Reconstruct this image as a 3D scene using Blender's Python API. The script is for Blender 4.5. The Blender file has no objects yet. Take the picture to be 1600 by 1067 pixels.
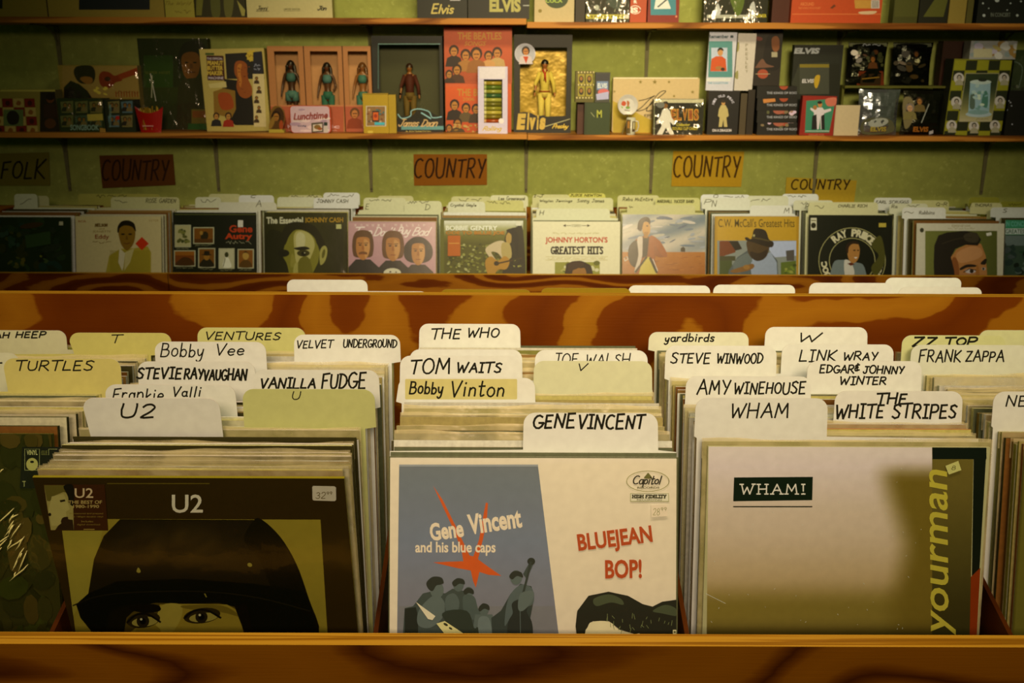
import bpy, math, random
from mathutils import Vector, Matrix
from math import sin, cos, radians, pi

# ---------------------------------------------------------------- camera, world, lights, exposure
scene = bpy.context.scene
COL = scene.collection
rnd = random.Random(11)
FPX = 1556.0                       # focal length in pixels of the 1600 px wide frame
EYE = Vector((0.0, 0.0, 1.5))
PITCH, ROLL = radians(16.0), radians(0.2)
_F = Vector((0, cos(PITCH), -sin(PITCH)))
_R0, _U0 = Vector((1, 0, 0)), Vector((0, sin(PITCH), cos(PITCH)))
_R = _R0 * cos(ROLL) + _U0 * sin(ROLL)
_U = _U0 * cos(ROLL) - _R0 * sin(ROLL)
cam_data = bpy.data.cameras.new('camera')
cam_data.sensor_width = 36.0
cam_data.lens = FPX / 1600 * 36
cam_data.dof.use_dof = True
cam_data.dof.focus_distance = 1.2
cam_data.dof.aperture_fstop = 14.0
cam = bpy.data.objects.new('camera', cam_data)
COL.objects.link(cam)
cam.matrix_world = Matrix((( _R.x, _U.x, -_F.x, EYE.x), (_R.y, _U.y, -_F.y, EYE.y), (_R.z, _U.z, -_F.z, EYE.z), (0, 0, 0, 1)))
scene.camera = cam

world = bpy.data.worlds.new('room_light'); scene.world = world
world.use_nodes = True
bg = world.node_tree.nodes['Background']
bg.inputs['Color'].default_value = (0.5, 0.85, 0.10, 1)
bg.inputs['Strength'].default_value = 0.03

def area(name, loc, target, sx, sy, power, color, spread=180):
    l = bpy.data.lights.new(name, 'AREA'); l.shape = 'RECTANGLE'; l.size = sx; l.size_y = sy
    l.energy = power; l.color = color; l.spread = radians(spread)
    o = bpy.data.objects.new(name, l); COL.objects.link(o)
    o.location = loc
    o.rotation_euler = (Vector(target) - Vector(loc)).to_track_quat('-Z', 'Y').to_euler()
    return o
WARM = (1.0, 0.69, 0.43)
area('ceiling_tube_light', (-0.06, 0.50, 2.75), (-0.06, 1.35, 1.0), 1.5, 0.3, 6.5, WARM, 96)
area('ceiling_tube_light_to_wall', (0.35, -1.2, 2.6), (0.32, 4.0, 1.3), 1.0, 0.5, 9.4, (1.0, 0.76, 0.42), 38)
area('ceiling_tube_light_over_aisle', (0.35, 2.30, 2.78), (0.35, 4.0, 1.2), 1.3, 0.25, 9.5, (1.0, 0.77, 0.40), 92)
area('ceiling_tube_light_behind', (0.0, -1.5, 2.35), (0.0, 2.0, 0.95), 0.9, 0.4, 4.9, WARM, 60)

scene.view_settings.view_transform = 'Standard'
scene.view_settings.look = 'None'
scene.view_settings.gamma = 1.0
scene.view_settings.use_curve_mapping = False
scene.view_settings.exposure = 0.0

# light reaching each zone (white paper there renders as this linear colour): printed colour = seen colour / light
ZONE = {'F': (0.91, 0.72, 0.46), 'V': (0.79, 0.57, 0.33), 'B': (1.12, 0.86, 0.46), 'S': (0.70, 0.60, 0.27)}

# ---------------------------------------------------------------- helpers
def lin1(c):
    c /= 255.0
    return c / 12.92 if c <= 0.04045 else ((c + 0.055) / 1.055) ** 2.4
def lin(h):
    h = h.lstrip('#')
    return tuple(lin1(int(h[i:i + 2], 16)) for i in (0, 2, 4))
def mixc(a, b, t):
    return tuple(x + (y - x) * t for x, y in zip(a, b))
def hexmix(a, b, t):
    eq = '=' if '=' in a + b else '#'; a, b = a.lstrip('#='), b.lstrip('#=')
    return eq + ''.join('%02x' % int(round(int(a[i:i+2], 16) * (1-t) + int(b[i:i+2], 16) * t)) for i in (0, 2, 4))
def alb(h, zone):
    """colour as seen in the photograph -> the surface's own colour under this zone's light; '=' keeps it as sampled"""
    e = ZONE[zone]
    if h[0] == '=': return tuple(min(0.88, max(0.003, c / k)) for c, k in zip(lin(h[1:]), e))
    r, g, b = lin(h); h = h.lstrip('#'); R8, G8, B8 = (int(h[i:i+2], 16) for i in (0, 2, 4))
    lum = .3*R8 + .59*G8 + .11*B8
    k = .55 + .2*min(1, max(0, (B8 - R8 + 60)/60)); k += (1-k)*min(1, max(0, (lum-110)/70))
    b = lin1(B8*k)
    return tuple(min(0.88, max(0.003, c / q)) for c, q in zip((r, g, b), e))

def ray(px, py):
    return _F + _R * ((px - 800.0) / FPX) + _U * ((533.5 - py) / FPX)
def on_y(px, py, Y):
    d = ray(px, py); return EYE + d * (Y / d.y)
def on_z(px, py, z):
    d = ray(px, py); return EYE + d * ((z - EYE.z) / d.z)

class Plane:
    """local frame of a flat face: x right, y up along the face, z out of it"""
    def __init__(s, O, lean=0.0, yaw=0.0, roll=0.0):
        s.O = Vector(O)
        m = Matrix.Rotation(yaw, 3, 'Z') @ Matrix.Rotation(pi/2 - lean, 3, 'X') @ Matrix.Rotation(roll, 3, 'Z')
        s.m3 = m
        s.ex, s.ey, s.n = m.col[0].copy(), m.col[1].copy(), m.col[2].copy()
        s.M = Matrix.Translation(s.O) @ m.to_4x4()
    def loc(s, px, py):
        d = ray(px, py)
        p = EYE + d * ((s.O - EYE).dot(s.n) / d.dot(s.n)) - s.O
        return (p.dot(s.ex), p.dot(s.ey))

def obj(name, data, parent=None, M=None):
    o = bpy.data.objects.new(name, data); COL.objects.link(o)
    if parent is not None: o.parent = parent
    if M is not None: o.matrix_local = M
    return o
def tag(o, label=None, cat=None, group=None, kind=None):
    if label: o['label'] = label
    if cat: o['category'] = cat
    if group: o['group'] = group
    if kind: o['kind'] = kind
    return o
def empty(name, loc, label=None, cat=None, group=None, M=None):
    o = bpy.data.objects.new(name, None); COL.objects.link(o)
    o.empty_display_size = 0.05
    if M is not None: o.matrix_world = M
    else: o.location = loc
    return tag(o, label, cat, group)

# ---------------------------------------------------------------- materials
def new_mat(name):
    m = bpy.data.materials.new(name); m.use_nodes = True
    nt = m.node_tree
    return m, nt, nt.nodes['Principled BSDF']
def print_mat(name, rough, spec=0.4, coat=0.0, metal=0.0, noise=0.03, bump=0.0, bscale=30, nscale=90):
    m, nt, b = new_mat(name)
    at = nt.nodes.new('ShaderNodeAttribute'); at.attribute_name = 'Col'
    tc = nt.nodes.new('ShaderNodeTexCoord')
    n = nt.nodes.new('ShaderNodeTexNoise'); n.inputs['Scale'].default_value = nscale; n.inputs['Detail'].default_value = 4
    nt.links.new(tc.outputs['Object'], n.inputs['Vector'])
    mr = nt.nodes.new('ShaderNodeMapRange'); mr.inputs[1].default_value = 0.25; mr.inputs[2].default_value = 0.75
    mr.inputs[3].default_value = 1 - noise * 2; mr.inputs[4].default_value = 1 + noise
    nt.links.new(n.outputs['Fac'], mr.inputs[0])
    mx = nt.nodes.new('ShaderNodeVectorMath'); mx.operation = 'SCALE'
    nt.links.new(at.outputs['Color'], mx.inputs[0]); nt.links.new(mr.outputs[0], mx.inputs['Scale'])
    nt.links.new(mx.outputs[0], b.inputs['Base Color'])
    b.inputs['Roughness'].default_value = rough
    b.inputs['Specular IOR Level'].default_value = spec
    b.inputs['Coat Weight'].default_value = coat
    b.inputs['Metallic'].default_value = metal
    if bump:
        n2 = nt.nodes.new('ShaderNodeTexNoise'); n2.inputs['Scale'].default_value = bscale; n2.inputs['Detail'].default_value = 3
        nt.links.new(tc.outputs['Object'], n2.inputs['Vector'])
        bp = nt.nodes.new('ShaderNodeBump'); bp.inputs['Strength'].default_value = bump; bp.inputs['Distance'].default_value = 0.01
        nt.links.new(n2.outputs['Fac'], bp.inputs['Height']); nt.links.new(bp.outputs[0], b.inputs['Normal'])
    return m
PAPER = print_mat('matte_card', 0.8, 0.2)
PRINT = print_mat('printed_board', 0.5, 0.35)
GLOSS = print_mat('glossy_print', 0.28, 0.5, 0.0, bump=0.05, bscale=9)
FOIL = print_mat('crinkled_foil', 0.22, 0.5, 0, 0.85, bump=0.6, bscale=26)
GLINT = print_mat('glint_painted_fold', 0.32, 0.9, 0.5, noise=0.02)
PLASTIC = print_mat('moulded_plastic', 0.3, 0.5, noise=0.02)
CLOTH = print_mat('doll_cloth', 0.7, 0.3, noise=0.15, nscale=400)
EDGE = print_mat('sleeve_edges', 0.55, 0.35, noise=0.10, nscale=160)

def film_mat(name, gloss=0.10, rough=0.12, tint=(1, 1, 0.92), bump=0.5, bscale=14, stretch=(1, 1, 1)):
    m = bpy.data.materials.new(name); m.use_nodes = True; nt = m.node_tree; nt.nodes.clear()
    out = nt.nodes.new('ShaderNodeOutputMaterial'); mix = nt.nodes.new('ShaderNodeMixShader')
    tr = nt.nodes.new('ShaderNodeBsdfTransparent'); tr.inputs[0].default_value = (*tint, 1)
    gl = nt.nodes.new('ShaderNodeBsdfGlossy'); gl.inputs['Roughness'].default_value = rough
    gl.inputs['Color'].default_value = (1, 1, 1, 1)
    tc = nt.nodes.new('ShaderNodeTexCoord'); mp = nt.nodes.new('ShaderNodeMapping'); mp.inputs['Scale'].default_value = stretch
    nz = nt.nodes.new('ShaderNodeTexNoise'); nz.inputs['Scale'].default_value = bscale; nz.inputs['Detail'].default_value = 4
    bp = nt.nodes.new('ShaderNodeBump'); bp.inputs['Strength'].default_value = bump; bp.inputs['Distance'].default_value = 0.02
    lw = nt.nodes.new('ShaderNodeLayerWeight'); lw.inputs[0].default_value = 0.5
    fr = nt.nodes.new('ShaderNodeMath'); fr.operation = 'POWER'; fr.inputs[1].default_value = 4.0; nt.links.new(lw.outputs['Facing'], fr.inputs[0])
    ad = nt.nodes.new('ShaderNodeMath'); ad.operation = 'ADD'; ad.inputs[1].default_value = gloss; ad.use_clamp = True
    L = nt.links.new
    L(tc.outputs['Object'], mp.inputs[0]); L(mp.outputs[0], nz.inputs['Vector']); L(nz.outputs['Fac'], bp.inputs['Height'])
    L(bp.outputs[0], gl.inputs['Normal']); L(fr.outputs[0], ad.inputs[0]); L(ad.outputs[0], mix.inputs[0])
    L(tr.outputs[0], mix.inputs[1]); L(gl.outputs[0], mix.inputs[2]); L(mix.outputs[0], out.inputs[0])
    return m
FILM = film_mat('clear_sleeve_film', gloss=0.02, bump=0.3, bscale=9)
WRAP = film_mat('crinkled_wrap', gloss=0.08, rough=0.12, bump=0.9, bscale=10, stretch=(1.6, .7, 1))
LIP = None
WINDOW = film_mat('clear_window_film', gloss=0.05, rough=0.05, bump=0.25, bscale=10, stretch=(3, 1, 1))

def lip_mat(name, tint, mixf):
    m, nt, b = new_mat(name); L = nt.links.new
    b.inputs['Base Color'].default_value = (*tint, 1); b.inputs['Roughness'].default_value = .25; b.inputs['Specular IOR Level'].default_value = .6
    tr = nt.nodes.new('ShaderNodeBsdfTransparent'); mx = nt.nodes.new('ShaderNodeMixShader')
    tc = nt.nodes.new('ShaderNodeTexCoord'); nz = nt.nodes.new('ShaderNodeTexNoise'); nz.inputs['Scale'].default_value = 22; nz.inputs['Detail'].default_value = 3
    mr = nt.nodes.new('ShaderNodeMapRange'); mr.inputs[1].default_value = .35; mr.inputs[2].default_value = .65; mr.inputs[3].default_value = mixf*.6; mr.inputs[4].default_value = min(1, mixf*1.4)
    L(tc.outputs['Object'], nz.inputs['Vector']); L(nz.outputs['Fac'], mr.inputs[0]); L(mr.outputs[0], mx.inputs[0])
    L(tr.outputs[0], mx.inputs[1]); L(b.outputs[0], mx.inputs[2]); L(mx.outputs[0], nt.nodes['Material Output'].inputs[0])
    bp = nt.nodes.new('ShaderNodeBump'); bp.inputs['Strength'].default_value = .5; bp.inputs['Distance'].default_value = .01
    L(nz.outputs['Fac'], bp.inputs['Height']); L(bp.outputs[0], b.inputs['Normal'])
    return m
LIP = lip_mat('milky_sleeve_film', (.80, .76, .44), .42)
def wood_mat(name, dark, mid, light, scale=(0.9, 1, 7.0), bands=7.0, loc=(0, 0, 0), thr=0.5, rough=0.42, nsc=1.6, soft=.06):
    """rotary-cut plywood: growth rings are the contours of a smooth stretched field"""
    m, nt, b = new_mat(name); L = nt.links.new
    def node(t, **k):
        n = nt.nodes.new(t)
        for a, v in k.items(): setattr(n, a, v)
        return n
    tc = node('ShaderNodeTexCoord'); mp = node('ShaderNodeMapping')
    mp.inputs['Scale'].default_value = scale; mp.inputs['Location'].default_value = loc
    L(tc.outputs['Object'], mp.inputs[0])
    nz = node('ShaderNodeTexNoise'); nz.inputs['Scale'].default_value = nsc; nz.inputs['Detail'].default_value = 0.6
    nz.inputs['Roughness'].default_value = 0.3; nz.inputs['Distortion'].default_value = 0.25
    L(mp.outputs[0], nz.inputs['Vector'])
    n1 = node('ShaderNodeTexNoise'); n1.inputs['Scale'].default_value = nsc*7; n1.inputs['Detail'].default_value = 2
    L(mp.outputs[0], n1.inputs['Vector'])
    w1 = node('ShaderNodeMath', operation='MULTIPLY_ADD'); w1.inputs[1].default_value = .035
    L(n1.outputs['Fac'], w1.inputs[0]); L(nz.outputs['Fac'], w1.inputs[2])
    mu = node('ShaderNodeMath', operation='MULTIPLY'); mu.inputs[1].default_value = bands
    L(w1.outputs[0], mu.inputs[0])
    pp = node('ShaderNodeMath', operation='PINGPONG'); pp.inputs[1].default_value = 1.0
    L(mu.outputs[0], pp.inputs[0])
    mp2 = node('ShaderNodeMapping'); mp2.inputs['Scale'].default_value = (5, 60, 150)
    L(tc.outputs['Object'], mp2.inputs[0])
    n2 = node('ShaderNodeTexNoise'); n2.inputs['Scale'].default_value = 3; n2.inputs['Detail'].default_value = 6
    L(mp2.outputs[0], n2.inputs['Vector'])
    ad = node('ShaderNodeMath', operation='MULTIPLY_ADD'); ad.inputs[1].default_value = 0.05
    L(n2.outputs['Fac'], ad.inputs[0]); L(pp.outputs[0], ad.inputs[2])
    cr = node('ShaderNodeValToRGB'); e = cr.color_ramp.elements
    e[0].position = 0.0; e[0].color = (*dark, 1)
    e[1].position = 1.0; e[1].color = (*light, 1)
    a = cr.color_ramp.elements.new(thr); a.color = (*mid, 1)
    q = cr.color_ramp.elements.new(min(0.98, thr + soft)); q.color = (*mixc(mid, light, 0.8), 1)
    L(ad.outputs[0], cr.inputs[0]); L(cr.outputs[0], b.inputs['Base Color'])
    b.inputs['Roughness'].default_value = rough; b.inputs['Specular IOR Level'].default_value = 0.12
    bp = node('ShaderNodeBump'); bp.inputs['Strength'].default_value = 0.08; bp.inputs['Distance'].default_value = 0.003
    L(n2.outputs['Fac'], bp.inputs['Height']); L(bp.outputs[0], b.inputs['Normal'])
    return m

# ---------------------------------------------------------------- stroke lettering (handwriting and slab lettering)
def arc(cx, cy, rx, ry, a0, a1, n=9):
    return [(cx + rx * cos(radians(a0 + (a1 - a0) * i / n)), cy + ry * sin(radians(a0 + (a1 - a0) * i / n))) for i in range(n + 1)]
G = {
 'A': (.75, [[(0,0),(.38,1),(.72,0)],[(.14,.38),(.62,.40)]]),
 'B': (.65, [[(0,0),(.04,1)],[(0.02,1),(.4,.97),(.5,.78),(.38,.56),(.05,.53)],[(.05,.53),(.5,.5),(.6,.25),(.42,.02),(0,0)]]),
 'C': (.68, [arc(.38,.5,.38,.5,55,305)]),
 'D': (.7, [[(.04,0),(.06,1)],[(-.04,1),(.35,.97),(.64,.7),(.64,.35),(.36,.04),(-.02,0)]]),
 'E': (.6, [[(.5,1),(.04,.98),(.02,0),(.52,.02)],[(.03,.52),(.42,.53)]]),
 'F': (.6, [[(.58,1.02),(.05,.96),(.02,0)],[(.03,.52),(.42,.55)]]),
 'G': (.74, [arc(.38,.5,.38,.5,50,350),[(.42,.42),(.78,.42)]]),
 'H': (.7, [[(.02,1),(0,0)],[(.62,1),(.6,0)],[(.01,.5),(.6,.52)]]),
 'I': (.42, [[(.2,1),(.2,0)],[(0,1),(.4,1)],[(0,0),(.4,0)]]),
 'J': (.62, [[(.42,1),(.4,.25),(.26,.02),(.06,.06),(0,.22)],[(.14,1),(.66,1)]]),
 'K': (.66, [[(.02,1),(0,0)],[(.58,1),(.02,.48),(.6,0)]]),
 'L': (.58, [[(.06,1),(0,.02),(.52,.04)]]),
 'M': (.85, [[(0,0),(.1,1),(.4,.3),(.7,1),(.8,0)]]),
 'N': (.72, [[(0,0),(.06,1),(.58,.02),(.66,1)]]),
 'O': (.72, [arc(.35,.5,.34,.5,80,440,14)]),
 'P': (.62, [[(0,0),(.05,1)],[(.02,.98),(.42,1),(.58,.76),(.42,.5),(.04,.46)]]),
 'Q': (.74, [arc(.35,.5,.34,.5,80,440,14),[(.4,.25),(.7,-.08)]]),
 'R': (.66, [[(0,0),(.05,1)],[(.02,.98),(.42,1),(.55,.76),(.4,.53),(.04,.48)],[(.2,.5),(.62,0)]]),
 'S': (.62, [[(.56,.88),(.36,1),(.1,.9),(.08,.68),(.32,.52),(.52,.34),(.46,.08),(.2,0),(-.02,.12)]]),
 'T': (.64, [[(.32,1),(.28,0)],[(-.04,.98),(.68,1.02)]]),
 'U': (.7, [[(.02,1),(.02,.35),(.14,.05),(.36,0),(.56,.12),(.62,.4),(.62,1)]]),
 'V': (.66, [[(0,1),(.26,0),(.64,1.04)]]),
 'W': (.95, [[(0,1),(.16,0),(.42,.7),(.62,0),(.92,1.02)]]),
 'X': (.66, [[(0,1),(.6,0)],[(.6,1),(0,0)]]),
 'Y': (.64, [[(0,1),(.3,.5)],[(.6,1),(.24,0)]]),
 'Z': (.64, [[(.02,.98),(.58,1),(.02,.02),(.62,.04)]]),
 'a': (.5, [arc(.22,.28,.21,.28,60,400,11),[(.42,.56),(.42,.08),(.52,.02)]]),
 'b': (.5, [[(.04,1),(.02,0)],arc(.24,.27,.22,.27,150,-170,11)]),
 'c': (.44, [arc(.24,.28,.24,.28,50,310)]),
 'd': (.5, [arc(.22,.27,.21,.27,50,390,11),[(.44,1),(.42,0)]]),
 'e': (.48, [[(.04,.3),(.42,.32),(.38,.5),(.22,.57),(.05,.45),(.02,.22),(.18,.01),(.42,.1)]]),
 'f': (.4, [[(.42,.95),(.25,1),(.16,.8),(.14,0)],[(0,.55),(.36,.56)]]),
 'g': (.5, [arc(.22,.28,.21,.27,40,400,11),[(.43,.55),(.4,-.2),(.2,-.38),(0,-.25)]]),
 'h': (.5, [[(.04,1),(.02,0)],[(.02,.35),(.2,.56),(.4,.45),(.42,0)]]),
 'i': (.22, [[(.08,.55),(.08,0)],[(.1,.78),(.11,.84)]]),
 'k': (.46, [[(.04,1),(.02,0)],[(.38,.55),(.04,.26),(.42,0)]]),
 'l': (.22, [[(.1,1),(.08,.0)]]),
 'm': (.72, [[(.02,.55),(.02,0)],[(.02,.4),(.18,.56),(.32,.45),(.33,0)],[(.33,.4),(.5,.56),(.64,.45),(.65,0)]]),
 'n': (.5, [[(.03,.55),(.02,0)],[(.02,.36),(.2,.56),(.4,.45),(.42,0)]]),
 'o': (.48, [arc(.23,.28,.22,.28,80,440,11)]),
 'p': (.5, [[(.03,.55),(.0,-.4)],arc(.23,.28,.21,.27,150,-170,11)]),
 'r': (.38, [[(.03,.55),(.02,0)],[(.02,.34),(.16,.54),(.34,.52)]]),
 's': (.42, [[(.36,.5),(.2,.57),(.06,.47),(.12,.33),(.3,.24),(.32,.08),(.16,0),(0,.08)]]),
 't': (.4, [[(.16,.95),(.14,.08),(.26,0),(.36,.06)],[(-.02,.62),(.36,.64)]]),
 'u': (.5, [[(.02,.55),(.04,.12),(.2,0),(.38,.12),(.42,.55)],[(.42,.55),(.44,0)]]),
 'v': (.46, [[(0,.55),(.18,0),(.42,.58)]]),
 'w': (.66, [[(0,.55),(.14,0),(.3,.45),(.44,0),(.62,.57)]]),
 'y': (.5, [[(.02,.55),(.08,.15),(.24,.08),(.4,.3)],[(.44,.56),(.34,-.2),(.14,-.4),(-.02,-.28)]]),
 'z': (.44, [[(.02,.54),(.38,.55),(.0,.02),(.42,.03)]]),
 '0': (.62, [arc(.3,.5,.29,.5,80,440,14)]), '1': (.3, [[(.02,.8),(.16,1),(.16,0)]]),
 '2': (.62, [[(.04,.8),(.16,.97),(.4,1),(.54,.8),(.44,.5),(.04,.02),(.58,.04)]]),
 '3': (.58, [[(.04,.9),(.3,1),(.5,.8),(.36,.55),(.2,.52)],[(.2,.52),(.5,.42),(.52,.14),(.26,0),(0,.12)]]),
 '4': (.62, [[(.3,1),(.02,.35),(.58,.37)],[(.46,.7),(.42,0)]]),
 '5': (.58, [[(.52,1),(.1,.98),(.06,.58),(.36,.6),(.54,.36),(.4,.04),(.02,.06)]]),
 '7': (.58, [[(.02,.92),(.52,.96),(.2,0)],[(.1,.48),(.48,.52)]]),
 '8': (.58, [arc(.28,.75,.2,.25,80,440,11), arc(.28,.26,.26,.27,90,450,11)]),
 '9': (.56, [arc(.27,.7,.22,.29,20,380,11),[(.5,.72),(.4,0)]]),
 '&': (.5, [[(.4,.6),(.12,.56),(.1,.4),(.3,.34)],[(.3,.34),(.05,.25),(.12,.02),(.42,.1)],[(.24,.72),(.24,.0)]]),
 '!': (.24, [[(.1,1),(.1,.3)],[(.1,.06),(.1,.0)]]),
 '-': (.4, [[(.04,.48),(.36,.5)]]), '.': (.2, [[(.08,.04),(.1,0)]]), ' ': (.42, []),
 ',': (.2, [[(.1,.06),(.04,-.12)]]), "'": (.2, [[(.1,1),(.08,.8)]]),
}
CURVED = set('BCDGJOPQRSUabcdefghmnopqrstuy02356890&')

def catmull(pts, closed=False, sub=4):
    n = len(pts); out = []
    rng = range(n) if closed else range(n - 1)
    for i in rng:
        p0 = pts[(i - 1) % n] if closed or i > 0 else pts[0]
        p1 = pts[i]; p2 = pts[(i + 1) % n]
        p3 = pts[(i + 2) % n] if closed or i + 2 < n else pts[-1]
        for k in range(sub):
            t = k / sub; t2 = t * t; t3 = t2 * t
            out.append(tuple(0.5 * (2 * p1[j] + (p2[j] - p0[j]) * t + (2 * p0[j] - 5 * p1[j] + 4 * p2[j] - p3[j]) * t2 + (-p0[j] + 3 * p1[j] - 3 * p2[j] + p3[j]) * t3) for j in (0, 1)))
    if not closed: out.append(tuple(pts[-1]))
    return out

_font_cache = {}
def glyph_mesh(body, bold, shear):
    key = (body, bold, shear)
    if key not in _font_cache:
        cu = bpy.data.curves.new('lettering', 'FONT'); cu.body = body; cu.size = 1; cu.offset = bold; cu.shear = shear
        cu.resolution_u = 3; cu.fill_mode = 'FRONT'
        o = bpy.data.objects.new('lettering', cu); COL.objects.link(o)
        dg = bpy.context.evaluated_depsgraph_get(); dg.update()
        me = bpy.data.meshes.new_from_object(o.evaluated_get(dg))
        vs = [(v.co.x, v.co.y) for v in me.vertices]; fs = [tuple(p.vertices) for p in me.polygons]
        bpy.data.objects.remove(o); bpy.data.curves.remove(cu); bpy.data.meshes.remove(me)
        _font_cache[key] = (vs, fs)
    return _font_cache[key]

# ---------------------------------------------------------------- mesh builder with flat artwork
class MB:
    STEP = 0.00003
    def __init__(s, plane=None, zone='F'):
        s.v, s.f, s.c, s.mi = [], [], [], []
        s.pl, s.zone = plane, zone
        s.z = s.STEP; s.fx = s.fy = 0.0; s.fs = 1.0; s.mat = 0; s.clip = None
    def frame(s, fx=0, fy=0, fs=1.0):
        s.fx, s.fy, s.fs = fx, fy, fs; return s
    def col(s, c):
        return alb(c, s.zone) if isinstance(c, str) else c
    # --- solids, in local coordinates
    def face(s, pts, c, mi=None):
        i = len(s.v); s.v += [tuple(p) for p in pts]
        s.f.append(tuple(range(i, i + len(pts)))); s.c.append(s.col(c)); s.mi.append(s.mat if mi is None else mi)
    def box(s, x0, x1, y0, y1, z0, z1, c, top=None, sides=None, mi=None, front=None):
        c = s.col(c); top = s.col(top) if top is not None else c; sides = s.col(sides) if sides is not None else c
        front = s.col(front) if front is not None else c
        i = len(s.v)
        s.v += [(x0,y0,z0),(x1,y0,z0),(x1,y1,z0),(x0,y1,z0),(x0,y0,z1),(x1,y0,z1),(x1,y1,z1),(x0,y1,z1)]
        for q, cc in (((3,2,1,0),c),((4,5,6,7),front),((0,1,5,4),c),((2,3,7,6),top),((1,2,6,5),sides),((3,0,4,7),sides)):
            s.f.append(tuple(i + k for k in q)); s.c.append(cc); s.mi.append(s.mat if mi is None else mi)
    def prism(s, outline, z0, z1, c, mi=None, rim=None):
        n = len(outline); i = len(s.v); c = s.col(c); rim = c if rim is None else s.col(rim); mi = s.mat if mi is None else mi
        s.v += [(x, y, z1) for x, y in outline] + [(x, y, z0) for x, y in outline]
        s.f.append(tuple(range(i, i + n))); s.f.append(tuple(range(i + 2*n - 1, i + n - 1, -1)))
        s.c += [c, c]; s.mi += [mi, mi]
        for k in range(n):
            a, b = k, (k + 1) % n
            s.f.append((i + a, i + n + a, i + n + b, i + b)); s.c.append(rim); s.mi.append(mi)
    def lathe(s, prof, c, seg=24, mi=None, org=(0,0,0), axis='y', cap=True):
        mi = s.mat if mi is None else mi; i = len(s.v); n = len(prof)
        for k in range(seg):
            a = 2*pi*k/seg
            for r, h in prof:
                p = (r*cos(a), h, r*sin(a)) if axis == 'y' else (r*cos(a), r*sin(a), h)
                s.v.append((p[0]+org[0], p[1]+org[1], p[2]+org[2]))
        cc = [s.col(x) for x in c] if isinstance(c, list) else [s.col(c)] * (n - 1)
        for k in range(seg):
            k2 = (k + 1) % seg
            for j in range(n - 1):
                q = (i+k*n+j, i+k*n+j+1, i+k2*n+j+1, i+k2*n+j)
                s.f.append(q if axis == 'y' else q[::-1]); s.c.append(cc[j]); s.mi.append(mi)
    def tube(s, pts, radii, c, seg=8, mi=None, cap=True):
        mi = s.mat if mi is None else mi; c = s.col(c); i = len(s.v); n = len(pts)
        P = [Vector(p) for p in pts]; up = Vector((0.13, 0.21, 1)).normalized()
        for k in range(n):
            d = (P[min(k+1, n-1)] - P[max(k-1, 0)]).normalized()
            a = d.cross(up)
            if a.length < 1e-4: a = d.cross(Vector((1, 0, 0)))
            a.normalize(); b = d.cross(a)
            r = radii[k] if isinstance(radii, (list, tuple)) else radii
            for j in range(seg):
                t = 2*pi*j/seg; s.v.append(tuple(P[k] + a*(r*cos(t)) + b*(r*sin(t))))
        for k in range(n - 1):
            for j in range(seg):
                j2 = (j+1) % seg
                s.f.append((i+k*seg+j, i+k*seg+j2, i+(k+1)*seg+j2, i+(k+1)*seg+j)); s.c.append(c); s.mi.append(mi)
        if cap:
            s.f.append(tuple(i+j for j in range(seg))[::-1]); s.f.append(tuple(i+(n-1)*seg+j for j in range(seg))); s.c += [c, c]; s.mi += [mi, mi]
    # --- flat artwork, in frame pixels of the photograph mapped onto the face
    def _l(s, x, y):
        a, b = s.pl.loc(s.fx + x / s.fs, s.fy + y / s.fs)
        if s.clip:
            x0, x1, y0, y1 = s.clip; a = min(max(a, x0), x1); b = min(max(b, y0), y1)
        return a, b
    def up(s): s.z += s.STEP
    def poly(s, pts, c, smooth=False, mi=None):
        if smooth: pts = catmull(pts, True)
        L = [s._l(x, y) for x, y in pts]
        ar = sum(L[k][0]*L[(k+1)%len(L)][1] - L[(k+1)%len(L)][0]*L[k][1] for k in range(len(L)))
        if ar < 0: L = L[::-1]
        if abs(ar) < 1e-12: return
        s.face([(a, b, s.z) for a, b in L], c, mi); s.up()
    def rect(s, x0, y0, x1, y1, c, mi=None): s.poly([(x0,y0),(x1,y0),(x1,y1),(x0,y1)], c, mi=mi)
    def ell(s, cx, cy, rx, ry, c, rot=0, n=20, mi=None):
        a = radians(rot)
        s.poly([(cx + rx*cos(t)*cos(a) - ry*sin(t)*sin(a), cy + rx*cos(t)*sin(a) + ry*sin(t)*cos(a)) for t in (2*pi*k/n for k in range(n))], c, mi=mi)
    def rrect(s, x0, y0, x1, y1, r, c, mi=None):
        p = []
        for cx, cy, a0 in ((x1-r, y0+r, -90), (x1-r, y1-r, 0), (x0+r, y1-r, 90), (x0+r, y0+r, 180)):
            p += [(cx + r*cos(radians(a0+22.5*k)), cy + r*sin(radians(a0+22.5*k))) for k in range(5)]
        s.poly(p, c, mi=mi)
    def line(s, pts, w, c, smooth=False, closed=False):
        if smooth: pts = catmull(pts, closed)
        if closed: pts = list(pts) + [pts[0], pts[1]]
        runs, cur = [], [pts[0]]
        for k in range(1, len(pts)):
            cur.append(pts[k])
            if k < len(pts)-1:
                a, b, d = pts[k-1], pts[k], pts[k+1]
                u = (b[0]-a[0], b[1]-a[1]); v = (d[0]-b[0], d[1]-b[1]); lu, lv = math.hypot(*u), math.hypot(*v)
                if lu > 1e-9 and lv > 1e-9 and (u[0]*v[0]+u[1]*v[1])/(lu*lv) < .62: runs.append(cur); cur = [b]
        runs.append(cur); cc = s.col(c)
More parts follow.
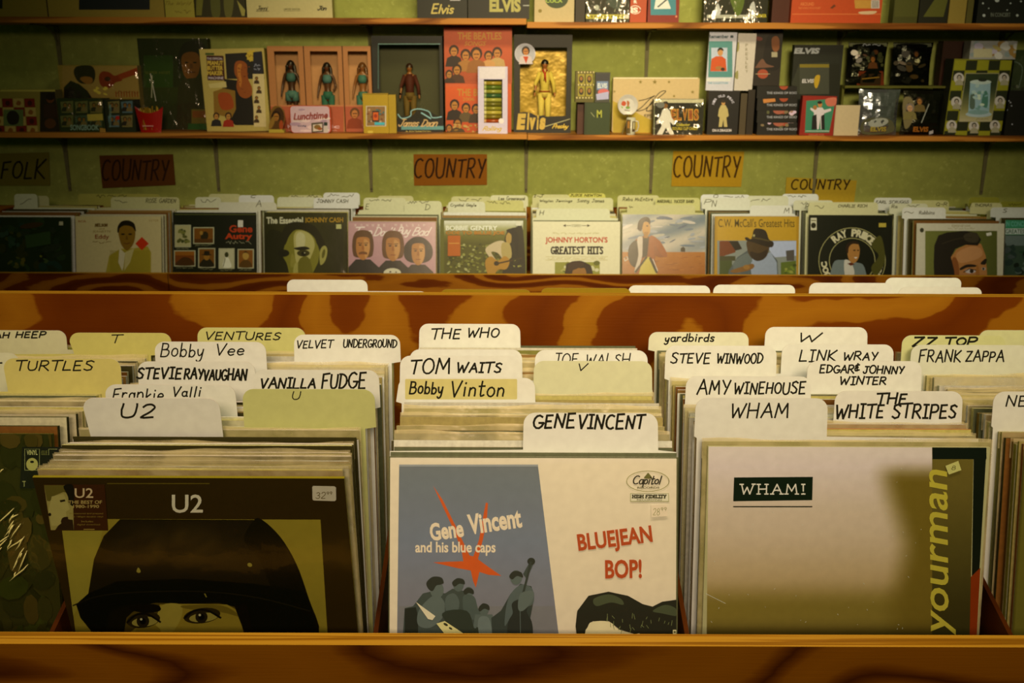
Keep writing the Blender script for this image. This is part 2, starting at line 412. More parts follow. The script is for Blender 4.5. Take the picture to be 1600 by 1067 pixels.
        for r_, P in enumerate(runs):
            n = len(P)
            if n < 2: continue
            i = len(s.v); z = s.z + (r_ % 4)*.000002
            for k in range(n):
                a, b = P[max(k-1, 0)], P[min(k+1, n-1)]
                dx, dy = b[0]-a[0], b[1]-a[1]; d = math.hypot(dx, dy) or 1
                nx, ny = -dy/d*w/2, dx/d*w/2; ex, ey = dx/d*w*.35, dy/d*w*.35
                x, y = P[k]
                if k == 0: x, y = x-ex, y-ey
                if k == n-1: x, y = x+ex, y+ey
                for q in ((x+nx, y+ny), (x-nx, y-ny)):
                    A, B = s._l(*q); s.v.append((A, B, z))
            for q in range(n - 1):
                s.f.append((i+2*q, i+2*q+2, i+2*q+3, i+2*q+1)); s.c.append(cc); s.mi.append(s.mat)
        s.up()
    def oval(s, cx, cy, rx, ry, w, c, n=28):
        s.line([(cx + rx*cos(2*pi*k/n), cy + ry*sin(2*pi*k/n)) for k in range(n)], w, c, closed=True)
    def grad(s, x0, y0, x1, y1, fn, nx=8, ny=8, quad=None):
        """printed picture tone or painted-in sheen: fn(u,v) -> hex colour on a grid"""
        for a in range(nx):
            for b in range(ny):
                q = []
                for u, v in ((a, b), (a+1, b), (a+1, b+1), (a, b+1)):
                    u /= nx; v /= ny
                    if quad:
                        (ax, ay), (bx, by), (cx, cy), (dx, dy) = quad
                        q.append((ax*(1-u)*(1-v)+bx*u*(1-v)+cx*u*v+dx*(1-u)*v, ay*(1-u)*(1-v)+by*u*(1-v)+cy*u*v+dy*(1-u)*v))
                    else: q.append((x0+(x1-x0)*u, y0+(y1-y0)*v))
                L = [s._l(x, y) for x, y in q]
                cs = [s.col(fn(u/nx, v/ny)) for u, v in ((a, b), (a+1, b), (a+1, b+1), (a, b+1))]
                s.face([(p, r, s.z) for p, r in L][::-1], (0, 0, 0)); s.c[-1] = cs[::-1]
        s.up()
    def text(s, body, x0, y0, x1, y1, c, bold=0.0, shear=0.0, rot=0.0):
        vs, fs = glyph_mesh(body, bold, shear)
        if not vs: return
        ax, bx = min(v[0] for v in vs), max(v[0] for v in vs); ay, by = min(v[1] for v in vs), max(v[1] for v in vs)
        cx, cy = (x0+x1)/2, (y0+y1)/2; r = radians(rot); i = len(s.v); cc = s.col(c)
        for vx, vy in vs:
            X = x0 + (vx-ax)/(bx-ax)*(x1-x0) - cx; Y = y1 - (vy-ay)/(by-ay)*(y1-y0) - cy
            a, b = s._l(cx + X*cos(r) - Y*sin(r), cy + X*sin(r) + Y*cos(r)); s.v.append((a, b, s.z))
        for q in fs: s.f.append(tuple(i+k for k in q)); s.c.append(cc); s.mi.append(s.mat)
        s.up()
    def hand(s, body, x0, y0, x1, y1, w, c, rot=0.0, slant=0.12, jit=0.03, serif=0.0, gap=0.16, seed=1):
        R = random.Random(body + str(seed)); strokes = []; x = 0.0
        for ch in body:
            g = G.get(ch) or G.get(ch.upper())
            if g is None: x += .4; continue
            k = 1 + R.uniform(-jit, jit)*2; dy = R.uniform(-jit, jit)
            for st in g[1]:
                pts = catmull(st, False, 3) if (ch in CURVED and 2 < len(st) < 9) else st
                strokes.append([(x + p[0]*k + (p[1])*slant + R.uniform(-jit, jit)*.3, p[1]*k + dy) for p in pts])
                if serif:
                    for e in (st[0], st[-1]):
                        if abs(e[1]) < .06 or abs(e[1]-1) < .06:
                            ex = x + e[0]*k + e[1]*slant; strokes.append([(ex-serif, e[1]*k+dy), (ex+serif, e[1]*k+dy)])
            x += g[0]*k + gap
        xs = [p[0] for q in strokes for p in q]; ys = [p[1] for q in strokes for p in q]
        ax, bx, ay, by = min(xs), max(xs), min(ys), max(ys)
        if not any(ch in 'gjpqy,' for ch in body): ay, by = min(0, ay), max(1, by) if any(ch.isupper() or ch in 'bdfhklt' for ch in body) else by
        cx, cy = (x0+x1)/2, (y0+y1)/2; r = radians(rot)
        for st in strokes:
            q = []
            for p in st:
                X = x0 + (p[0]-ax)/(bx-ax or 1)*(x1-x0) - cx; Y = y1 - (p[1]-ay)/(by-ay or 1)*(y1-y0) - cy
                q.append((cx + X*cos(r) - Y*sin(r), cy + X*sin(r) + Y*cos(r)))
            zz = s.z; s.line(q, w, c); s.z = zz + 0.000004
        s.up()
    def scribble(s, x0, y0, x1, y1, c, w=1.0, seed=3, words=2):
        """writing too small to read"""
        R = random.Random(seed); L = (x1-x0)/words
        for k in range(words):
            a = x0 + k*L + L*.06; b = a + L*.8; n = max(4, int((b-a)/(y1-y0)*2.2))
            s.line([(a + (b-a)*i/n, (y0+y1)/2 + (y1-y0)*.5*R.uniform(-1, 1)) for i in range(n+1)], w, c)
    def build(s, name, mats, parent=None, M=None, smooth=False, bevel=0.0):
        me = bpy.data.meshes.new(name); me.from_pydata(s.v, [], s.f)
        mats = mats if isinstance(mats, (list, tuple)) else [mats]
        for m in mats: me.materials.append(m)
        ca = me.color_attributes.new('Col', 'FLOAT_COLOR', 'CORNER'); buf = []
        for p, c in zip(me.polygons, s.c):
            if isinstance(c[0], tuple):
                for q in c: buf += [q[0], q[1], q[2], 1.0]
            else: buf += [c[0], c[1], c[2], 1.0] * p.loop_total
        ca.data.foreach_set('color', buf)
        me.polygons.foreach_set('material_index', s.mi)
        if smooth: me.polygons.foreach_set('use_smooth', [True]*len(s.f))
        me.update()
        o = obj(name, me, parent, M if M is not None else (s.pl.M if s.pl is not None and parent is None else None))
        if bevel:
            b = o.modifiers.new('bevel', 'BEVEL'); b.width = bevel; b.segments = 2; b.limit_method = 'ANGLE'
        return o
# ---------------------------------------------------------------- setting
def simple_mat(name, c, rough=0.8, noise=0.12, nscale=40, bump=0.0, speck=0.0):
    m, nt, b = new_mat(name); L = nt.links.new
    tc = nt.nodes.new('ShaderNodeTexCoord'); nz = nt.nodes.new('ShaderNodeTexNoise')
    nz.inputs['Scale'].default_value = nscale; nz.inputs['Detail'].default_value = 8
    L(tc.outputs['Object'], nz.inputs['Vector'])
    cr = nt.nodes.new('ShaderNodeValToRGB'); e = cr.color_ramp.elements
    e[0].position = .3; e[0].color = (*[x*(1-noise) for x in c], 1); e[1].position = .7; e[1].color = (*[min(1, x*(1+noise)) for x in c], 1)
    L(nz.outputs['Fac'], cr.inputs[0]); L(cr.outputs[0], b.inputs['Base Color'])
    if speck:
        n3 = nt.nodes.new('ShaderNodeTexNoise'); n3.inputs['Scale'].default_value = 55; n3.inputs['Detail'].default_value = 6
        L(tc.outputs['Object'], n3.inputs['Vector'])
        r3 = nt.nodes.new('ShaderNodeMapRange'); r3.inputs[1].default_value = .60; r3.inputs[2].default_value = .72; r3.inputs[4].default_value = speck
        L(n3.outputs['Fac'], r3.inputs[0])
        mx = nt.nodes.new('ShaderNodeMix'); mx.data_type = 'RGBA'; mx.inputs[7].default_value = (*[min(.85, x*1.45+.06) for x in c], 1)
        L(r3.outputs[0], mx.inputs[0]); L(cr.outputs[0], mx.inputs[6]); L(mx.outputs[2], b.inputs['Base Color'])
    b.inputs['Roughness'].default_value = rough; b.inputs['Specular IOR Level'].default_value = .25
    if bump:
        bp = nt.nodes.new('ShaderNodeBump'); bp.inputs['Strength'].default_value = bump; bp.inputs['Distance'].default_value = .004
        L(nz.outputs['Fac'], bp.inputs['Height']); L(bp.outputs[0], b.inputs['Normal'])
    return m
def slab(name, x0, x1, y0, y1, z0, z1, mat, parent=None, bevel=0.0, edge=None):
    b = MB(); b.box(x0, x1, y0, y1, z0, z1, (.5, .5, .5))
    mats = [mat]
    if edge is not None:
        mats.append(edge); b.mi[1] = 1            # +z face shows the laminated edge
    return b.build(name, mats, parent, bevel=bevel)
WALL = simple_mat('green_wall_paint', (0.35, 0.42, 0.115), .85, .10, 30, .15, .45)
FLOORM = simple_mat('worn_brown_floor', (0.10, 0.07, 0.045), .7, .25, 9)
WALL_Y = 4.12
tag(slab('wall_back', -3.4, 3.4, WALL_Y, WALL_Y+.1, 0, 2.9, WALL), 'pale green painted wall behind the shelves', kind='structure')
tag(slab('floor', -3.4, 3.4, -.5, WALL_Y, -.05, 0, FLOORM), 'dark worn floor of the shop', kind='structure')

WOOD_RED = wood_mat('red_brown_plywood', (.085, .016, .001), (.12, .026, .001), (.30, .12, .008), (1.1, 1, 4.5), 12.0, (3.1, 0, 1.3), .62, nsc=1.9, soft=.08)
WOOD_AMB = wood_mat('amber_plywood', (.13, .029, .001), (.17, .042, .001), (.35, .155, .008), (1.9, 1, 2.8), 13.0, (5.9, 0, 2.4), .58, nsc=1.5)
WOOD_FRONT = wood_mat('dark_amber_plywood', (.045, .010, .001), (.13, .042, .001), (.21, .080, .002), (1.5, 1, 6.5), 8.0, (1.7, 0, 2.2), .30, nsc=1.6, soft=.18)
WOOD_SHADED = wood_mat('shade_toned_plywood', (.04, .010, .001), (.07, .018, .001), (.11, .03, .002), (1.4, 1, 7.0), 7.0, (1.7, 0, 2.2), .34, nsc=1.4, soft=.2)  # partition plywood with the shade of the gaps darkened into its colour
EDGEM = wood_mat('plywood_edge', (.30, .14, .006), (.45, .22, .010), (.66, .38, .03), (.6, 90, 1), 6.0, (0, 0, 0), .4, .55, 2.0)
SHELFM = wood_mat('shelf_wood', (.16, .055, .012), (.30, .12, .022), (.48, .22, .045), (1.2, 3, 20), 5.0, (2, 0, 5), .5)
SCREW = simple_mat('steel_screw', (0.12, 0.11, 0.08), .35, .05)
BRKT = simple_mat('painted_bracket', (0.17, 0.17, 0.09), .6, .1)

# ---------------------------------------------------------------- front bin (double sided island)
ZF, H, W = 0.78, 0.315, 0.315
island = empty('record_bin', (0, 1.2, 0), 'double sided plywood record bin in the foreground with a board down its middle', 'record bin')
def part(name, *a, **k):
    o = slab(name, *a, parent=island, **k); o.location = (0, -1.2, 0); return o
part('front_panel', -1.25, 1.35, .883, .905, .70, .927, WOOD_FRONT, edge=EDGEM)
part('divider_panel', -1.25, 1.35, 1.492, 1.512, .70, 1.146, WOOD_AMB, edge=EDGEM)
part('back_panel', -1.25, 1.35, 2.09, 2.112, .70, .927, WOOD_FRONT, edge=EDGEM)
part('bottom_panel', -1.232, 1.332, .905, 1.492, ZF-.022, ZF-.003, WOOD_FRONT)
part('bottom_panel', -1.232, 1.332, 1.512, 2.09, ZF-.022, ZF-.003, WOOD_FRONT)
part('cabinet_base', -1.2, 1.3, .95, 2.05, 0, .70, WOOD_FRONT)
for x in (-1.25, 1.332):
    part('side_panel', x, x+.018, .905, 1.492, .70, .98, WOOD_FRONT, edge=EDGEM)
    part('side_panel', x, x+.018, 1.512, 2.09, .70, .98, WOOD_FRONT, edge=EDGEM)
for x in (-.497, -.1465, .1905, .541):
    b = MB(); out = [(.905, ZF-.003), (1.492, ZF-.003), (1.492, .955), (1.10, .95), (.905, .885)]
    n = len(out); b.v = [(x-.0025, y, z) for y, z in out] + [(x+.0025, y, z) for y, z in out]
    b.f = [tuple(range(n))[::-1], tuple(range(n, 2*n))] + [(k, (k+1) % n, n+(k+1) % n, n+k) for k in range(n)]
    b.c = [(.5, .5, .5)]*len(b.f); b.mi = [0]*len(b.f)
    o = b.build('partition', WOOD_SHADED, island); o.location = (0, -1.2, 0)

# ---------------------------------------------------------------- back bin against the wall
ZB = 0.62
wallbin = empty('record_bin', (0, 3.7, 0), 'long plywood record bin standing against the green wall', 'record bin')
def part2(name, *a, **k):
    o = slab(name, *a, parent=wallbin, **k); o.location = (0, -3.7, 0); return o
YB0 = 3.465
joint = on_y(266, 440, YB0).x
part2('front_panel', -2.3, joint-.0015, YB0-.02, YB0, .50, .757, WOOD_RED, edge=EDGEM)
part2('front_panel', joint+.0015, 2.3, YB0-.02, YB0, .50, .757, WOOD_RED, edge=EDGEM)
part2('bottom_panel', -2.3, 2.3, YB0, WALL_Y-.025, ZB-.022, ZB-.003, WOOD_RED)
part2('back_panel', -2.3, 2.3, WALL_Y-.022, WALL_Y-.004, .50, .90, WOOD_RED)
for x in (-2.3, 2.282): part2('side_panel', x, x+.018, YB0, WALL_Y-.022, ZB-.003, .80, WOOD_RED, edge=EDGEM)
part2('cabinet_base', -2.25, 2.25, YB0+.05, WALL_Y-.03, 0, ZB-.022, WOOD_RED)

# ---------------------------------------------------------------- wall shelves with brackets
SH_Y0 = 3.86
Z_LOW, Z_UP = 1.213, 1.633
def bracket(x, z, parent, drop):
    b = MB(); y1 = WALL_Y - .0005; g = (.5, .5, .5)
    w0, w1 = .009, .0055
    for (za, wa), (zb_, wb) in (((z-drop, w1), (z-.03, w0)), ((z-.03, w0), (z, w0*1.15))):
        q = [(x-wa, y1-.006, za), (x+wa, y1-.006, za), (x+wb, y1-.006, zb_), (x-wb, y1-.006, zb_)]
        k = [(px_, y1, pz) for px_, py_, pz in q]
        b.face(q, g); b.face(k[::-1], g)
        for i in range(4): j = (i+1) % 4; b.face([q[j], q[i], k[i], k[j]], g)
    b.box(x-w0*.8, x+w0*.8, SH_Y0+.05, y1-.006, z-.006, z, g)
    pts = [(x, y1-.006, z-.075), (x, y1-.030, z-.035), (x, y1-.085, z-.006)]
    b.tube(pts, .0045, g, 8)
    br = b.build('bracket', BRKT, parent)
    for dz_ in (.022, drop - .012):
        c = MB(); c.lathe([(0, -.0086), (.003, -.0082), (.0042, -.0066), (.0042, -.006)], (.3, .3, .3), 10, org=(x, 0, z-dz_))
        c.v = [(a_, y1 + b_, z-dz_ + (c_-(z-dz_))) for a_, b_, c_ in c.v]
        c.build('screw', SCREW, br, smooth=True)
    return br
def wall_shelf(label, x0, x1, z, th, bx, drop, dz=0):
    r = empty('wall_shelf', (0, 0, 0), label, 'shelf')
    slab('board', x0, x1, SH_Y0, WALL_Y-.002, z-th+dz, z+dz, SHELFM, r, .002)
    for px in bx: bracket(on_y(px, 280 if z < 1.5 else 100, WALL_Y).x, z-th+dz, r, drop)
    return r
xs = on_y(824, 212, SH_Y0).x; xu = on_y(823, 35, SH_Y0).x
wall_shelf('left board of the lower wall shelf, under the doll boxes and lunchbox', -2.4, xs-.001, Z_LOW, .019, (108, 341, 580, 822), .235)
wall_shelf('right board of the lower wall shelf, under the gold doll box and foil bags', xs+.001, 2.4, Z_LOW, .019, (1017, 1272, 1535), .235, -.002)
wall_shelf('left board of the upper wall shelf, under the wide white carton', -2.4, xu-.001, Z_UP, .022, (95, 580), .235)
wall_shelf('right board of the upper wall shelf, under the orange box', xu+.001, 2.4, Z_UP-.012, .022, (1010, 1308, 1560), .235)

# ---------------------------------------------------------------- signs on the wall
def wall_sign(word, q, c, ink, label, tq, yaw=0, w=2.6, Y=WALL_Y-.006):
    (ax, ay), (bx, by), (cx, cy), (dx, dy) = q
    p = Plane(on_y((ax+bx)/2, (ay+dy)/2, Y)); b = MB(p, 'S'); b.mat = 0
    out = [p.loc(*k) for k in q][::-1]
    b.prism(out, -.004, 0, c)
    b.hand(word, *tq, w, ink, slant=.16, jit=.05, gap=.2)
    return tag(b.build('cardboard_sign', PAPER), label, 'sign')
wall_sign('FOLK', [(-40,241),(76,238),(78,290),(-40,290)], '#6f6428', '#1c1605', 'dull tan cardboard sign lettered FOLK on the green wall at far left', (2,249,72,279), w=3)
wall_sign('COUNTRY', [(155,243),(270,241),(274,289),(160,294)], '#57300a', '#2a1403', 'dark brown cardboard sign lettered COUNTRY, on the wall above the red diamond cover', (160,249,264,282), w=3)
wall_sign('COUNTRY', [(646,241),(761,241),(761,289),(647,290)], '#7e4a10', '#2a1403', 'mid brown cardboard sign lettered COUNTRY, on the wall above the guitar player cover', (648,247,759,278), w=3)
wall_sign('COUNTRY', [(1052,236),(1163,237),(1158,292),(1049,291)], '#a5801c', '#3c2506', 'gold cardboard sign lettered COUNTRY, flat on the wall below the cassette', (1053,243,1157,277), w=3)
s5 = wall_sign('COUNTRY', [(1229,277),(1339,282),(1334,320),(1226,318)], '#a08424', '#2a1a06', 'gold cardboard sign lettered COUNTRY standing behind the record tabs', (1237,280,1328,296), w=2.4)
# ---------------------------------------------------------------- records and divider cards
ORD = ['zeroth','first','second','third','fourth','fifth','sixth','seventh','eighth','ninth','tenth','eleventh','twelfth','thirteenth','fourteenth','fifteenth','sixteenth','seventeenth','eighteenth','nineteenth']
TENS = {20:'twenty',30:'thirty',40:'forty',50:'fifty'}
def ordinal(n):
    if n < 20: return ORD[n]
    t, u = n//10*10, n % 10
    return (TENS[t][:-1]+'ieth') if u == 0 else TENS[t]+'-'+ORD[u]
EDGES = [('cream-edged','#d8cb90',7),('yellow-edged','#cdbb62',5),('white-edged','#e6dcba',5),('pink-edged','#b99a78',1.5),('brown-edged','#7a5a2c',1),('dark-edged','#33290c',2),('olive-edged','#8c8038',2),('grey-edged','#a39c80',2)]
FRONTS = ['#c9ba80','#bba85a','#7a4a20','#3a3212','#a08a5a','#d6cba0','#7a7340','#936a44','#5a5a4a','#c2b48c']
def edge_pick(R):
    t = R.random()*sum(e[2] for e in EDGES)
    for e in EDGES:
        t -= e[2]
        if t <= 0: return e
def lean_plane(xc, ytop, lean, zf, px, roll=0.0):
    zt = zf + H*cos(lean); P = on_z(px, ytop, zt)
    return Plane((xc, P.y - H*sin(lean), zf), lean, 0, roll)
def sleeve(pl, th, R, zone, edge=None, w=W, h=H, front=None, group=None, label=None, build=True):
    e = edge or edge_pick(R); b = MB(pl, zone)
    f = front or R.choice(FRONTS); w2 = w/2
    t1 = th*.34
    b.box(-w2, w2, 0, h, -t1, 0, e[1], top=e[1], sides=hexmix(e[1], '#9a8a50', .35), front=f)
    b.box(-w2+.003, w2-.002, .001, h-.0025, -th*.64, -t1-.0002, '#e0d6b4', sides='#cfc49c', top=hexmix(e[1], '#8a7a40', .5))
    b.box(-w2+.001, w2-.001, 0, h-.0006, -th, -th*.66, e[1], top=hexmix(e[1], '#f0e6c0', .4), sides=hexmix(e[1], '#9a8a50', .2))
    b.clip = (-w2, w2, 0, h)
    b.e = e
    if build:
        o = tag(b.build('record_sleeve', EDGE), label or '', 'record', group)
        if zone == 'F' and R.random() < .42:      # clear outer sleeve, its open edge standing above the board
            f = MB(); n = 16; dx = R.uniform(.0003, .0016); base = h + R.uniform(.0015, .0045); ph = R.uniform(0, 6); z = .0004
            for i in range(n):
                u0, u1 = i/n, (i+1)/n
                t0, t1 = [base + .0014*sin(ph + 7*u) + .0008*sin(3*ph + 23*u) for u in (u0, u1)]
                x0_, x1_ = -w2-dx + (w+2*dx)*u0, -w2-dx + (w+2*dx)*u1
                f.face([(x0_, .004, z), (x1_, .004, z), (x1_, t1, z), (x0_, t0, z)], (.8, .8, .6))
                f.face([(x1_, h-.02, -th-.0003), (x0_, h-.02, -th-.0003), (x0_, t0-.0006, -th-.0003), (x1_, t1-.0006, -th-.0003)], (.8, .8, .6))
            f.build('plastic_sleeve', LIP, o)
        return o
    return b
def card(pl, zone, xl, xr, ytop, ybase, c, label, texts=(), bw=W, patch=None, slantl=0, ink='#17150a', group='divider cards', strokes=1.9, wk=1.25):
    b = MB(pl, zone)
    yc = pl.loc((xl+xr)/2, ybase)[1]; yt = pl.loc((xl+xr)/2, ytop)[1]
    a = pl.loc(xl, ytop)[0]; d = pl.loc(xr, ytop)[0]; al = a + slantl
    sh = max(min(0, a-.001 + bw/2), d+.001 - bw/2) if d+.001 > bw/2 else min(0, a-.001 + bw/2)
    sh = max(-.003, min(.003, sh)); L, Rr = -bw/2+sh, bw/2+sh
    L, Rr = L, Rr
    r = min(.013, (yt-yc)*.45)
    out = [(L, 0), (Rr, 0), (Rr, yc-.002), (d+.0005, yc)]
    out += [(d - r + r*cos(radians(t)), yt - r + r*sin(radians(t))) for t in range(0, 91, 15)]
    out += [(a + r + r*cos(radians(t)), yt - r + r*sin(radians(t))) for t in range(90, 181, 15)]
    out += [(al-.0005, yc), (L, yc-.002)]
    b.prism(out, -.0009, 0, c, rim=hexmix(c, '#f4ecd0', .5))
    if patch: b.rrect(*patch[:4], 2, patch[4])
    for k, t in enumerate(texts):
        if t[0] == '~': b.scribble(t[1], t[2], t[3], t[4], ink, .8, int(t[1]*7+t[2]), max(1, int((t[3]-t[1])/16))); continue
        b.hand(t[0], t[1], t[2], t[3], t[4], (t[5] if len(t) > 5 else strokes)*wk, ink, jit=.045, slant=.14, rot=t[6] if len(t) > 6 else 0)
    return tag(b.build('divider_card', PAPER), label, 'divider card', group)

WHT, YEL, CRM = '#dbd0ac', '#c6b972', '#d0c690'
def run_stack(spec, xc, zf, zone, desc, leans, px, seed, group, cgroup, th_max=.0085):
    """spec, front to back: ('cover', y, builder) ('s', n, y0, y1[, edge]) ('card', ybase, kwargs)"""
    R = random.Random(seed); seq = []
    for it in spec:
        if it[0] == 's':
            n = it[1]
            for k in range(n):
                y = it[2] + (it[3]-it[2])*(k/(n-1) if n > 1 else .5)
                seq.append(('s', y, it[4] if len(it) > 4 else None))
        else: seq.append(it)
    seq.sort(key=lambda q: -q[1])
    def lean_at(y):
        for (ya, la), (yb, lb) in zip(leans, leans[1:]):
            if ya >= y >= yb: return radians(la + (lb-la)*(ya-y)/(ya-yb))
        return radians(leans[0][1] if y > leans[0][0] else leans[-1][1])
    planes = [lean_plane(xc, q[1], lean_at(q[1]), zf, px) for q in seq]
    k = 0; res = {}
    for i, (q, pl) in enumerate(zip(seq, planes)):
        if i + 1 < len(seq):
            nx = planes[i+1]; gap = min(nx.O.y - pl.O.y, (nx.O + nx.ey*H).y - (pl.O + pl.ey*H).y) * cos(lean_at(q[1]))
        else: gap = .009
        if q[0] == 's':
            k += 1; th = max(.0016, min(th_max, gap*R.uniform(.62, .9)))
            pl.O.x += R.uniform(-.0016, .0016); pl.M = Matrix.Translation(pl.O) @ pl.m3.to_4x4()
            e = q[2] or edge_pick(R)
            o = sleeve(pl, th, R, zone, e, W + R.uniform(-.007, .001 if zone == 'F' else 0), H + R.uniform(-.004, .004), group=group,
                   label=f'{e[0]} record sleeve, {ordinal(k)} behind the {desc}')
        elif q[0] == 'cover':
            res[q[2].__name__] = q[2](pl, min(.004, gap*.7), zone)
        else:
            card(pl, zone, ybase=q[1], group=cgroup, wk=1.25 if zone == 'F' else 1.0, **q[2])
    return res
# ---------------------------------------------------------------- front covers
def cover_base(pl, th, zone, front, edge, w=W, h=H, inner=True):
    b = MB(pl, 'V' if zone == 'F' else zone); w2 = w/2
    b.box(-w2, w2, 0, h, -th, 0, edge, top=edge, sides=edge, front=front)
    b.clip = (-w2, w2, 0, h)
    return b
def film(b, o, mat=None, dx=.004, dy=.005, name='plastic_sleeve', lip=True, bulge=.0012):
    pl = b.pl; x0, x1, y0, y1 = b.clip; f = MB(); z = b.z + .0006
    nx, ny = 10, 10; R = random.Random(5)
    zz = [[z + bulge*R.random()*(0 < i < nx) for i in range(nx+1)] for j in range(ny+1)]
    def p(i, j): return (x0-dx + (x1-x0+2*dx)*i/nx, y0 + (y1-y0+dy)*j/ny, zz[j][i])
    for i in range(nx):
        for j in range(ny): f.face([p(i,j), p(i+1,j), p(i+1,j+1), p(i,j+1)], (.8,.8,.7))
    return f.build(name, mat or FILM, o, smooth=True)
def sticker(b, parent, name, pts, c, fn=None, mat=None, smooth=False, r=0):
    """a stuck-on label: its own thin mesh under the cover"""
    s = MB(b.pl, b.zone).frame(b.fx, b.fy, b.fs); s.z = b.z + .0001
    s.poly(pts, c, smooth)
    if fn: fn(s)
    return s.build(name, mat or PRINT, parent)

def helmet_cover(pl, th, zone):
    b = cover_base(pl, th, zone, '#2f2009', '#8b7420').frame(0, 660, 2.622)
    b.poly([(248,395),(1313,398),(1342,870),(1370,1300),(365,1300),(310,862)], '#8d7636')
    b.poly([(248,395),(430,395),(395,560),(362,700),(300,790)], '#94803c')
    # helmet
    b.poly([(492,396),(425,465),(385,560),(362,700),(312,745),(330,800),(380,862),(430,960),(1330,960),(1306,862),(1265,720),(1215,580),(1150,470),(1075,399)], '#1d1607')
    R = random.Random(4)
    hz = [[R.uniform(-1, 1) for i in range(15)] for j in range(9)]
    def mott(u, v):
        n = hz[int(v*8+.5)][int(u*14+.5)]; m = max(0, 1-abs(u-.42)*2.1)*max(0, 1-abs(v-.45)*1.9)
        return hexmix('=1d1607', '=43300e', max(0, min(1, m*(.8+.5*n))))
    b.grad(0, 0, 0, 0, mott, 14, 8, quad=[(497,400),(1060,402),(1170,640),(392,640)])
    b.poly([(1040,400),(1075,399),(1150,470),(1215,580),(1265,720),(1306,862),(1180,862),(1120,700),(1060,560),(1000,480)], '#120f05', True)
    b.poly([(312,745),(362,700),(480,650),(760,640),(1040,660),(1250,690),(1306,862),(1330,960),(380,960),(380,862),(330,800)], '#0b0c04')
    # face under the brim
    b.poly([(452,780),(520,760),(640,738),(760,742),(900,740),(985,760),(1010,870),(1000,960),(520,960),(470,870)], '#4b3a13', False)
    b.poly([(655,745),(760,742),(930,745),(975,770),(1000,866),(960,960),(560,960),(530,862),(560,838),(640,820)], '#8c7233', False)
    b.poly([(660,750),(740,745),(742,800),(700,865),(650,870),(640,830)], '#9b8340', True)
    b.poly([(745,750),(905,748),(985,790),(995,800),(900,775),(780,765)], '#6a5524', True)
    b.poly([(450,775),(500,752),(560,744),(610,743),(590,762),(545,774),(518,800),(508,862),(500,960),(430,960),(436,850)], '#120f05')
    b.poly([(560,838),(600,825),(645,835),(660,870),(640,960),(555,960)], '#7d652c', True)
    for cx, cy, rx, ry in ((588,812,60,26), (828,794,66,25)):
        b.ell(cx, cy-4, rx*1.15, ry*1.25, '#2a1f0a', -8)
        b.ell(cx+6, cy+3, rx*.9, ry*.75, '#94804a', -6)
        b.ell(cx-2, cy+1, ry*1.0, ry*1.0, '#221a0c'); b.ell(cx-2, cy+1, ry*.5, ry*.5, '#080803')
        b.ell(cx-9, cy-7, 5, 5, '#b8a878')
        b.line([(cx-rx*1.1, cy+6), (cx-rx*.5, cy-ry*.95), (cx+rx*.3, cy-ry*1.05), (cx+rx*1.15, cy+4)], 8, '#0e0b04', True)
    b.poly([(520,758),(600,742),(650,748),(655,770),(590,778)], '#0f0c05', True)
    b.poly([(960,748),(1010,740),(1045,862),(1040,960),(1000,960),(1003,862)], '#0f0c05')
    b.line([(300,748),(420,706),(640,690),(860,692),(1060,716),(1270,770)], 5, '#1c170a', True)
    b.poly([(560,608),(568,592),(578,608),(570,614)], '#8c7a44', True); b.ell(1024,581,10,8,'#8a7844', 20)
    b.line([(840,700),(846,712)], 5, '#7a6a3a')
    b.text('U2', 705, 293, 832, 368, '#cfc596', .012)
    b.rect(440, 246, 860, 250, '#5b4a1c')
    o = tag(b.build('record_sleeve', GLOSS), 'dark brown record sleeve showing a boy\'s eyes under a helmet, front of its stack', 'record')
    def lab(s):
        s.poly([(182,254),(300,254),(304,438),(210,438)], '=9a8640')
        s.poly([(182,254),(300,254),(300,290),(262,282),(228,296),(206,320),(194,318)], '=5e5018')
        s.poly([(262,258),(302,256),(304,336),(284,326),(280,300)], '=141006', True)
        s.poly([(214,300),(262,290),(276,318),(288,352),(272,362),(276,392),(240,420),(214,420),(200,360)], '=a8944c')
        s.poly([(246,316),(268,312),(270,320),(250,324)], '=241a06'); s.poly([(258,388),(280,384),(276,402),(252,408)], '=2a1606', True)
        s.ell(206,374,6,7,'=1c1406'); s.poly([(240,420),(276,392),(300,396),(304,438),(228,438)], '=2b1a08')
        s.text('U2', 308, 266, 384, 306, '#c9a878', .01); s.text('THE BEST OF', 282, 316, 420, 330, '#a98a5c', .02); s.text('1980-1990', 302, 334, 408, 347, '#a98a5c', .02)
        s.text('Remastered and pressed', 288, 366, 424, 374, '#8d6f45'); s.text('on 180gm double vinyl', 296, 379, 424, 387, '#8d6f45')
        s.text('Includes', 336, 398, 384, 405, '#8d6f45'); s.text('digital download', 318, 411, 412, 419, '#8d6f45')
        s.rect(345, 432, 390, 436, '#8d6f45')
    sticker(b, o, 'hype_sticker', [(180,252),(430,252),(444,440),(208,440)], '#3a1b07', lab)
    tag(sticker(b, o, 'price_sticker', [(1284,257),(1371,259),(1377,264),(1378,314),(1372,320),(1286,317),(1281,312),(1280,262)], '#b9a68c',
        lambda s: s.hand('32', 1295, 283, 1334, 309, 3, '#5d4a32') or s.hand('99', 1340, 281, 1361, 293, 2.4, '#5d4a32')), 'price label')
    film(b, o)
    return o

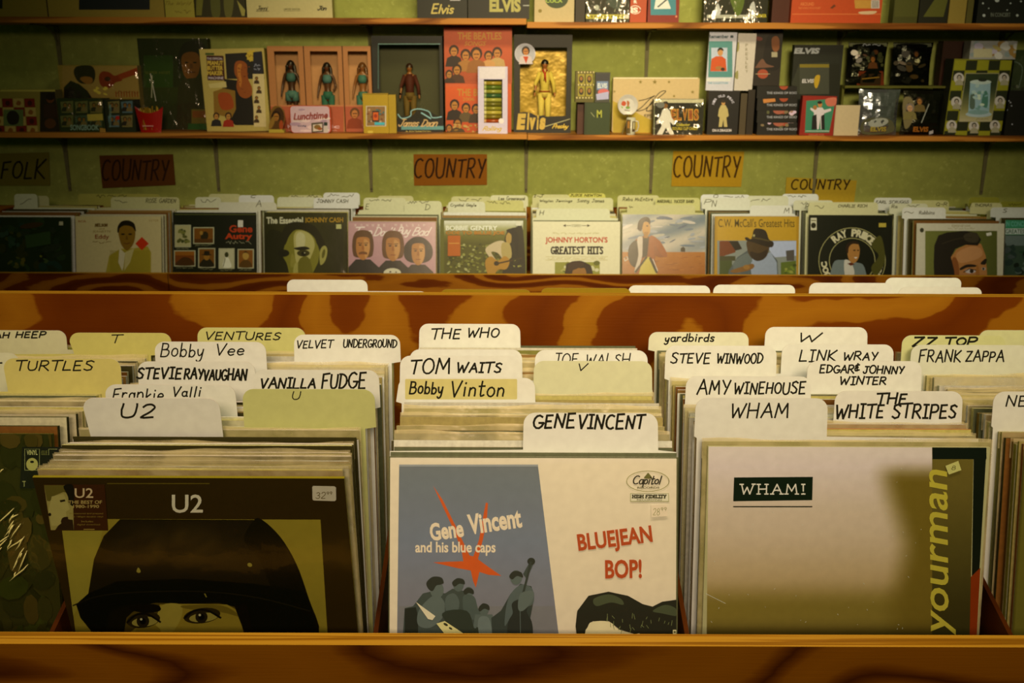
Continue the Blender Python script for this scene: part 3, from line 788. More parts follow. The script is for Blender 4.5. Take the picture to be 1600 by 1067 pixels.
def bop_cover(pl, th, zone):
    b = cover_base(pl, th, zone, '#d6caa2', '#d8cd96', w=.309).frame(550, 660, 2.621)
    q = [(193,172),(762,180),(893,1250),(180,1250)]
    def blue(u, v):
        return hexmix(hexmix('=63645f', '=6a6c70', min(1, v*3)), '=716a68', max(0, min(1, (v-.28)/.25)))
    b.grad(0, 0, 0, 0, blue, 6, 14, quad=q)
    b.rect(193, 172, 762, 180, '=8a867c')
    b.poly([(190,752),(828,752),(893,1250),(180,1250)], '=6e6760'); 
    star = '=c04a0e'
    b.poly([(333,260),(372,318),(425,425),(482,545),(497,548),(520,480),(538,380),(548,328),(557,330),(552,400),(536,480),(516,560),(560,592),(612,628),(560,624),(522,612),(507,676),(496,650),(486,606),(430,596),(333,573),(390,570),(456,568),(448,520),(412,430),(370,340)], star)
    b.text('Gene', 318, 404, 456, 478, '#e2d9b4', .035, 0, -8); b.text('Vincent', 474, 362, 694, 446, '#e2d9b4', .035, 0, -8)
    b.text('and his blue caps', 259, 488, 588, 546, '#dcd3ae', .025)
    dk, md, lt = '=20241a', '=363d33', '=545a4e'
    b.poly([(216,760),(250,752),(290,700),(330,690),(382,700),(400,760),(430,870),(440,1250),(180,1250)], md, False)
    b.poly([(216,762),(262,756),(272,800),(262,1250),(216,1250)], '#141b18')
    b.poly([(300,735),(345,705),(380,740),(370,800),(320,840),(272,830),(270,780)], lt, True)
    b.ell(348,686,28,34,'=545a4e'); b.poly([(305,655),(330,632),(365,634),(376,656),(362,664),(345,668),(330,690),(312,680)], dk, True)
    b.poly([(380,700),(412,680),(462,690),(500,740),(520,800),(500,1250),(400,1250),(380,800)], md)
    b.poly([(385,715),(420,700),(440,740),(420,800),(385,770)], '=4a5146', True)
    b.ell(436,664,22,28,'=4c5348'); b.poly([(410,655),(430,638),(456,642),(462,662),(440,660),(420,672)], dk, True)
    b.ell(478,694,19,22,'=4e554a'); b.poly([(456,690),(474,676),(496,684),(498,702),(478,698),(464,706)], dk, True)
    b.poly([(455,712),(500,712),(520,770),(560,800),(470,800)], '=424a3f', True)
    b.ell(541,768,19,22,'=4d5448'); b.poly([(518,760),(536,740),(560,748),(562,768),(542,762),(524,774)], dk, True)
    b.poly([(505,785),(575,785),(600,870),(610,1250),(480,1250),(490,870)], '=4f564a')
    b.poly([(520,800),(560,800),(570,868),(520,868)], '=60665a', True)
    b.poly([(570,800),(610,770),(650,700),(690,660),(735,670),(745,720),(730,800),(730,1250),(600,1250)], '=2b3229', False)
    b.poly([(640,720),(690,664),(738,680),(742,740),(700,760),(650,800),(625,830)], '=4a5148', True)
    b.poly([(700,620),(726,574),(742,580),(716,640)], md); b.ell(734,568,16,15,dk)
    b.ell(672,634,24,30,'=50574c'); b.poly([(644,628),(662,608),(692,612),(700,634),(676,628),(656,642)], dk, True)
    b.poly([(655,740),(690,722),(722,736),(716,775),(736,815),(740,880),(720,1000),(650,1000),(636,880),(640,815),(658,780)], '=1c211a', True); b.line([(690,740),(716,640),(732,572)], 9, '=2a3026'); b.line([(688,760),(690,860)], 3, '=4a5146'); b.poly([(690,700),(742,690),(738,730),(700,770),(680,760)], '=555b4f', True)
    b.poly([(370,780),(470,770),(500,840),(520,870),(520,1250),(420,1250),(400,870)], '#222a27', True)
    b.poly([(262,734),(342,792),(330,808),(312,804)], '#d2c290'); b.poly([(346,822),(380,812),(450,858),(480,880),(470,1000),(390,1000),(376,860)], '#cdb972'); b.ell(384,826,10,5,'#2a2a1c', 30); b.ell(404,842,8,4,'#2a2a1c', 30)
    # right hand panel
    b.text('BLUEJEAN', 924, 438, 1230, 528, '=a83c0c', .03, 0, -7); b.text('BOP!', 1036, 560, 1186, 638, '=a83c0c', .03, 0, -1)
    b.oval(1211, 240, 87, 42, 2.4, '#7d7350'); b.poly([(1196,228),(1204,214),(1212,206),(1220,214),(1228,228)], '#5e5636', True)
    b.hand('Capitol', 1152, 218, 1268, 264, 5, '#1b170c', slant=.28, jit=.01, gap=.06); b.text('RECORDS', 1168, 262, 1258, 270, '#4a442a', .02)
    b.rect(1140, 290, 1296, 322, '#cfc59d'); b.line([(1140,290),(1296,290),(1296,322),(1140,322)], 2, '#8d845c', closed=True)
    b.hand('HIGH FIDELITY', 1147, 296, 1286, 308, 4.2, '#2c2814', slant=0, jit=0, serif=.14); b.text('RECORDING', 1166, 312, 1268, 319, '#4a442a')
    b.poly([(915,832),(922,770),(968,708),(1050,691),(1130,708),(1190,742),(1230,752),(1270,732),(1340,724),(1345,1000),(1180,960),(1196,900),(1150,862),(1095,846),(1052,812),(985,812),(955,850),(950,1000),(924,900)], '#14160c', False)
    b.poly([(965,835),(985,814),(1052,814),(1095,848),(1150,864),(1192,900),(1180,1250),(960,1250),(952,900)], '#d3c186', True)
    for p in ([(990,720),(1050,702),(1100,720),(1110,745),(1060,735),(1000,750)], [(1230,770),(1280,745),(1325,760),(1330,790),(1270,780)]): b.poly(p, '#3f4336', True)
    R = random.Random(8)
    for k in range(26): x = R.uniform(1040, 1325); y = R.uniform(770, 850); b.line([(x,y),(x+R.uniform(-6,10),y+R.uniform(8,20))], 2, '#6d6e58')
    b.rect(1312, 846, 1330, 868, '#cdbb80'); b.rect(1316, 852, 1324, 858, '#3a3620')
    o = tag(b.build('record_sleeve', PRINT), 'blue and cream record sleeve with red bop lettering and an orange star', 'record')
    sticker(b, o, 'price_sticker', [(1222,337),(1288,334),(1291,382),(1224,386)], '#ddd3b2', lambda s: s.hand('28', 1232, 350, 1258, 378, 2, '#7b7456') or s.hand('99', 1264, 346, 1286, 360, 2, '#7b7456'))
    b.clip = (-.163, .157, 0, .313)
    film(b, o, dx=.003, dy=.004)
    return o

def wham_cover(pl, th, zone):
    b = cover_base(pl, th, zone, '#a8996e', '#c2b070', w=.307).frame(1030, 600, 2.284)
    b.clip = (-.1535, .1535, 0, H)
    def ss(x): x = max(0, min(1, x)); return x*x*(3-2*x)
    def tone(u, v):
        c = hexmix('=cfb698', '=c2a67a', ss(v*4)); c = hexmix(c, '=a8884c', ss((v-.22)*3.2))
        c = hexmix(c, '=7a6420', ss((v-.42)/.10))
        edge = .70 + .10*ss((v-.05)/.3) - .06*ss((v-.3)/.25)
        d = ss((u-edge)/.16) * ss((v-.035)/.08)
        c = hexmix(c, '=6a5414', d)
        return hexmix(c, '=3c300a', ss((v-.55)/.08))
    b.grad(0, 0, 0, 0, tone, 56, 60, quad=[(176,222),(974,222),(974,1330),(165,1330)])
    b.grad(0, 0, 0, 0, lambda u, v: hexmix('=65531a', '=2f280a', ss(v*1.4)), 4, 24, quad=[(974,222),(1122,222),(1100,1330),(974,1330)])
    b.poly([(975,219),(1168,222),(1168,268),(975,268)], '#0d130b'); b.poly([(1122,266),(1166,266),(1144,1330),(1098,1330)], '#0f130a')
    b.poly([(1112,688),(1146,655),(1140,890),(1136,1330),(1092,1330)], '#7a2a0a')
    b.poly([(267,333),(548,331),(546,414),(264,418)], '#0d180b')
    b.hand('WHAM!', 288, 357, 520, 392, 4.6, '#cdc49c', slant=0, jit=0, serif=.13, gap=.34)
    b.rect(264, 435, 546, 439, '#171708')
    for w_, x0, x1, y0, y1 in (('yourman', 950, 1072, 318, 900),):
        vs, fs = glyph_mesh(w_, .012, .0); ax, bx = min(v[0] for v in vs), max(v[0] for v in vs); ay, by = min(v[1] for v in vs), max(v[1] for v in vs)
        i = len(b.v); cc = b.col('#b09a34')
        for vx, vy in vs:
            t = (vx-ax)/(bx-ax); u = (vy-ay)/(by-ay)
            X = (1072-16*t) - u*96 + (1-t)*0 ; X = 968 + (1-u)*96 - 6*t + (-6 if u < .3 else 0); Y = y1 - t*(y1-y0) - u*18
            p = b._l(X, Y); b.v.append((p[0], p[1], b.z))
        for q in fs: b.f.append(tuple(i+k for k in q)[::-1]); b.c.append(cc); b.mi.append(0)
        b.up()
    R = random.Random(3)
    for k in range(60):
        x, y = R.uniform(180, 960), R.uniform(240, 880); b.line([(x,y),(x+R.uniform(-5,5),y+R.uniform(-5,5))], 1.2, '#c3b68a')
    b.line([(165,745),(235,780)], 1.5, '#c3b68a')
    o = tag(b.build('record_sleeve', GLOSS), 'gold beige record sleeve with a small black title box and sideways yellow lettering', 'record')
    sticker(b, o, 'price_sticker', [(1018,290),(1064,272),(1075,305),(1030,321)], '#b5a85c', lambda s: s.hand('8', 1040, 290, 1054, 304, 2, '#4a4216'))
    return o

def green_cover(pl, th, zone):
    b = cover_base(pl, th, zone, '=302c0a', '#4a4416').frame(0, 660, 2.622)
    R = random.Random(21)
    for k in range(120):
        x, y = R.uniform(-400, 290), R.uniform(50, 1000)
        c = R.choice(['=332e0a','=3a320c','=2a2808','=42340c','=262406','=4c3a10','=303208','=3a3a0c'])
        b.ell(x, y, R.uniform(20, 70), R.uniform(20, 120), c, R.uniform(-20, 20), 9)
    o = tag(b.build('record_sleeve', GLOSS), 'mottled dark green record sleeve in crinkled wrap, partly behind the helmet sleeve', 'record')
    def lab(s):
        s.line([(108,106),(168,106),(168,192),(108,192)], 2, '#8d8a62', closed=True); s.text('VINYL', 116, 110, 160, 130, '#a7a06a', .03)
        s.ell(138,168,24,26,'#a49a5c', n=24); s.ell(138,158,8,5,'#12140a')
        s.text('ISSUE', 176, 112, 200, 130, '#6d6a46'); s.line([(206,106),(240,106)], 2, '#8d8a62'); s.line([(206,106),(206,130)], 2, '#8d8a62')
        s.rect(98, 236, 112, 240, '#8d8a62'); s.line([(106,240),(106,258)], 3, '#8d8a62')
    sticker(b, o, 'hype_sticker', [(97,97),(300,97),(300,266),(88,266)], '#0e120a', lab)
    fm = film(b, o, WRAP, bulge=.006)
    # added wrap creases, their amber colour painted in for reflected streaks
    R = random.Random(17)
    for q in range(26):
        k = MB(b.pl, b.zone).frame(0, 660, 2.622)
        x, y = R.choice([(R.uniform(-10, 60), R.uniform(330, 540)), (R.uniform(60, 130), R.uniform(330, 470)), (R.uniform(-20, 60), R.uniform(110, 240)), (R.uniform(60, 150), R.uniform(440, 600))])
        ln = R.uniform(18, 110); a = radians(R.uniform(105, 150)); pts = []
        for t in (0, .33, .66, 1):
            u, v = k._l(x + cos(a)*ln*t + R.uniform(-3, 3), y + sin(a)*ln*t); pts.append((u, v, b.z + .0068))
        k.tube(pts, [.0002, .0009, .0007, .0002], '=d8c060', 6)
        k.build('glint_crease', GLINT, o, smooth=True)
    return o

XA, XB, XC, XD, XE = -.672, -.3265, .0235, .3675, .716
cov = {}
# far left stack
run_stack([('cover', 678, green_cover), ('s', 3, 668, 646, ('dark-edged','#1d1f0c',1)), ('s', 6, 640, 614), ('card', 612, dict(xl=5, xr=188, ytop=560, c='#c8b45c', slantl=.004,
              label='yellowed divider tab with a seven-letter word, rounded right corner at left edge', texts=[('TURTLES', 26, 563, 147, 579)])),
           ('card', 603, dict(xl=-130, xr=29, ytop=551, c=CRM, label='cream divider tab cut off by the left frame edge, behind a yellowed one', texts=[('THE', -100, 560, -8, 576), ('-', -6, 567, 3, 571)])),
           ('s', 11, 600, 558), ('card', 553, dict(xl=108, xr=267, ytop=520, c='#c4b45a', slantl=.006, label='yellow divider tab lettered with a thin single T', texts=[('T', 175, 523, 193, 536, 1.5)])),
           ('card', 546, dict(xl=-60, xr=103, ytop=516, c='#cbbf85', label='cream tab at the left end of the plywood board, two-word handwriting', texts=[('URIAH HEEP', -44, 518, 72, 528)])), ('s', 2, 545, 540)],
          XA, ZF, 'F', 'mottled dark green sleeve', [(678, 9), (540, 8)], 40, 31, 'records in the far left front stack', 'divider cards of the front bin')
# stack with the helmet cover (flipped towards the viewer)
run_stack([('cover', 747, helmet_cover), ('s', 1, 739, 739, ('yellow-edged','#b09a1e',1)), ('s', 1, 731, 731, ('grey-edged','#8a7a5c',1)), ('s', 9, 722, 688), ('card', 684, dict(xl=128, xr=342, ytop=622, c=WHT, slantl=.004,
              label='white divider tab with a letter and a digit, right above the helmet sleeve', texts=[('U2', 190, 631, 242, 653, 2.6)])),
           ('s', 3, 680, 672), ('card', 667, dict(xl=378, xr=585, ytop=608, c='#bdb567', label='yellow-green divider tab lettered with a faint single U', texts=[('U', 457, 611, 470, 624, 1.4)])),
           ('s', 2, 661, 655), ('card', 651, dict(xl=163, xr=367, ytop=601, c=WHT, label='white divider tab half hidden behind the tab with letter and digit', texts=[('Frankie', 176, 606, 255, 626, 1.9), ('Valli', 272, 604, 314, 620)])),
           ('s', 2, 646, 641), ('card', 636, dict(xl=395, xr=592, ytop=578, c=WHT, label='white divider tab with two bold words, behind the faint single U tab', texts=[('VANILLA', 409, 590, 492, 607, 2.5), ('FUDGE', 503, 582, 572, 607, 2.5)])),
           ('s', 3, 632, 624), ('card', 620, dict(xl=214, xr=398, ytop=565, c=WHT, label='white divider tab with three bold words, in the helmet stack', texts=[('STEVIE', 214, 574, 284, 592, 2.5), ('RAY', 288, 575, 318, 592, 2.5), ('VAUGHAN', 320, 576, 386, 594, 2.5)])),
           ('s', 5, 615, 593), ('card', 586, dict(xl=241, xr=415, ytop=534, c=WHT, label='white divider tab in slanted lower-case letters, below the board', texts=[('Bobby', 251, 536, 318, 565, 1.8), ('Vee', 340, 537, 381, 555, 1.8)])),
           ('s', 4, 581, 569), ('card', 565, dict(xl=459, xr=625, ytop=523, c=WHT, label='white divider tab with two small-lettered words, left of the centre gap', texts=[('VELVET', 465, 531, 522, 544, 1.7), ('UNDERGROUND', 537, 530, 620, 543, 1.7)])),
           ('s', 3, 561, 556), ('card', 552, dict(xl=308, xr=477, ytop=512, c='#c3b765', label='yellow divider tab with a slanted eight-letter word against the board', texts=[('VENTURES', 323, 518, 439, 531, 1.7)])), ('s', 3, 549, 541)],
          XB, ZF, 'F', 'helmet sleeve', [(747, -11), (688, -4), (667, 0), (541, 8)], 380, 32, 'records in the helmet stack', 'divider cards of the front bin')
# middle stack
def bv(c): return dict(c=c)
run_stack([('cover', 716, bop_cover), ('s', 2, 711, 707, ('cream-edged','#d8cb90',1)), ('card', 703, dict(xl=818, xr=1028, ytop=645, c=WHT, label='white divider tab with bold two-word writing right above the bop sleeve', texts=[('GENE', 834, 646, 899, 669, 2.8), ('VINCENT', 906, 647, 1009, 670, 2.8)])),
           ('s', 1, 698, 698, ('pink-edged','#b08a5c',1)), ('s', 2, 692, 687), ('s', 2, 681, 668, ('brown-edged','#a5702f',1)), ('s', 1, 661, 661, ('dark-edged','#3a2c0e',1)), ('s', 7, 655, 632), ('card', 628, dict(xl=622, xr=836, ytop=590, c=WHT, slantl=-.002,
              label='white divider tab with a yellow patch, in the middle stack', patch=(633, 592, 808, 624, '#c8b566'), texts=[('Bobby', 640, 596, 692, 622, 2.2), ('Vinton', 707, 595, 787, 620, 2.2)])),
           ('s', 3, 625, 614), ('card', 608, dict(xl=834, xr=1019, ytop=564, c='#c9bf86', label='cream divider tab lettered with a small single V', texts=[('V', 905, 568, 919, 579, 1.5)])),
           ('card', 604, dict(xl=625, xr=815, ytop=556, c=WHT, label='white divider tab with two capital words behind the yellow patch tab', texts=[('TOM', 643, 560, 702, 584, 2.4), ('WAITS', 716, 566, 784, 582, 2.4)])),
           ('card', 598, dict(xl=836, xr=1012, ytop=547, c=WHT, label='white divider tab whose writing is half hidden behind the single V tab', texts=[('JOE WALSH', 865, 552, 985, 571, 1.6)])),
           ('card', 594, dict(xl=640, xr=816, ytop=546, c=WHT, label='blank white divider tab edge behind the two tabs of the middle stack')),
           ('s', 13, 588, 548), ('card', 543, dict(xl=655, xr=813, ytop=506, c=WHT, label='white divider tab with THE on it, centre, against the plywood board', texts=[('THE', 675, 513, 720, 530, 2), ('WHO', 733, 512, 780, 527, 2)])), ('s', 1, 540, 540)],
          XC, ZF, 'F', 'blue and cream bop sleeve', [(716, 16), (600, 13), (540, 10)], 830, 33, 'records in the middle front stack', 'divider cards of the front bin')
# stack with the gold beige cover
run_stack([('cover', 698, wham_cover), ('s', 1, 694.5, 694.5, ('yellow-edged','#c4b460',1)), ('s', 2, 691.5, 687, ('dark-edged','#15180c',1)), ('card', 682, dict(xl=1087, xr=1294, ytop=622, c=WHT, label='white divider tab with a four-letter word, left above the gold beige sleeve', texts=[('WHAM', 1145, 630, 1231, 653, 2.2)])),
           ('s', 1, 677, 677), ('s', 1, 672, 672, ('orange-edged','#bd5a1e',1)), ('s', 1, 667, 667, ('grey-edged','#a79c98',1)), ('card', 662, dict(xl=1305, xr=1505, ytop=611, c='#dcd3b4', label='white divider tab with two lines of bold writing above the gold sleeve', texts=[('THE', 1371, 614, 1417, 632, 2.6), ('WHITE STRIPES', 1308, 630, 1495, 654, 2.6)])),
           ('s', 5, 658, 638), ('card', 632, dict(xl=1072, xr=1268, ytop=588, c=WHT, label='white divider tab right behind the four-letter one above the gold sleeve', texts=[('AMY', 1089, 593, 1142, 616, 2.2), ('WINEHOUSE', 1149, 596, 1259, 616, 2.2)])),
           ('s', 3, 628, 618), ('card', 613, dict(xl=1262, xr=1441, ytop=564, c=WHT, label='white divider tab with two lines of thin writing, behind the bold two-line one', texts=[('EDGAR', 1281, 570, 1334, 583, 2), ('&', 1336, 568, 1343, 580, 2), ('JOHNNY', 1349, 571, 1413, 584, 2), ('WINTER', 1314, 588, 1384, 601, 2)])),
           ('s', 4, 609, 597), ('card', 592, dict(xl=1040, xr=1214, ytop=540, c=WHT, label='white divider tab with two words in front of the lower-case tab', texts=[('STEVE', 1048, 551, 1110, 568, 2), ('WINWOOD', 1122, 552, 1192, 568, 2)])),
           ('card', 584, dict(xl=1222, xr=1397, ytop=538, c=WHT, label='white divider tab in front of the single W tab', texts=[('LINK', 1249, 547, 1308, 565, 2), ('WRAY', 1320, 549, 1372, 563, 2)])),
           ('s', 7, 579, 551), ('card', 547, dict(xl=1014, xr=1170, ytop=519, c='#d3c896', label='cream divider tab with one lower-case word right of the centre gap', texts=[('yardbirds', 1038, 521, 1116, 538, 1.9)])),
           ('card', 544, dict(xl=1196, xr=1356, ytop=511, c=WHT, label='white divider tab lettered with a bold single W against the board', texts=[('W', 1252, 520, 1285, 534, 2)]))],
          XD, ZF, 'F', 'gold beige sleeve', [(698, 8), (544, 9)], 1200, 34, 'records in the gold sleeve stack', 'divider cards of the front bin')
# far right stack
def plain_cover(pl, th, zone):
    b = cover_base(pl, th, zone, '#5d5220', '#8f7d38')
    return tag(b.build('record_sleeve', PRINT), 'olive record sleeve at the front of the far right stack, cut by the frame', 'record')
run_stack([('cover', 703, plain_cover), ('s', 1, 698, 698, ('brown-edged','#7a2c10',1)), ('s', 2, 694, 690, ('olive-edged','#8a7c34',1)), ('s', 1, 685, 685, ('brown-edged','#6a4a1c',1)), ('s', 1, 680, 680, ('dark-edged','#33290c',1)), ('s', 2, 675, 671, ('olive-edged','#8a7c34',1)), ('card', 666, dict(xl=1553, xr=1745, ytop=612, c=WHT, label='white divider tab cut off by the right frame edge, starting NE', texts=[('NE', 1572, 618, 1604, 635, 2)])),
           ('s', 12, 660, 586), ('card', 580, dict(xl=1424, xr=1610, ytop=539, c='#d2c99c', label='cream divider tab with two slanted words near the right edge', texts=[('FRANK', 1436, 546, 1502, 566, 2), ('ZAPPA', 1509, 547, 1568, 565, 2)])),
           ('card', 571, dict(xl=1410, xr=1572, ytop=524, c='#c7be74', label='yellow-green divider tab with short bold writing, far right against the board', texts=[('ZZ', 1426, 527, 1464, 541, 2.6), ('TOP', 1478, 527, 1527, 540, 2.6)])),
           ('card', 562, dict(xl=1530, xr=1690, ytop=516, c='#c9c07c', label='yellow divider tab at the right frame edge, rearmost of its stack')), ('s', 2, 558, 548)],
          XE, ZF, 'F', 'olive sleeve at far right', [(703, 9), (548, 9)], 1580, 35, 'records in the far right front stack', 'divider cards of the front bin')

# blank backs of the tabs filed in the other half of the bin, peeking over the board
def back_tab(xl, xr, ytop, Y, c, label):
    p = on_y((xl+xr)/2, ytop, Y); pl = Plane((p.x, Y-.02, ZF), radians(4)); pl.O.y = Y - (p.z-ZF)*math.tan(radians(4)); pl.M = Matrix.Translation(pl.O) @ pl.m3.to_4x4()
    yt = pl.loc((xl+xr)/2, ytop)[1]
    b = MB(pl, 'F'); a = pl.loc(xl, ytop)[0]; d = pl.loc(xr, ytop)[0]; r = .011; yc = .31
    L, Rr = min(-W/2, a-.001), max(W/2, d+.001)
    out = [(L, 0), (Rr, 0), (Rr, yc-.002), (d+.0005, yc)] + [(d-r+r*cos(radians(t)), yt-r+r*sin(radians(t))) for t in range(0, 91, 15)] + [(a+r+r*cos(radians(t)), yt-r+r*sin(radians(t))) for t in range(90, 181, 15)] + [(a-.0005, yc), (L, yc-.002)]
    b.prism(out, -.0009, 0, c, rim=hexmix(c, '#f4ecd0', .5))
    tag(b.build('divider_card', PAPER), label, 'divider card', 'blank tabs behind the divider board')
back_tab(448, 574, 437, 1.60, '#d8cfae', 'blank white tab peeking over the board, left of centre, tallest there')
back_tab(540, 668, 455, 1.56, '#d6ccac', 'low blank white tab edge just right of the left-of-centre tab')
back_tab(688, 830, 452, 1.575, '#8d6c14', 'brown yellow tab edge peeking over the board at centre')
back_tab(845, 986, 450, 1.57, '#8d6c14', 'brown yellow tab edge over the board, meeting a white tab at right')
back_tab(982, 1110, 446, 1.60, '#d8cfae', 'blank white tab over the board right of the brown yellow edges')
back_tab(1115, 1243, 445, 1.62, '#d8cfae', 'blank white tab over the board, third white one from the left')
back_tab(1265, 1395, 442, 1.59, '#d6cdb0', 'blank white tab over the board, with rounded left corner before the tall one')
back_tab(1384, 1503, 434, 1.64, '#d8cfb2', 'tallest blank white tab over the board at right')
back_tab(1405, 1535, 449, 1.56, '#d9d0b2', 'low blank white tab over the board in front of the tallest one')
back_tab(-110, 20, 457, 1.56, '#d6ccac', 'low blank white tab over the board at the left frame edge')
# ---------------------------------------------------------------- covers in the bin against the wall
def blotch(b, R, n, box, cols, r0, r1, asp=.7):
    for k in range(n):
        b.ell(R.uniform(box[0], box[2]), R.uniform(box[1], box[3]), R.uniform(r0, r1), R.uniform(r0, r1)*asp, R.choice(cols), R.uniform(-40, 40), 8)
def back_cover(fn, label, front, edge='#b7a860', mat=None, fx=0, w=W, wrap=False):
    def mk(pl, th, zone):
        b = cover_base(pl, th, zone, front, edge, w=w).frame(fx, 200, 3.81)
        st = fn(b) or []
        o = tag(b.build('record_sleeve', mat or PRINT), label, 'record')
        for q, c in st: sticker(b, o, 'price_sticker', q, c)
        if wrap: film(b, o, FILM)
        return o
    mk.__name__ = 'mk'
    return mk
def sq(x0, y0, x1, y1): return [(x0,y0),(x1,y0),(x1,y1),(x0,y1)]
def a_dark(b):
    R = random.Random(2)
    blotch(b, R, 90, (-150, 545, 390, 900), ['#18240f','#1d2a18','#22281a','#2b2a0e','#16200f','#25331a','#1b2f2a'], 15, 45)
    b.poly([(150,640),(300,615),(305,690),(160,715)], '#2c3f22'); b.ell(190,580,70,16,'#3a2410', -8)
    blotch(b, R, 9, (60, 770, 150, 840), ['#5e5420','#4a4a22'], 8, 20); blotch(b, R, 6, (235, 740, 285, 800), ['#6d6a2a','#141408','#3c4a2a'], 8, 18)
    blotch(b, R, 12, (0, 620, 120, 720), ['#23382a','#2a3c34','#3a3a14'], 10, 26)
    return [(sq(354,557,378,579), '#b7ad80')]
def a_white(b):
    b.text('RCA', 466, 549, 512, 562, '#9b4a22', .02); b.text('VICTOR', 885, 545, 945, 556, '#a8803e')
    b.hand('NELSON', 566, 570, 640, 586, 5, '#6b4a1a', slant=0, serif=.1); b.text('and', 590, 594, 622, 604, '#8b6a2a'); b.text('JEANETTE', 552, 610, 660, 626, '#8b6a2a'); b.text('Eddy', 566, 634, 650, 668, '#8b3a16', .02); b.scribble(550, 674, 665, 688, '#7a5a22', 3, 4, 3)
    b.poly([(650,760),(690,735),(712,720),(800,715),(880,705),(900,740),(898,1000),(620,1000),(632,850)], '#b29a32')
    R = random.Random(6)
    for k in range(18): y = 730 + k*8; b.line([(655, y), (700, y+4), (760, y-2), (830, y+4), (890, y)], 2.5, '#8f7a22')
    b.poly([(712,715),(745,745),(735,830),(728,850),(705,800)], '#d8c68a'); b.poly([(745,740),(800,715),(775,800),(740,850)], '#c9b566')
    b.poly([(706,610),(712,660),(726,700),(755,728),(785,705),(802,665),(806,610),(790,575),(730,575)], '#8a6224', True)
    b.poly([(700,620),(702,585),(725,556),(765,550),(800,570),(810,615),(800,605),(785,588),(745,580),(715,595),(708,620)], '#1d1208', True)
    for x in (732, 776): b.ell(x, 632, 12, 5, '#241405')
    b.poly([(754,636),(748,664),(764,664)], '#6e4a18'); b.line([(738,685),(756,690),(774,684)], 4, '#5a2410')
    b.poly([(845,648),(886,688),(845,728),(806,688)], '#cf3314')
def a_black(b):
    b.rect(1040, 512, 1525, 517, '#5a5a3a')
    for (x0,y0,x1,y1,c,f) in ((1040,576,1137,710,'#b9ad70',0),(1150,590,1275,690,'#7d4a18',1),(1036,728,1164,824,'#7a3c12',2),(1180,714,1282,832,'#7d4c1a',3),(1302,716,1397,838,'#c6bb80',4),(1415,720,1512,836,'#875020',5)):
        b.rect(x0, y0, x1, y1, '#b8b07c'); b.rect(x0+6, y0+6, x1-6, y1-6, c)
        cx = (x0+x1)/2; R = random.Random(f)
        dk = '#2c2412'
        if f in (0,): blotch(b, R, 14, (x0+20, y0+24, x1-20, y1-24), ['#3c4420','#7c7a4a','#5a5a30'], 6, 18)
        elif f == 1: b.ell(cx+5, y0+55, 22, 30, dk, 20); b.ell(cx-14, y0+35, 10, 12, '#a87a3a'); b.rect(x0+6, y1-30, x1-6, y1-6, '#5a3414')
        elif f == 2: b.poly([(x0+8,y1-8),(x0+40,y0+50),(cx,y0+40),(x1-30,y0+50),(x1-8,y1-8)], '#4a2a10', True); b.rect(x0+6, y0+6, x1-6, y0+30, '#9a5a20')
        elif f == 3: b.poly([(x0+8,y1-8),(x0+25,y1-45),(cx,y1-60),(x1-25,y1-45),(x1-8,y1-8)], '#262012', True); b.ell(cx, y0+52, 17, 22, '#9c6a30'); b.poly([(cx-34,y0+40),(cx-16,y0+36),(cx-14,y0+18),(cx+16,y0+18),(cx+18,y0+36),(cx+34,y0+42),(cx,y0+46)], '#241a0c')
        elif f == 4: b.poly([(cx-22,y1-10),(cx-14,y0+66),(cx,y0+50),(cx+16,y0+66),(cx+28,y1-10)], '#ece2b0', True); b.ell(cx, y0+38, 12, 16, '#3a3a1c'); b.line([(cx-20,y1-14),(cx-8,y0+60)], 4, '#55522c')
        else: b.ell(cx, y0+40, 19, 24, '#b58a44'); b.poly([(cx-24,y0+36),(cx,y0+12),(cx+24,y0+38),(cx+8,y0+24),(cx-12,y0+24)], '#3c2008', True); b.poly([(x0+12,y1-8),(cx-20,y0+70),(cx+20,y0+70),(x1-12,y1-8)], '#5a3a14', True)
        b.scribble(x0+10, y1+4, x1-10, y1+12, '#9a936a', 2, f+1, 3)
    b.text('Gene', 1366, 578, 1504, 622, '#b8391c', .03); b.text('Autry', 1340, 626, 1502, 672, '#c23d1c', .035)
    b.scribble(1345, 672, 1500, 692, '#a8a07a', 2.4, 9, 4)
    return [(sq(1417,549,1448,590), '#d4c9a0')]
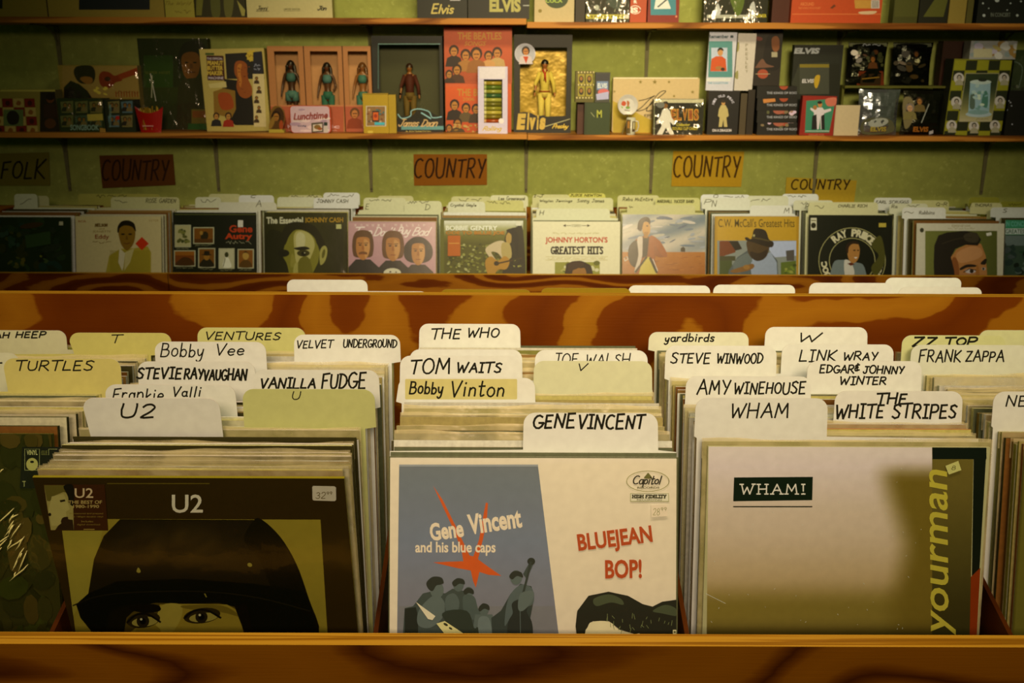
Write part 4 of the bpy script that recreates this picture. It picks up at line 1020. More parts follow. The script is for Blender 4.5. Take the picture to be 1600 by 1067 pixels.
def a_face(b):
    b.text('The Essential', 62, 530, 280, 570, '#cfc498', .035); b.text('JOHNNY CASH', 290, 532, 519, 570, '#a87c22', .03)
    b.grad(0,0,0,0, lambda u, v: hexmix('#33300f', '#1a1a08', abs(u-.45)*1.5), 8, 6, quad=[(50,578),(520,578),(520,1100),(50,1100)])
    b.poly([(150,690),(180,620),(240,590),(300,600),(345,630),(365,690),(380,740),(370,800),(340,860),(300,1000),(180,1000),(140,860)], '#7d7438', False)
    b.poly([(225,640),(270,610),(330,640),(350,700),(330,760),(310,820),(290,1000),(235,1000),(222,850),(235,800)], '#b2a566', True)
    b.poly([(240,640),(262,620),(290,640),(290,700),(262,730),(240,700)], '#c4b87c', True)
    b.poly([(60,640),(150,620),(170,690),(160,760),(190,830),(200,1000),(60,1000)], '#1b1b08', True)
    b.poly([(150,640),(190,570),(270,560),(350,585),(395,650),(410,700),(385,720),(362,690),(345,650),(300,615),(240,605),(200,640),(170,700)], '#1a1807', True)
    b.poly([(385,720),(410,700),(425,730),(412,790),(385,815),(378,770)], '#a0945a', True); b.ell(402,748,9,28,'#5d5526',12)
    b.poly([(225,715),(290,705),(320,720),(260,728)], '#15140a', True); b.ell(282,745,38,20,'#3a3414'); b.ell(284,748,15,14,'#0e0d06'); b.ell(290,743,4,4,'#c4b87c')
    b.ell(165,745,34,22,'#14140a'); b.poly([(215,745),(240,800),(222,830),(205,815)], '#8e8346', True); b.poly([(225,825),(262,815),(290,1000),(230,1000)], '#a3975a', True)
    b.poly([(250,800),(320,780),(350,1000),(280,1000)], '#6a612c', True)
    return [(sq(477,573,508,600), '#b9b070')]
def a_purple(b):
    b.grad(0,0,0,0, lambda u, v: hexmix('=b98a78', '=a0706a', v), 4, 6, quad=[(555,566),(1062,566),(1062,1100),(555,1100)])
    for k, ch in enumerate('RONNIE MILSAP'):
        if ch != ' ': b.text(ch, 588+k*34, 572, 600+k*34, 586, '=d8b898', .02)
    b.hand("Too", 590, 590, 690, 645, 7, '=e6cfae', slant=.45, gap=.05); b.hand("Don't", 700, 592, 830, 642, 6, '=e6cfae', slant=.45, gap=.05); b.hand('Buy', 840, 590, 920, 650, 6, '=e6cfae', slant=.45, gap=.05); b.hand('Bad', 930, 592, 1045, 640, 6, '=e6cfae', slant=.45, gap=.05)
    def man(cx, cy, s, hair, beard, skin, wide):
        b.poly([(cx-110*s,1100),(cx-105*s,cy+150*s),(cx-50*s,cy+95*s),(cx+50*s,cy+95*s),(cx+110*s,cy+150*s),(cx+120*s,1100)], '#100f0b')
        b.poly([(cx-wide,cy+40*s),(cx-wide,cy-40*s),(cx-50*s,cy-95*s),(cx,cy-108*s),(cx+52*s,cy-92*s),(cx+wide,cy-35*s),(cx+wide,cy+40*s),(cx+50*s,cy+80*s),(cx-50*s,cy+80*s)], hair, True)
        b.poly([(cx-48*s,cy-10*s),(cx-46*s,cy+40*s),(cx-30*s,cy+80*s),(cx,cy+100*s),(cx+30*s,cy+80*s),(cx+46*s,cy+40*s),(cx+48*s,cy-10*s),(cx+36*s,cy-55*s),(cx-36*s,cy-55*s)], skin, True)
        b.poly([(cx+6*s,cy-40*s),(cx+44*s,cy-20*s),(cx+42*s,cy+40*s),(cx+16*s,cy+88*s)], hexmix(skin, '#e0b070', .35), True)
        for d in (-1, 1): b.ell(cx+d*20*s, cy-4*s, 10*s, 5*s, '#2a1408'); b.line([(cx+d*8*s,cy-16*s),(cx+d*34*s,cy-18*s)], 4, '#3a1e0a')
        b.poly([(cx-6*s,cy),(cx+6*s,cy),(cx+10*s,cy+30*s),(cx-10*s,cy+30*s)], hexmix(skin, '#7a3a14', .4))
        b.line([(cx-16*s,cy+58*s),(cx+16*s,cy+58*s)], 5*s, '#7a3018')
        if beard:
            b.poly([(cx-28*s,cy+48*s),(cx,cy+40*s),(cx+28*s,cy+48*s),(cx+26*s,cy+62*s),(cx,cy+54*s),(cx-26*s,cy+62*s)], '#6a3a14', True)
    man(637, 700, .86, '#54300f', True, '#a8683a', 62); man(966, 735, .82, '#1c130c', False, '#a86a3c', 82); man(816, 705, .88, '#5c3412', False, '#a5663a', 64)
    b.ell(812, 862, 52, 28, '#c9bd88'); b.ell(800,856,6,5,'#1a1508'); b.ell(834,858,5,4,'#1a1508')
def a_garden(b):
    R = random.Random(9)
    b.grad(0,0,0,0, lambda u, v: hexmix('#d8d0a4', '#4e4a16', min(1, v*5)), 3, 12, quad=[(1120,552),(1590,552),(1590,1100),(1120,1100)])  # pale fade at the top is sheen painted into the cover colour
    blotch(b, R, 150, (1140, 690, 1470, 860), ['#6d6a34','#8c884e','#4a4a1c','#a29c66','#3c3e16','#7a7640'], 5, 13)
    b.text('BOBBIE GENTRY', 1130, 582, 1438, 610, '#e6ddb4', .035); b.text('ODE TO BILLIE JOE', 1130, 614, 1480, 640, '#b4701c', .035)
    b.rect(1142, 640, 1217, 762, '#b0560f'); b.rect(1148, 684, 1210, 689, '#c98a3a')
    b.poly([(1440,1000),(1470,850),(1490,760),(1480,670),(1500,610),(1545,592),(1590,610),(1592,1000)], '#1f1c0c', True)
    b.poly([(1490,640),(1505,622),(1520,640),(1518,680),(1500,690),(1488,668)], '#a5814a', True); b.poly([(1490,610),(1530,600),(1560,640),(1555,760),(1540,700),(1524,640)], '#15130a', True)
    b.poly([(1366,720),(1420,680),(1470,672),(1490,700),(1510,760),(1480,790),(1440,745),(1400,740),(1440,800),(1460,826),(1440,836),(1390,770)], '#c0a878', True)
    b.poly([(1462,690),(1510,690),(1520,770),(1470,780)], '#a8905c', True)
    b.poly([(1366,790),(1400,764),(1440,790),(1480,762),(1510,790),(1490,840),(1440,845),(1400,900),(1372,850)], '#a5732a', True); b.ell(1432,806,16,14,'#2a1a08'); b.line([(1440,806),(1580,775)], 9, '#3a2408'); blotch(b, R, 10, (1530, 780, 1590, 840), ['#8c8448','#2a2810'], 6, 12)
    return [(sq(1546,553,1579,582), '#d2c898')]
def a_hits(b):
    b.line([(305,581),(465,581)], 3, '#2c2410'); b.poly([(303,581),(322,572),(318,581),(322,590)], '#2c2410'); b.poly([(466,581),(446,572),(450,581),(446,590)], '#2c2410'); b.rect(350,573,415,590,'#d3c78e'); b.text('STEREO', 355, 574, 410, 588, '#5a4a1c')
    b.scribble(240, 622, 525, 632, '#9b8a4a', 2, 4, 6)
    b.text("JOHNNY HORTON'S", 198, 648, 569, 692, '#b2321a', .03)
    b.hand('GREATEST HITS', 234, 708, 540, 748, 9, '#17140a', slant=0, jit=0, serif=.16, gap=.3)
    b.line([(200,766),(570,766)], 2, '#b7a562'); b.line([(200,786),(570,786)], 2, '#b7a562'); b.scribble(210, 771, 560, 782, '#b09a55', 2, 5, 7)
    b.rect(255, 798, 522, 1100, '#8a8440'); R = random.Random(3); blotch(b, R, 20, (262, 802, 515, 850), ['#a59a56','#5c5a24','#c4b87c'], 8, 24)
    b.poly([(318,1000),(320,830),(345,802),(400,790),(445,805),(476,840),(480,1000)], '#241207', True); b.poly([(350,1000),(362,848),(410,835),(440,850),(450,1000)], '#8c5a2c', True)
    b.poly([(345,800),(400,792),(430,812),(380,840),(335,850)], '#331b0b', True)
def a_field(b):
    def sky(u, v): return hexmix(hexmix('#b5a58a', '#5d6a86', .5+.5*math.sin(u*7+v*9)), '#c4ad8c', max(0, v-.5))
    b.grad(0,0,0,0, sky, 14, 10, quad=[(655,515),(1150,515),(1150,742),(655,742)])
    R = random.Random(12)
    for k in range(46): b.ell(R.uniform(670,1140), R.uniform(525,720), R.uniform(14,50), R.uniform(3,10), R.choice(['#b9aa90','#8f8f94','#4d587a','#5f6a8a','#a59a88']), R.uniform(-30,10), 9)
    b.grad(0,0,0,0, lambda u, v: hexmix('#a4601e', '#7a3a0c', v), 6, 6, quad=[(655,738),(1150,738),(1150,1100),(655,1100)])
    for k in range(40): x = R.uniform(670,1140); y = R.uniform(745,850); b.line([(x,y),(x+R.uniform(10,40),y-2)], 2, R.choice(['#8a4410','#b8702a','#6e340c']))
    b.poly([(1004,735),(1004,716),(1017,706),(1030,716),(1030,735)], '#33281c')
    b.poly([(690,760),(700,700),(740,660),(790,640),(830,650),(880,670),(910,720),(924,765),(880,770),(850,760),(860,1000),(720,1000),(735,820),(700,800)], '#83401a', False)
    b.poly([(690,760),(700,700),(740,668),(755,720),(748,800),(735,830),(705,810)], '#1f1a14', True); b.poly([(745,660),(775,648),(780,700),(770,780),(742,855),(728,850),(752,760)], '#b9a58a', True); b.poly([(778,650),(815,650),(805,760),(775,775)], '#1c1812')
    b.poly([(820,645),(870,665),(915,730),(922,765),(895,760),(850,700),(845,775),(822,770)], '#8d4416', True)
    b.poly([(740,1000),(770,810),(800,770),(830,780),(860,860),(860,1000)], '#b8a040', True); b.line([(800,770),(735,856)], 12, '#262016'); b.line([(822,775),(860,858)], 14, '#262016'); b.line([(838,780),(866,850)], 4, '#d2c4a0')
    b.poly([(776,585),(778,620),(795,645),(818,630),(822,585),(808,560),(785,562)], '#b07a48', True); b.poly([(748,600),(752,560),(775,535),(805,530),(822,548),(820,575),(806,556),(786,560),(776,590),(768,612)], '#21150c', True)
    b.poly([(786,618),(812,618),(806,655),(784,655)], '#94602f'); b.ell(804,583,7,4,'#2a160a'); b.line([(668,775),(684,766),(690,780),(672,792)], 4, '#c9bd94', closed=True)
def a_mustard(b):
    b.rect(1222, 528, 1692, 1100, '#b68a22'); b.rect(1222, 670, 1692, 1100, '#7d7f80')
    b.text('C.W. McCall’s Greatest Hits' if False else "C.W. McCall's Greatest Hits", 1228, 540, 1682, 590, '#4a3a10', .004)
    b.poly([(1235,672),(1330,672),(1330,740),(1235,770)], '#6a2e0e'); b.poly([(1290,672),(1345,672),(1370,720),(1330,730)], '#1a140c'); b.rect(1235, 762, 1330, 790, '#3a3a24'); b.rect(1235, 788, 1310, 1100, '#3a4420')
    b.poly([(1500,675),(1692,672),(1692,760),(1560,770)], '#a7abb8'); b.poly([(1630,730),(1680,725),(1680,790),(1635,790)], '#4a4448'); b.poly([(1600,800),(1690,790),(1690,1100),(1600,1100)], '#54602a')
    R = random.Random(3); blotch(b, R, 12, (1615, 815, 1685, 860), ['#6d7a34','#3a4418','#8a8a4a'], 6, 14)
    b.poly([(1265,1000),(1290,850),(1340,770),(1400,730),(1480,740),(1540,740),(1580,790),(1590,1000)], '#4b5260', False)
    b.poly([(1430,760),(1540,740),(1575,800),(1585,1000),(1440,1000),(1420,830)], '#8d93a2', False); b.poly([(1320,800),(1400,745),(1430,790),(1380,850),(1330,860)], '#5d6470', True)
    b.poly([(1406,668),(1400,720),(1418,765),(1460,790),(1510,770),(1532,715),(1530,668)], '#45301c', True); b.poly([(1418,735),(1470,745),(1520,725),(1505,775),(1460,792),(1425,770)], '#2a1c10', True)
    b.poly([(1385,655),(1400,650),(1425,660),(1440,605),(1470,598),(1510,612),(1530,662),(1556,680),(1550,708),(1510,705),(1440,682),(1400,672)], '#22180e', True); b.line([(1428,652),(1480,660),(1530,672)], 8, '#4a3c24'); b.ell(1440,640,7,7,'#a5986a')
    b.poly([(1300,850),(1380,822),(1432,808),(1440,830),(1400,850),(1330,862)], '#7a5030', True); b.ell(1396,828,20,14,'#8f623c')
def a_ring(b):
    b.frame(1180, 200, 3.81)
    b.rect(330, 535, 366, 608, '#c9bd8c'); b.ell(347,580,15,17,'#24200f'); b.rect(334, 548, 362, 553, '#5a5228')
    cx, cy = 577, 790
    b.ell(cx, cy, 200, 198, '#a59a68', n=48); b.ell(cx, cy, 196, 194, '#14170c', n=48)
    b.poly([(cx+160*cos(radians(a)), cy-165*sin(radians(a))) for a in range(10, 60, 5)] + [(cx+190*cos(radians(a)), cy-188*sin(radians(a))) for a in range(60, 9, -5)], '#3c3a14')
    b.ell(cx, cy, 138, 136, '#a59a68', n=40); b.ell(cx, cy, 134, 132, '#11130a', n=40)
    for t, a0, stp in (('RAY PRICE', 128, 10.6),):
        for k, ch in enumerate(t):
            if ch == ' ': continue
            a = radians(a0 - k*stp); x = cx + 166*cos(a); y = cy - 166*sin(a)
            b.text(ch, x-17, y-23, x+17, y+23, '#cdbf86', .05, 0, 90 - (a0 - k*stp))
    for t, a0, stp in (('FOR', 352, -11.5), ('COU', 188, 11.5)):
        for k, ch in enumerate(t):
            a = radians(a0 + (k*stp)); x = cx + 168*cos(a); y = cy - 168*sin(a)
            b.text(ch, x-18, y-18, x+18, y+18, '#cdbf86', .05, 0, 90 - (a0 + k*stp) if a0 < 200 else 90-(a0+k*stp))
    b.poly([(450,1000),(462,810),(520,785),(560,790),(600,800),(650,830),(660,1000)], '#6d7480', True); b.poly([(530,790),(570,800),(590,870),(540,900)], '#c4b894', True)
    b.poly([(545,720),(552,692),(580,680),(612,690),(622,730),(612,780),(585,805),(558,785)], '#a5704a', True); b.poly([(540,735),(542,700),(565,678),(600,674),(620,692),(580,690),(558,710),(552,745)], '#2a1a10', True)
    b.ell(590,728,8,4,'#241408'); b.ell(612,728,6,4,'#241408'); b.poly([(585,770),(608,768),(600,778)], '#d8c8a4'); b.poly([(548,806),(572,800),(592,812),(568,820)], '#5a2414')
    b.poly([(690,700),(740,640),(765,700),(770,800),(720,880),(690,830),(735,760)], '#4a4620', True)
    return [(sq(735,566,779,590), '#b59c3a')]
def a_portrait(b):
    b.frame(1180, 200, 3.81)
    b.rect(1012, 612, 1440, 1100, '#6a6a3c'); b.grad(0,0,0,0, lambda u, v: hexmix('#707044', '#54562c', u), 5, 3, quad=[(1012,612),(1440,612),(1440,1100),(1012,1100)])
    b.ell(992,608,12,14,'#3a382a'); b.text('CHARLEY PRIDE' if False else 'SONGS OF LOVE', 1170, 576, 1280, 588, '#8a7a5a'); b.scribble(1145, 592, 1310, 604, '#9a8c6c', 2, 3, 5)
    b.poly([(1170,1000),(1150,790),(1200,720),(1290,680),(1345,690),(1372,760),(1380,860),(1385,1000)], '#b2744e', False)
    b.poly([(1200,745),(1280,705),(1340,715),(1350,760),(1290,790),(1215,800)], '#c4875c', True); b.poly([(1170,790),(1200,780),(1215,860),(1200,1000),(1160,1000)], '#8a4c30', True)
    b.poly([(1070,1000),(1062,800),(1066,700),(1090,640),(1140,622),(1250,612),(1320,625),(1345,665),(1325,700),(1250,695),(1190,720),(1165,770),(1185,850),(1190,1000)], '#1a140e', False)
    b.poly([(1240,640),(1290,620),(1330,640),(1320,680),(1260,675)], '#3c322a', True); b.line([(1110,690),(1200,660),(1290,650)], 5, '#33291f', True)
    b.poly([(1218,835),(1260,812),(1312,815),(1310,826),(1262,830),(1225,846)], '#20140c', True); b.poly([(1340,808),(1365,780),(1378,782),(1370,812)], '#20140c', True)
    b.ell(1280,852,32,13,'#c9b59a'); b.ell(1288,852,12,12,'#2a1c12'); b.line([(1240,858),(1275,838),(1318,848)], 5, '#2a1a10'); b.ell(1360,838,12,9,'#b9a58c'); b.ell(1358,838,6,8,'#2a1c12')
    b.poly([(1315,835),(1330,830),(1345,1000),(1310,1000)], '#a3643e', True)
    return [([(1374,626),(1404,620),(1408,638),(1378,643)], '#ded3b4')]
def a_teal(b):
    b.frame(1180, 200, 3.81)
    b.rect(1470, 545, 1990, 635, '#3c8a72'); b.rect(1470, 598, 1990, 632, '#c9c8b0'); b.text('GREATEST', 1490, 602, 1620, 628, '#2c5a4c', .02); b.rect(1470, 640, 1990, 700, '#6a7480'); R = random.Random(4)
    blotch(b, R, 30, (1475, 690, 1700, 860), ['#2c3a3c','#48505a','#1a201c','#5d6a70','#2a4438'], 12, 30)
    b.text('IN CONCERT', 1490, 556, 1640, 586, '#77b49c', .01)
SPEC = [
 # px x0, x1, cover top y, desc, builder, cards: (xl, xr, ytop, ybase, colour, texts)
(-27, 113, 339, 'dark green landscape cover', back_cover(a_dark, 'dark green landscape record sleeve at the left end of the wall bin', '#1a2310', '#3c3a18', GLOSS, 0),
  [(22, 58, 303, 324, CRM, ['s']), (44, 76, 306, 321, YEL, [])]),
 (120, 249, 338, 'white cover with a red diamond', back_cover(a_white, 'white record sleeve with a man in a yellow jacket and a red diamond', '#d4bd74', '#8f7d38', GLOSS, 0),
  [(173, 280, 308, 324, YEL, [(178,310,202,317,'scr'),(228,310,275,317,'ROSE GARDEN')]), (122, 250, 303, 320, '#a89a4c', [(150,304,200,309,'scr')])]),
 (268, 402, 332, 'black cover with small framed pictures', back_cover(a_black, 'black record sleeve with six small framed pictures and red lettering', '#15180c', '#6a6230', GLOSS, 0),
  [(342, 432, 316, 328, '#d4c898', [(400,313,408,323,'A')]), (305, 345, 308, 324, CRM, [(312,311,342,316,'scr')]), (373, 428, 305, 321, WHT, [(392,305,400,309,'C')]), (326, 376, 303, 319, YEL, [])]),
 (412, 543, 332, 'dark cover with a half-lit face', back_cover(a_face, 'olive record sleeve with a close half-lit face and white and amber title', '#2c2a0c', '#8c823c', GLOSS, 400, wrap=True),
  [(490, 560, 309, 325, WHT, [(495,311,544,317,'JOHNNY CASH')]), (433, 494, 308, 323, CRM, []), (505, 562, 301, 320, WHT, [(510,302,556,308,'scr')]), (450, 504, 305, 319, YEL, [(454,305,500,309,'scr')])]),
 (545, 680, 346, 'purple cover with three men', back_cover(a_purple, 'purple record sleeve with the heads of three men in black', '=ae8272', '#b7a860', GLOSS, 400),
  [(632, 690, 314, 331, '#cfc486', [(664,319,672,328,'D'),(636,314,672,318,'scr')]), (568, 634, 309, 328, '#cfc486', [(571,318,577,327,'E'),(576,311,614,315,'scr')]), (590, 646, 306, 321, YEL, [])]),
 (692, 819, 343, 'green garden cover with a guitar player', back_cover(a_garden, 'green garden record sleeve with a guitar player and orange block', '#5c5a24', '#c0b46c', PRINT, 400),
  [(700, 758, 315, 331, CRM, [(704,318,744,324,'Crystal Gayle')]), (757, 818, 313, 329, '#c2b566', [(760,314,800,319,'scr')]), (766, 825, 305, 322, '#d0c488', [(779,307,820,313,'Lee Greenwood')]), (705, 768, 307, 320, YEL, [(716,310,755,315,'scr')])]),
 (834, 968, 346, 'white cover with red and black title', back_cover(a_hits, 'cream white record sleeve with a red and black title and lettering', '#d9cb90', '#c9bc78', PRINT, 800),
  [(838, 953, 326, 340, '#d3c88e', [(843,328,850,336,'H')]), (842, 958, 309, 327, '#cbbf7c', [(844,312,894,317,'Waylon Jennings'),(902,311,944,318,'Sonny James')]), (832, 890, 304, 320, YEL, [(834,304,850,308,'I-J')]), (888, 946, 302, 318, '#c8b950', [(891,303,940,307,'JUICE NEWTON')])]),
 (972, 1104, 335, 'cloudy sky cover', back_cover(a_field, 'record sleeve showing a man in a red jacket under a cloudy sky', '#8c8a80', '#a89a58', GLOSS, 800),
  [(980, 1086, 320, 332, YEL, [(983,321,990,325,'scr')]), (1024, 1094, 309, 326, '#c5b968', [(1027,312,1084,317,'MARSHALL TUCKER BAND')]), (965, 1030, 305, 322, YEL, [(973,308,1020,314,'Reba McEntire')])]),
 (1119, 1247, 338, 'mustard cover with a dark hat', back_cover(a_mustard, 'mustard yellow record sleeve with a man in a dark hat', '#a87c1c', '#b39a3c', GLOSS, 800),
  [(1172, 1238, 321, 334, '#d9cfa6', [(1225,325,1233,333,'M')]), (1097, 1172, 309, 326, '#d6cc9e', [(1100,311,1112,319,'P'),(1112,313,1120,323,'N')]), (1168, 1232, 306, 324, CRM, [(1172,310,1206,315,'scr')]), (1095, 1172, 304, 320, WHT, [(1115,304,1122,309,'O'),(1130,305,1165,311,'scr')])]),
 (1262, 1397, 336, 'black cover with a ring of letters', back_cover(a_ring, 'black record sleeve with a ring of cream letters round a man', '#12150b', '#2a2a12', GLOSS, 1180),
  [(1263, 1372, 316, 333, '#cdc17e', [(1258,318,1264,326,'P'),(1310,319,1355,324,'CHARLIE RICH'),(1272,321,1290,326,'scr')]), (1240, 1302, 313, 328, CRM, [(1250,316,1270,320,'scr')]), (1222, 1279, 303, 322, '#d8cfb0', [(1230,305,1262,309,'scr')])]),
 (1434, 1568, 349, 'white-bordered cover with a dark-haired man', back_cover(a_portrait, 'white-bordered record sleeve with a dark-haired man looking up', '#cfc294', '#b7a860', PRINT, 1180),
  [(1410, 1478, 324, 341, WHT, [(1436,329,1460,335,'Robbins'),(1412,328,1430,334,'scr')]), (1390, 1450, 318, 334, CRM, [(1393,320,1402,325,'Ra'),(1416,320,1440,324,'scr')]), (1366, 1425, 309, 328, '#d4caa2', [(1369,313,1420,318,'EARL SCRUGGS')]), (1424, 1483, 313, 329, '#c2b56c', [(1463,316,1480,322,'Q-R')])]),
 (1572, 1705, 344, 'teal cover at the right frame edge', back_cover(a_teal, 'teal record sleeve cut off by the right frame edge', '#3a4a44', '#a8a080', GLOSS, 1180),
  [(1548, 1606, 324, 339, '#cfc7a4', [(1567,326,1574,332,'S')]), (1516, 1566, 317, 334, YEL, [(1508,318,1550,323,'B.J. THOMAS')]), (1514, 1562, 308, 326, '#8f8638', []), (1562, 1620, 315, 330, '#8a8236', [(1575,318,1600,322,'scr')])]),
]
NUMW = ['front','second','third','rear']
for k, (x0, x1, yt, desc, mk, cards) in enumerate(SPEC):
    P = on_z((x0+x1)/2, yt, ZB + H*cos(radians(13)))
    spec = [('cover', yt, mk)]; ys = sorted([c[3] for c in cards], reverse=True)
    used = [yt] + ys
    n_s = 0
    y_hi, y_lo = yt - 2.5, 322
    seqy = []; m = 8
    for j in range(m):
        y = y_hi + (y_lo-y_hi)*j/(m-1)
        y = min(y, yt-2)
        seqy.append(y)
    for y in seqy:
        if all(abs(y-c) > .55 for c in ys): spec.append(('s', 1, y, y))
    for j, (xl, xr, ty, by, c, tx) in enumerate(sorted(cards, key=lambda q: -q[3])):
        txs = []
        for t in tx:
            if t == 's': t = (xl+8, ty+5, xr-6, by-4, 'scr')
            txs.append(t)
        words = {0: 'front', len(cards)-1: 'rear'}.get(j, ORD[j+1])
        cname = {YEL: 'yellow', CRM: 'cream', WHT: 'white'}.get(c, 'cream yellow')
        has = 'with small writing' if tx else 'without writing'
        lab = f'{cname} divider tab, {words} one behind the {desc}'
        L = [(t[4], t[0], t[1], t[2], t[3], .9) for t in txs if t[4] != 'scr']
        S = [t for t in txs if t[4] == 'scr']
        L += [('~', s[0], s[1], s[2], s[3]) for s in S]
        spec.append(('card', by, dict(xl=xl, xr=xr, ytop=ty, c=c, label=lab, texts=L, ink='#3a3414')))
    run_stack(spec, P.x, ZB, 'B', desc, [(yt, 13), (300, 7)], (x0+x1)/2, 60+k, 'records behind the ' + desc, 'divider cards of the wall bin', .012)
# ---------------------------------------------------------------- things on the wall shelves
def shelf_z(px, up=False):
    if up: return Z_UP if px < 823 else Z_UP - .012
    return Z_LOW if px < 824 else Z_LOW - .002
class Spot:
    def __init__(s, x0, y0, x1, y1, Y, up=False, zb=None, full=None):
        s.zb = shelf_z((x0+x1)/2, up) if zb is None else zb
        ym = (y0+y1)/2
        s.X0, s.X1 = on_y(x0, ym, Y).x, on_y(x1, ym, Y).x
        s.w, s.xc = s.X1 - s.X0, (s.X0 + s.X1)/2
        s.h = full if full else on_y((x0+x1)/2, y0, Y).z - s.zb
        s.Y = Y
def shelf_box(name, label, cat, x0, y0, x1, y1, Y, dep, c, art=None, fx=0, fy=0, side=None, top=None, mat=PRINT, up=False, zb=None, full=None, lean=0, roll=0, yaw=0, group=None, kids=None, wrap=None, shape=None):
    sp = Spot(x0, y0, x1, y1, Y, up, zb, full)
    pl = Plane((sp.xc, Y, sp.zb), radians(lean), radians(yaw), radians(roll)); b = MB(pl, 'S')
    w2 = sp.w/2
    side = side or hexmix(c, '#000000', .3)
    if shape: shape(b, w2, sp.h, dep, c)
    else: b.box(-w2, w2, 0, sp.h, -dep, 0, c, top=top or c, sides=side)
    b.clip = (-w2, w2, 0, sp.h)
    b.frame(fx, fy, 3.81)
    if art: art(b)
    o = tag(b.build(name, mat), label, cat, group)
    if kids: kids(b, o)
    if wrap: film(b, o, wrap, dx=.001, dy=.001, name='plastic_wrap', bulge=.003)
    return o, sp, b
def pbox(b, w2, h, d, r, c, c2=None):
    """rounded carton outline"""
    out = []
    for cx, cy, a0 in ((w2-r, r, -90), (w2-r, h-r, 0), (-w2+r, h-r, 90), (-w2+r, r, 180)):
        out += [(cx + r*cos(radians(a0+18*k)), cy + r*sin(radians(a0+18*k))) for k in range(6)]
    b.prism(out, -d, 0, c, rim=c2 or c)
def people(b, spots, coat, skin='#8a5a30', hair='#2a180a', s=1.0):
    """printed row of heads and shoulders"""
    for cx, cy, r, cc in spots:
        cc = cc or coat
        b.poly([(cx-r*1.9, cy+r*3.6), (cx-r*1.5, cy+r*1.7), (cx-r*.4, cy+r*1.1), (cx+r*.4, cy+r*1.1), (cx+r*1.5, cy+r*1.7), (cx+r*1.9, cy+r*3.6)], cc, False)
        b.ell(cx, cy, r*1.12, r*1.25, hair, n=12); b.ell(cx, cy+r*.28, r*.72, r*.98, skin, n=12)
        b.line([(cx-r*.4, cy+r*.15), (cx-r*.1, cy+r*.15)], r*.2, '#2a1408'); b.line([(cx+r*.1, cy+r*.15), (cx+r*.45, cy+r*.15)], r*.2, '#2a1408'); b.line([(cx-r*.25, cy+r*.8), (cx+r*.25, cy+r*.8)], r*.16, '#6a2a14')

# --- boxed doll: carton open at the window, film over it
def window_carton(name, label, cat, x0, y0, x1, y1, Y, dep, win, co, ci, art=None, fx=0, fy=0, group=None, shadow=None, back_mat=PRINT, radius=0, film_m=None, lip=None):
    sp = Spot(x0, y0, x1, y1, Y); pl = Plane((sp.xc, Y, sp.zb)); w2, h = sp.w/2, sp.h
    root = empty(name, (0,0,0), label, cat, group, M=pl.M); t = .003
    def lc(x, y): return pl.loc(x, y)
    (wx0, wy1), (wx1, wy0) = lc(win[0], win[1]), lc(win[2], win[3])
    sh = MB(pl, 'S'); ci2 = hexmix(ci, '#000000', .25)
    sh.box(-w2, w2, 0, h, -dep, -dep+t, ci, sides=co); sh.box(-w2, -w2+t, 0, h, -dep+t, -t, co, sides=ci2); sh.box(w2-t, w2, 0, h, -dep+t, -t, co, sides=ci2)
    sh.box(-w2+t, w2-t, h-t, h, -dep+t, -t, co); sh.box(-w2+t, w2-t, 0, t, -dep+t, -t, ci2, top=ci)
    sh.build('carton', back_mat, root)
    f = MB(pl, 'S'); f.clip = (-w2, w2, 0, h)
    f.box(-w2, wx0, 0, h, -t, 0, co); f.box(wx1, w2, 0, h, -t, 0, co); f.box(wx0, wx1, wy1, h, -t, 0, co); f.box(wx0, wx1, 0, wy0, -t, 0, co)
    f.frame(fx, fy, 3.81)
    if art: art(f)
    f.build('front_panel', PRINT, root)
    g = MB(); n = 8
    for i in range(n):
        xa, xb = wx0 + (wx1-wx0)*i/n, wx0 + (wx1-wx0)*(i+1)/n
        za, zb = (-t*.5 + radius*sin(pi*i/n), -t*.5 + radius*sin(pi*(i+1)/n))
        g.face([(xa, wy0, za), (xb, wy0, zb), (xb, wy1, zb), (xa, wy1, za)], (.8, .8, .8))
    g.build('window_film', film_m or WINDOW, root, smooth=True)
    return root, sp

def skin_mesh(name, joints, edges, mat, color, parent=None, M=None, sub=1):
    import bmesh
    me = bpy.data.meshes.new(name); bm = bmesh.new(); lay = bm.verts.layers.skin.verify()
    vs = []
    for k, (p, r) in enumerate(joints):
        v = bm.verts.new(p); v[lay].radius = (r, r) if not isinstance(r, tuple) else r
        v[lay].use_root = (k == 0); vs.append(v)
    for a, q in edges: bm.edges.new((vs[a], vs[q]))
    bm.to_mesh(me); bm.free()
    o = bpy.data.objects.new(name, me); COL.objects.link(o)
    o.modifiers.new('skin', 'SKIN'); m = o.modifiers.new('sub', 'SUBSURF'); m.levels = sub; m.render_levels = sub
    dg = bpy.context.evaluated_depsgraph_get(); dg.update()
    m2 = bpy.data.meshes.new_from_object(o.evaluated_get(dg)); m2.name = name
    bpy.data.objects.remove(o); bpy.data.meshes.remove(me)
    ca = m2.color_attributes.new('Col', 'FLOAT_COLOR', 'CORNER'); n = sum(p.loop_total for p in m2.polygons)
    ca.data.foreach_set('color', [color[0], color[1], color[2], 1.0]*n)
    m2.polygons.foreach_set('use_smooth', [True]*len(m2.polygons)); m2.materials.clear(); m2.materials.append(mat)
    return obj(name, m2, parent, M)

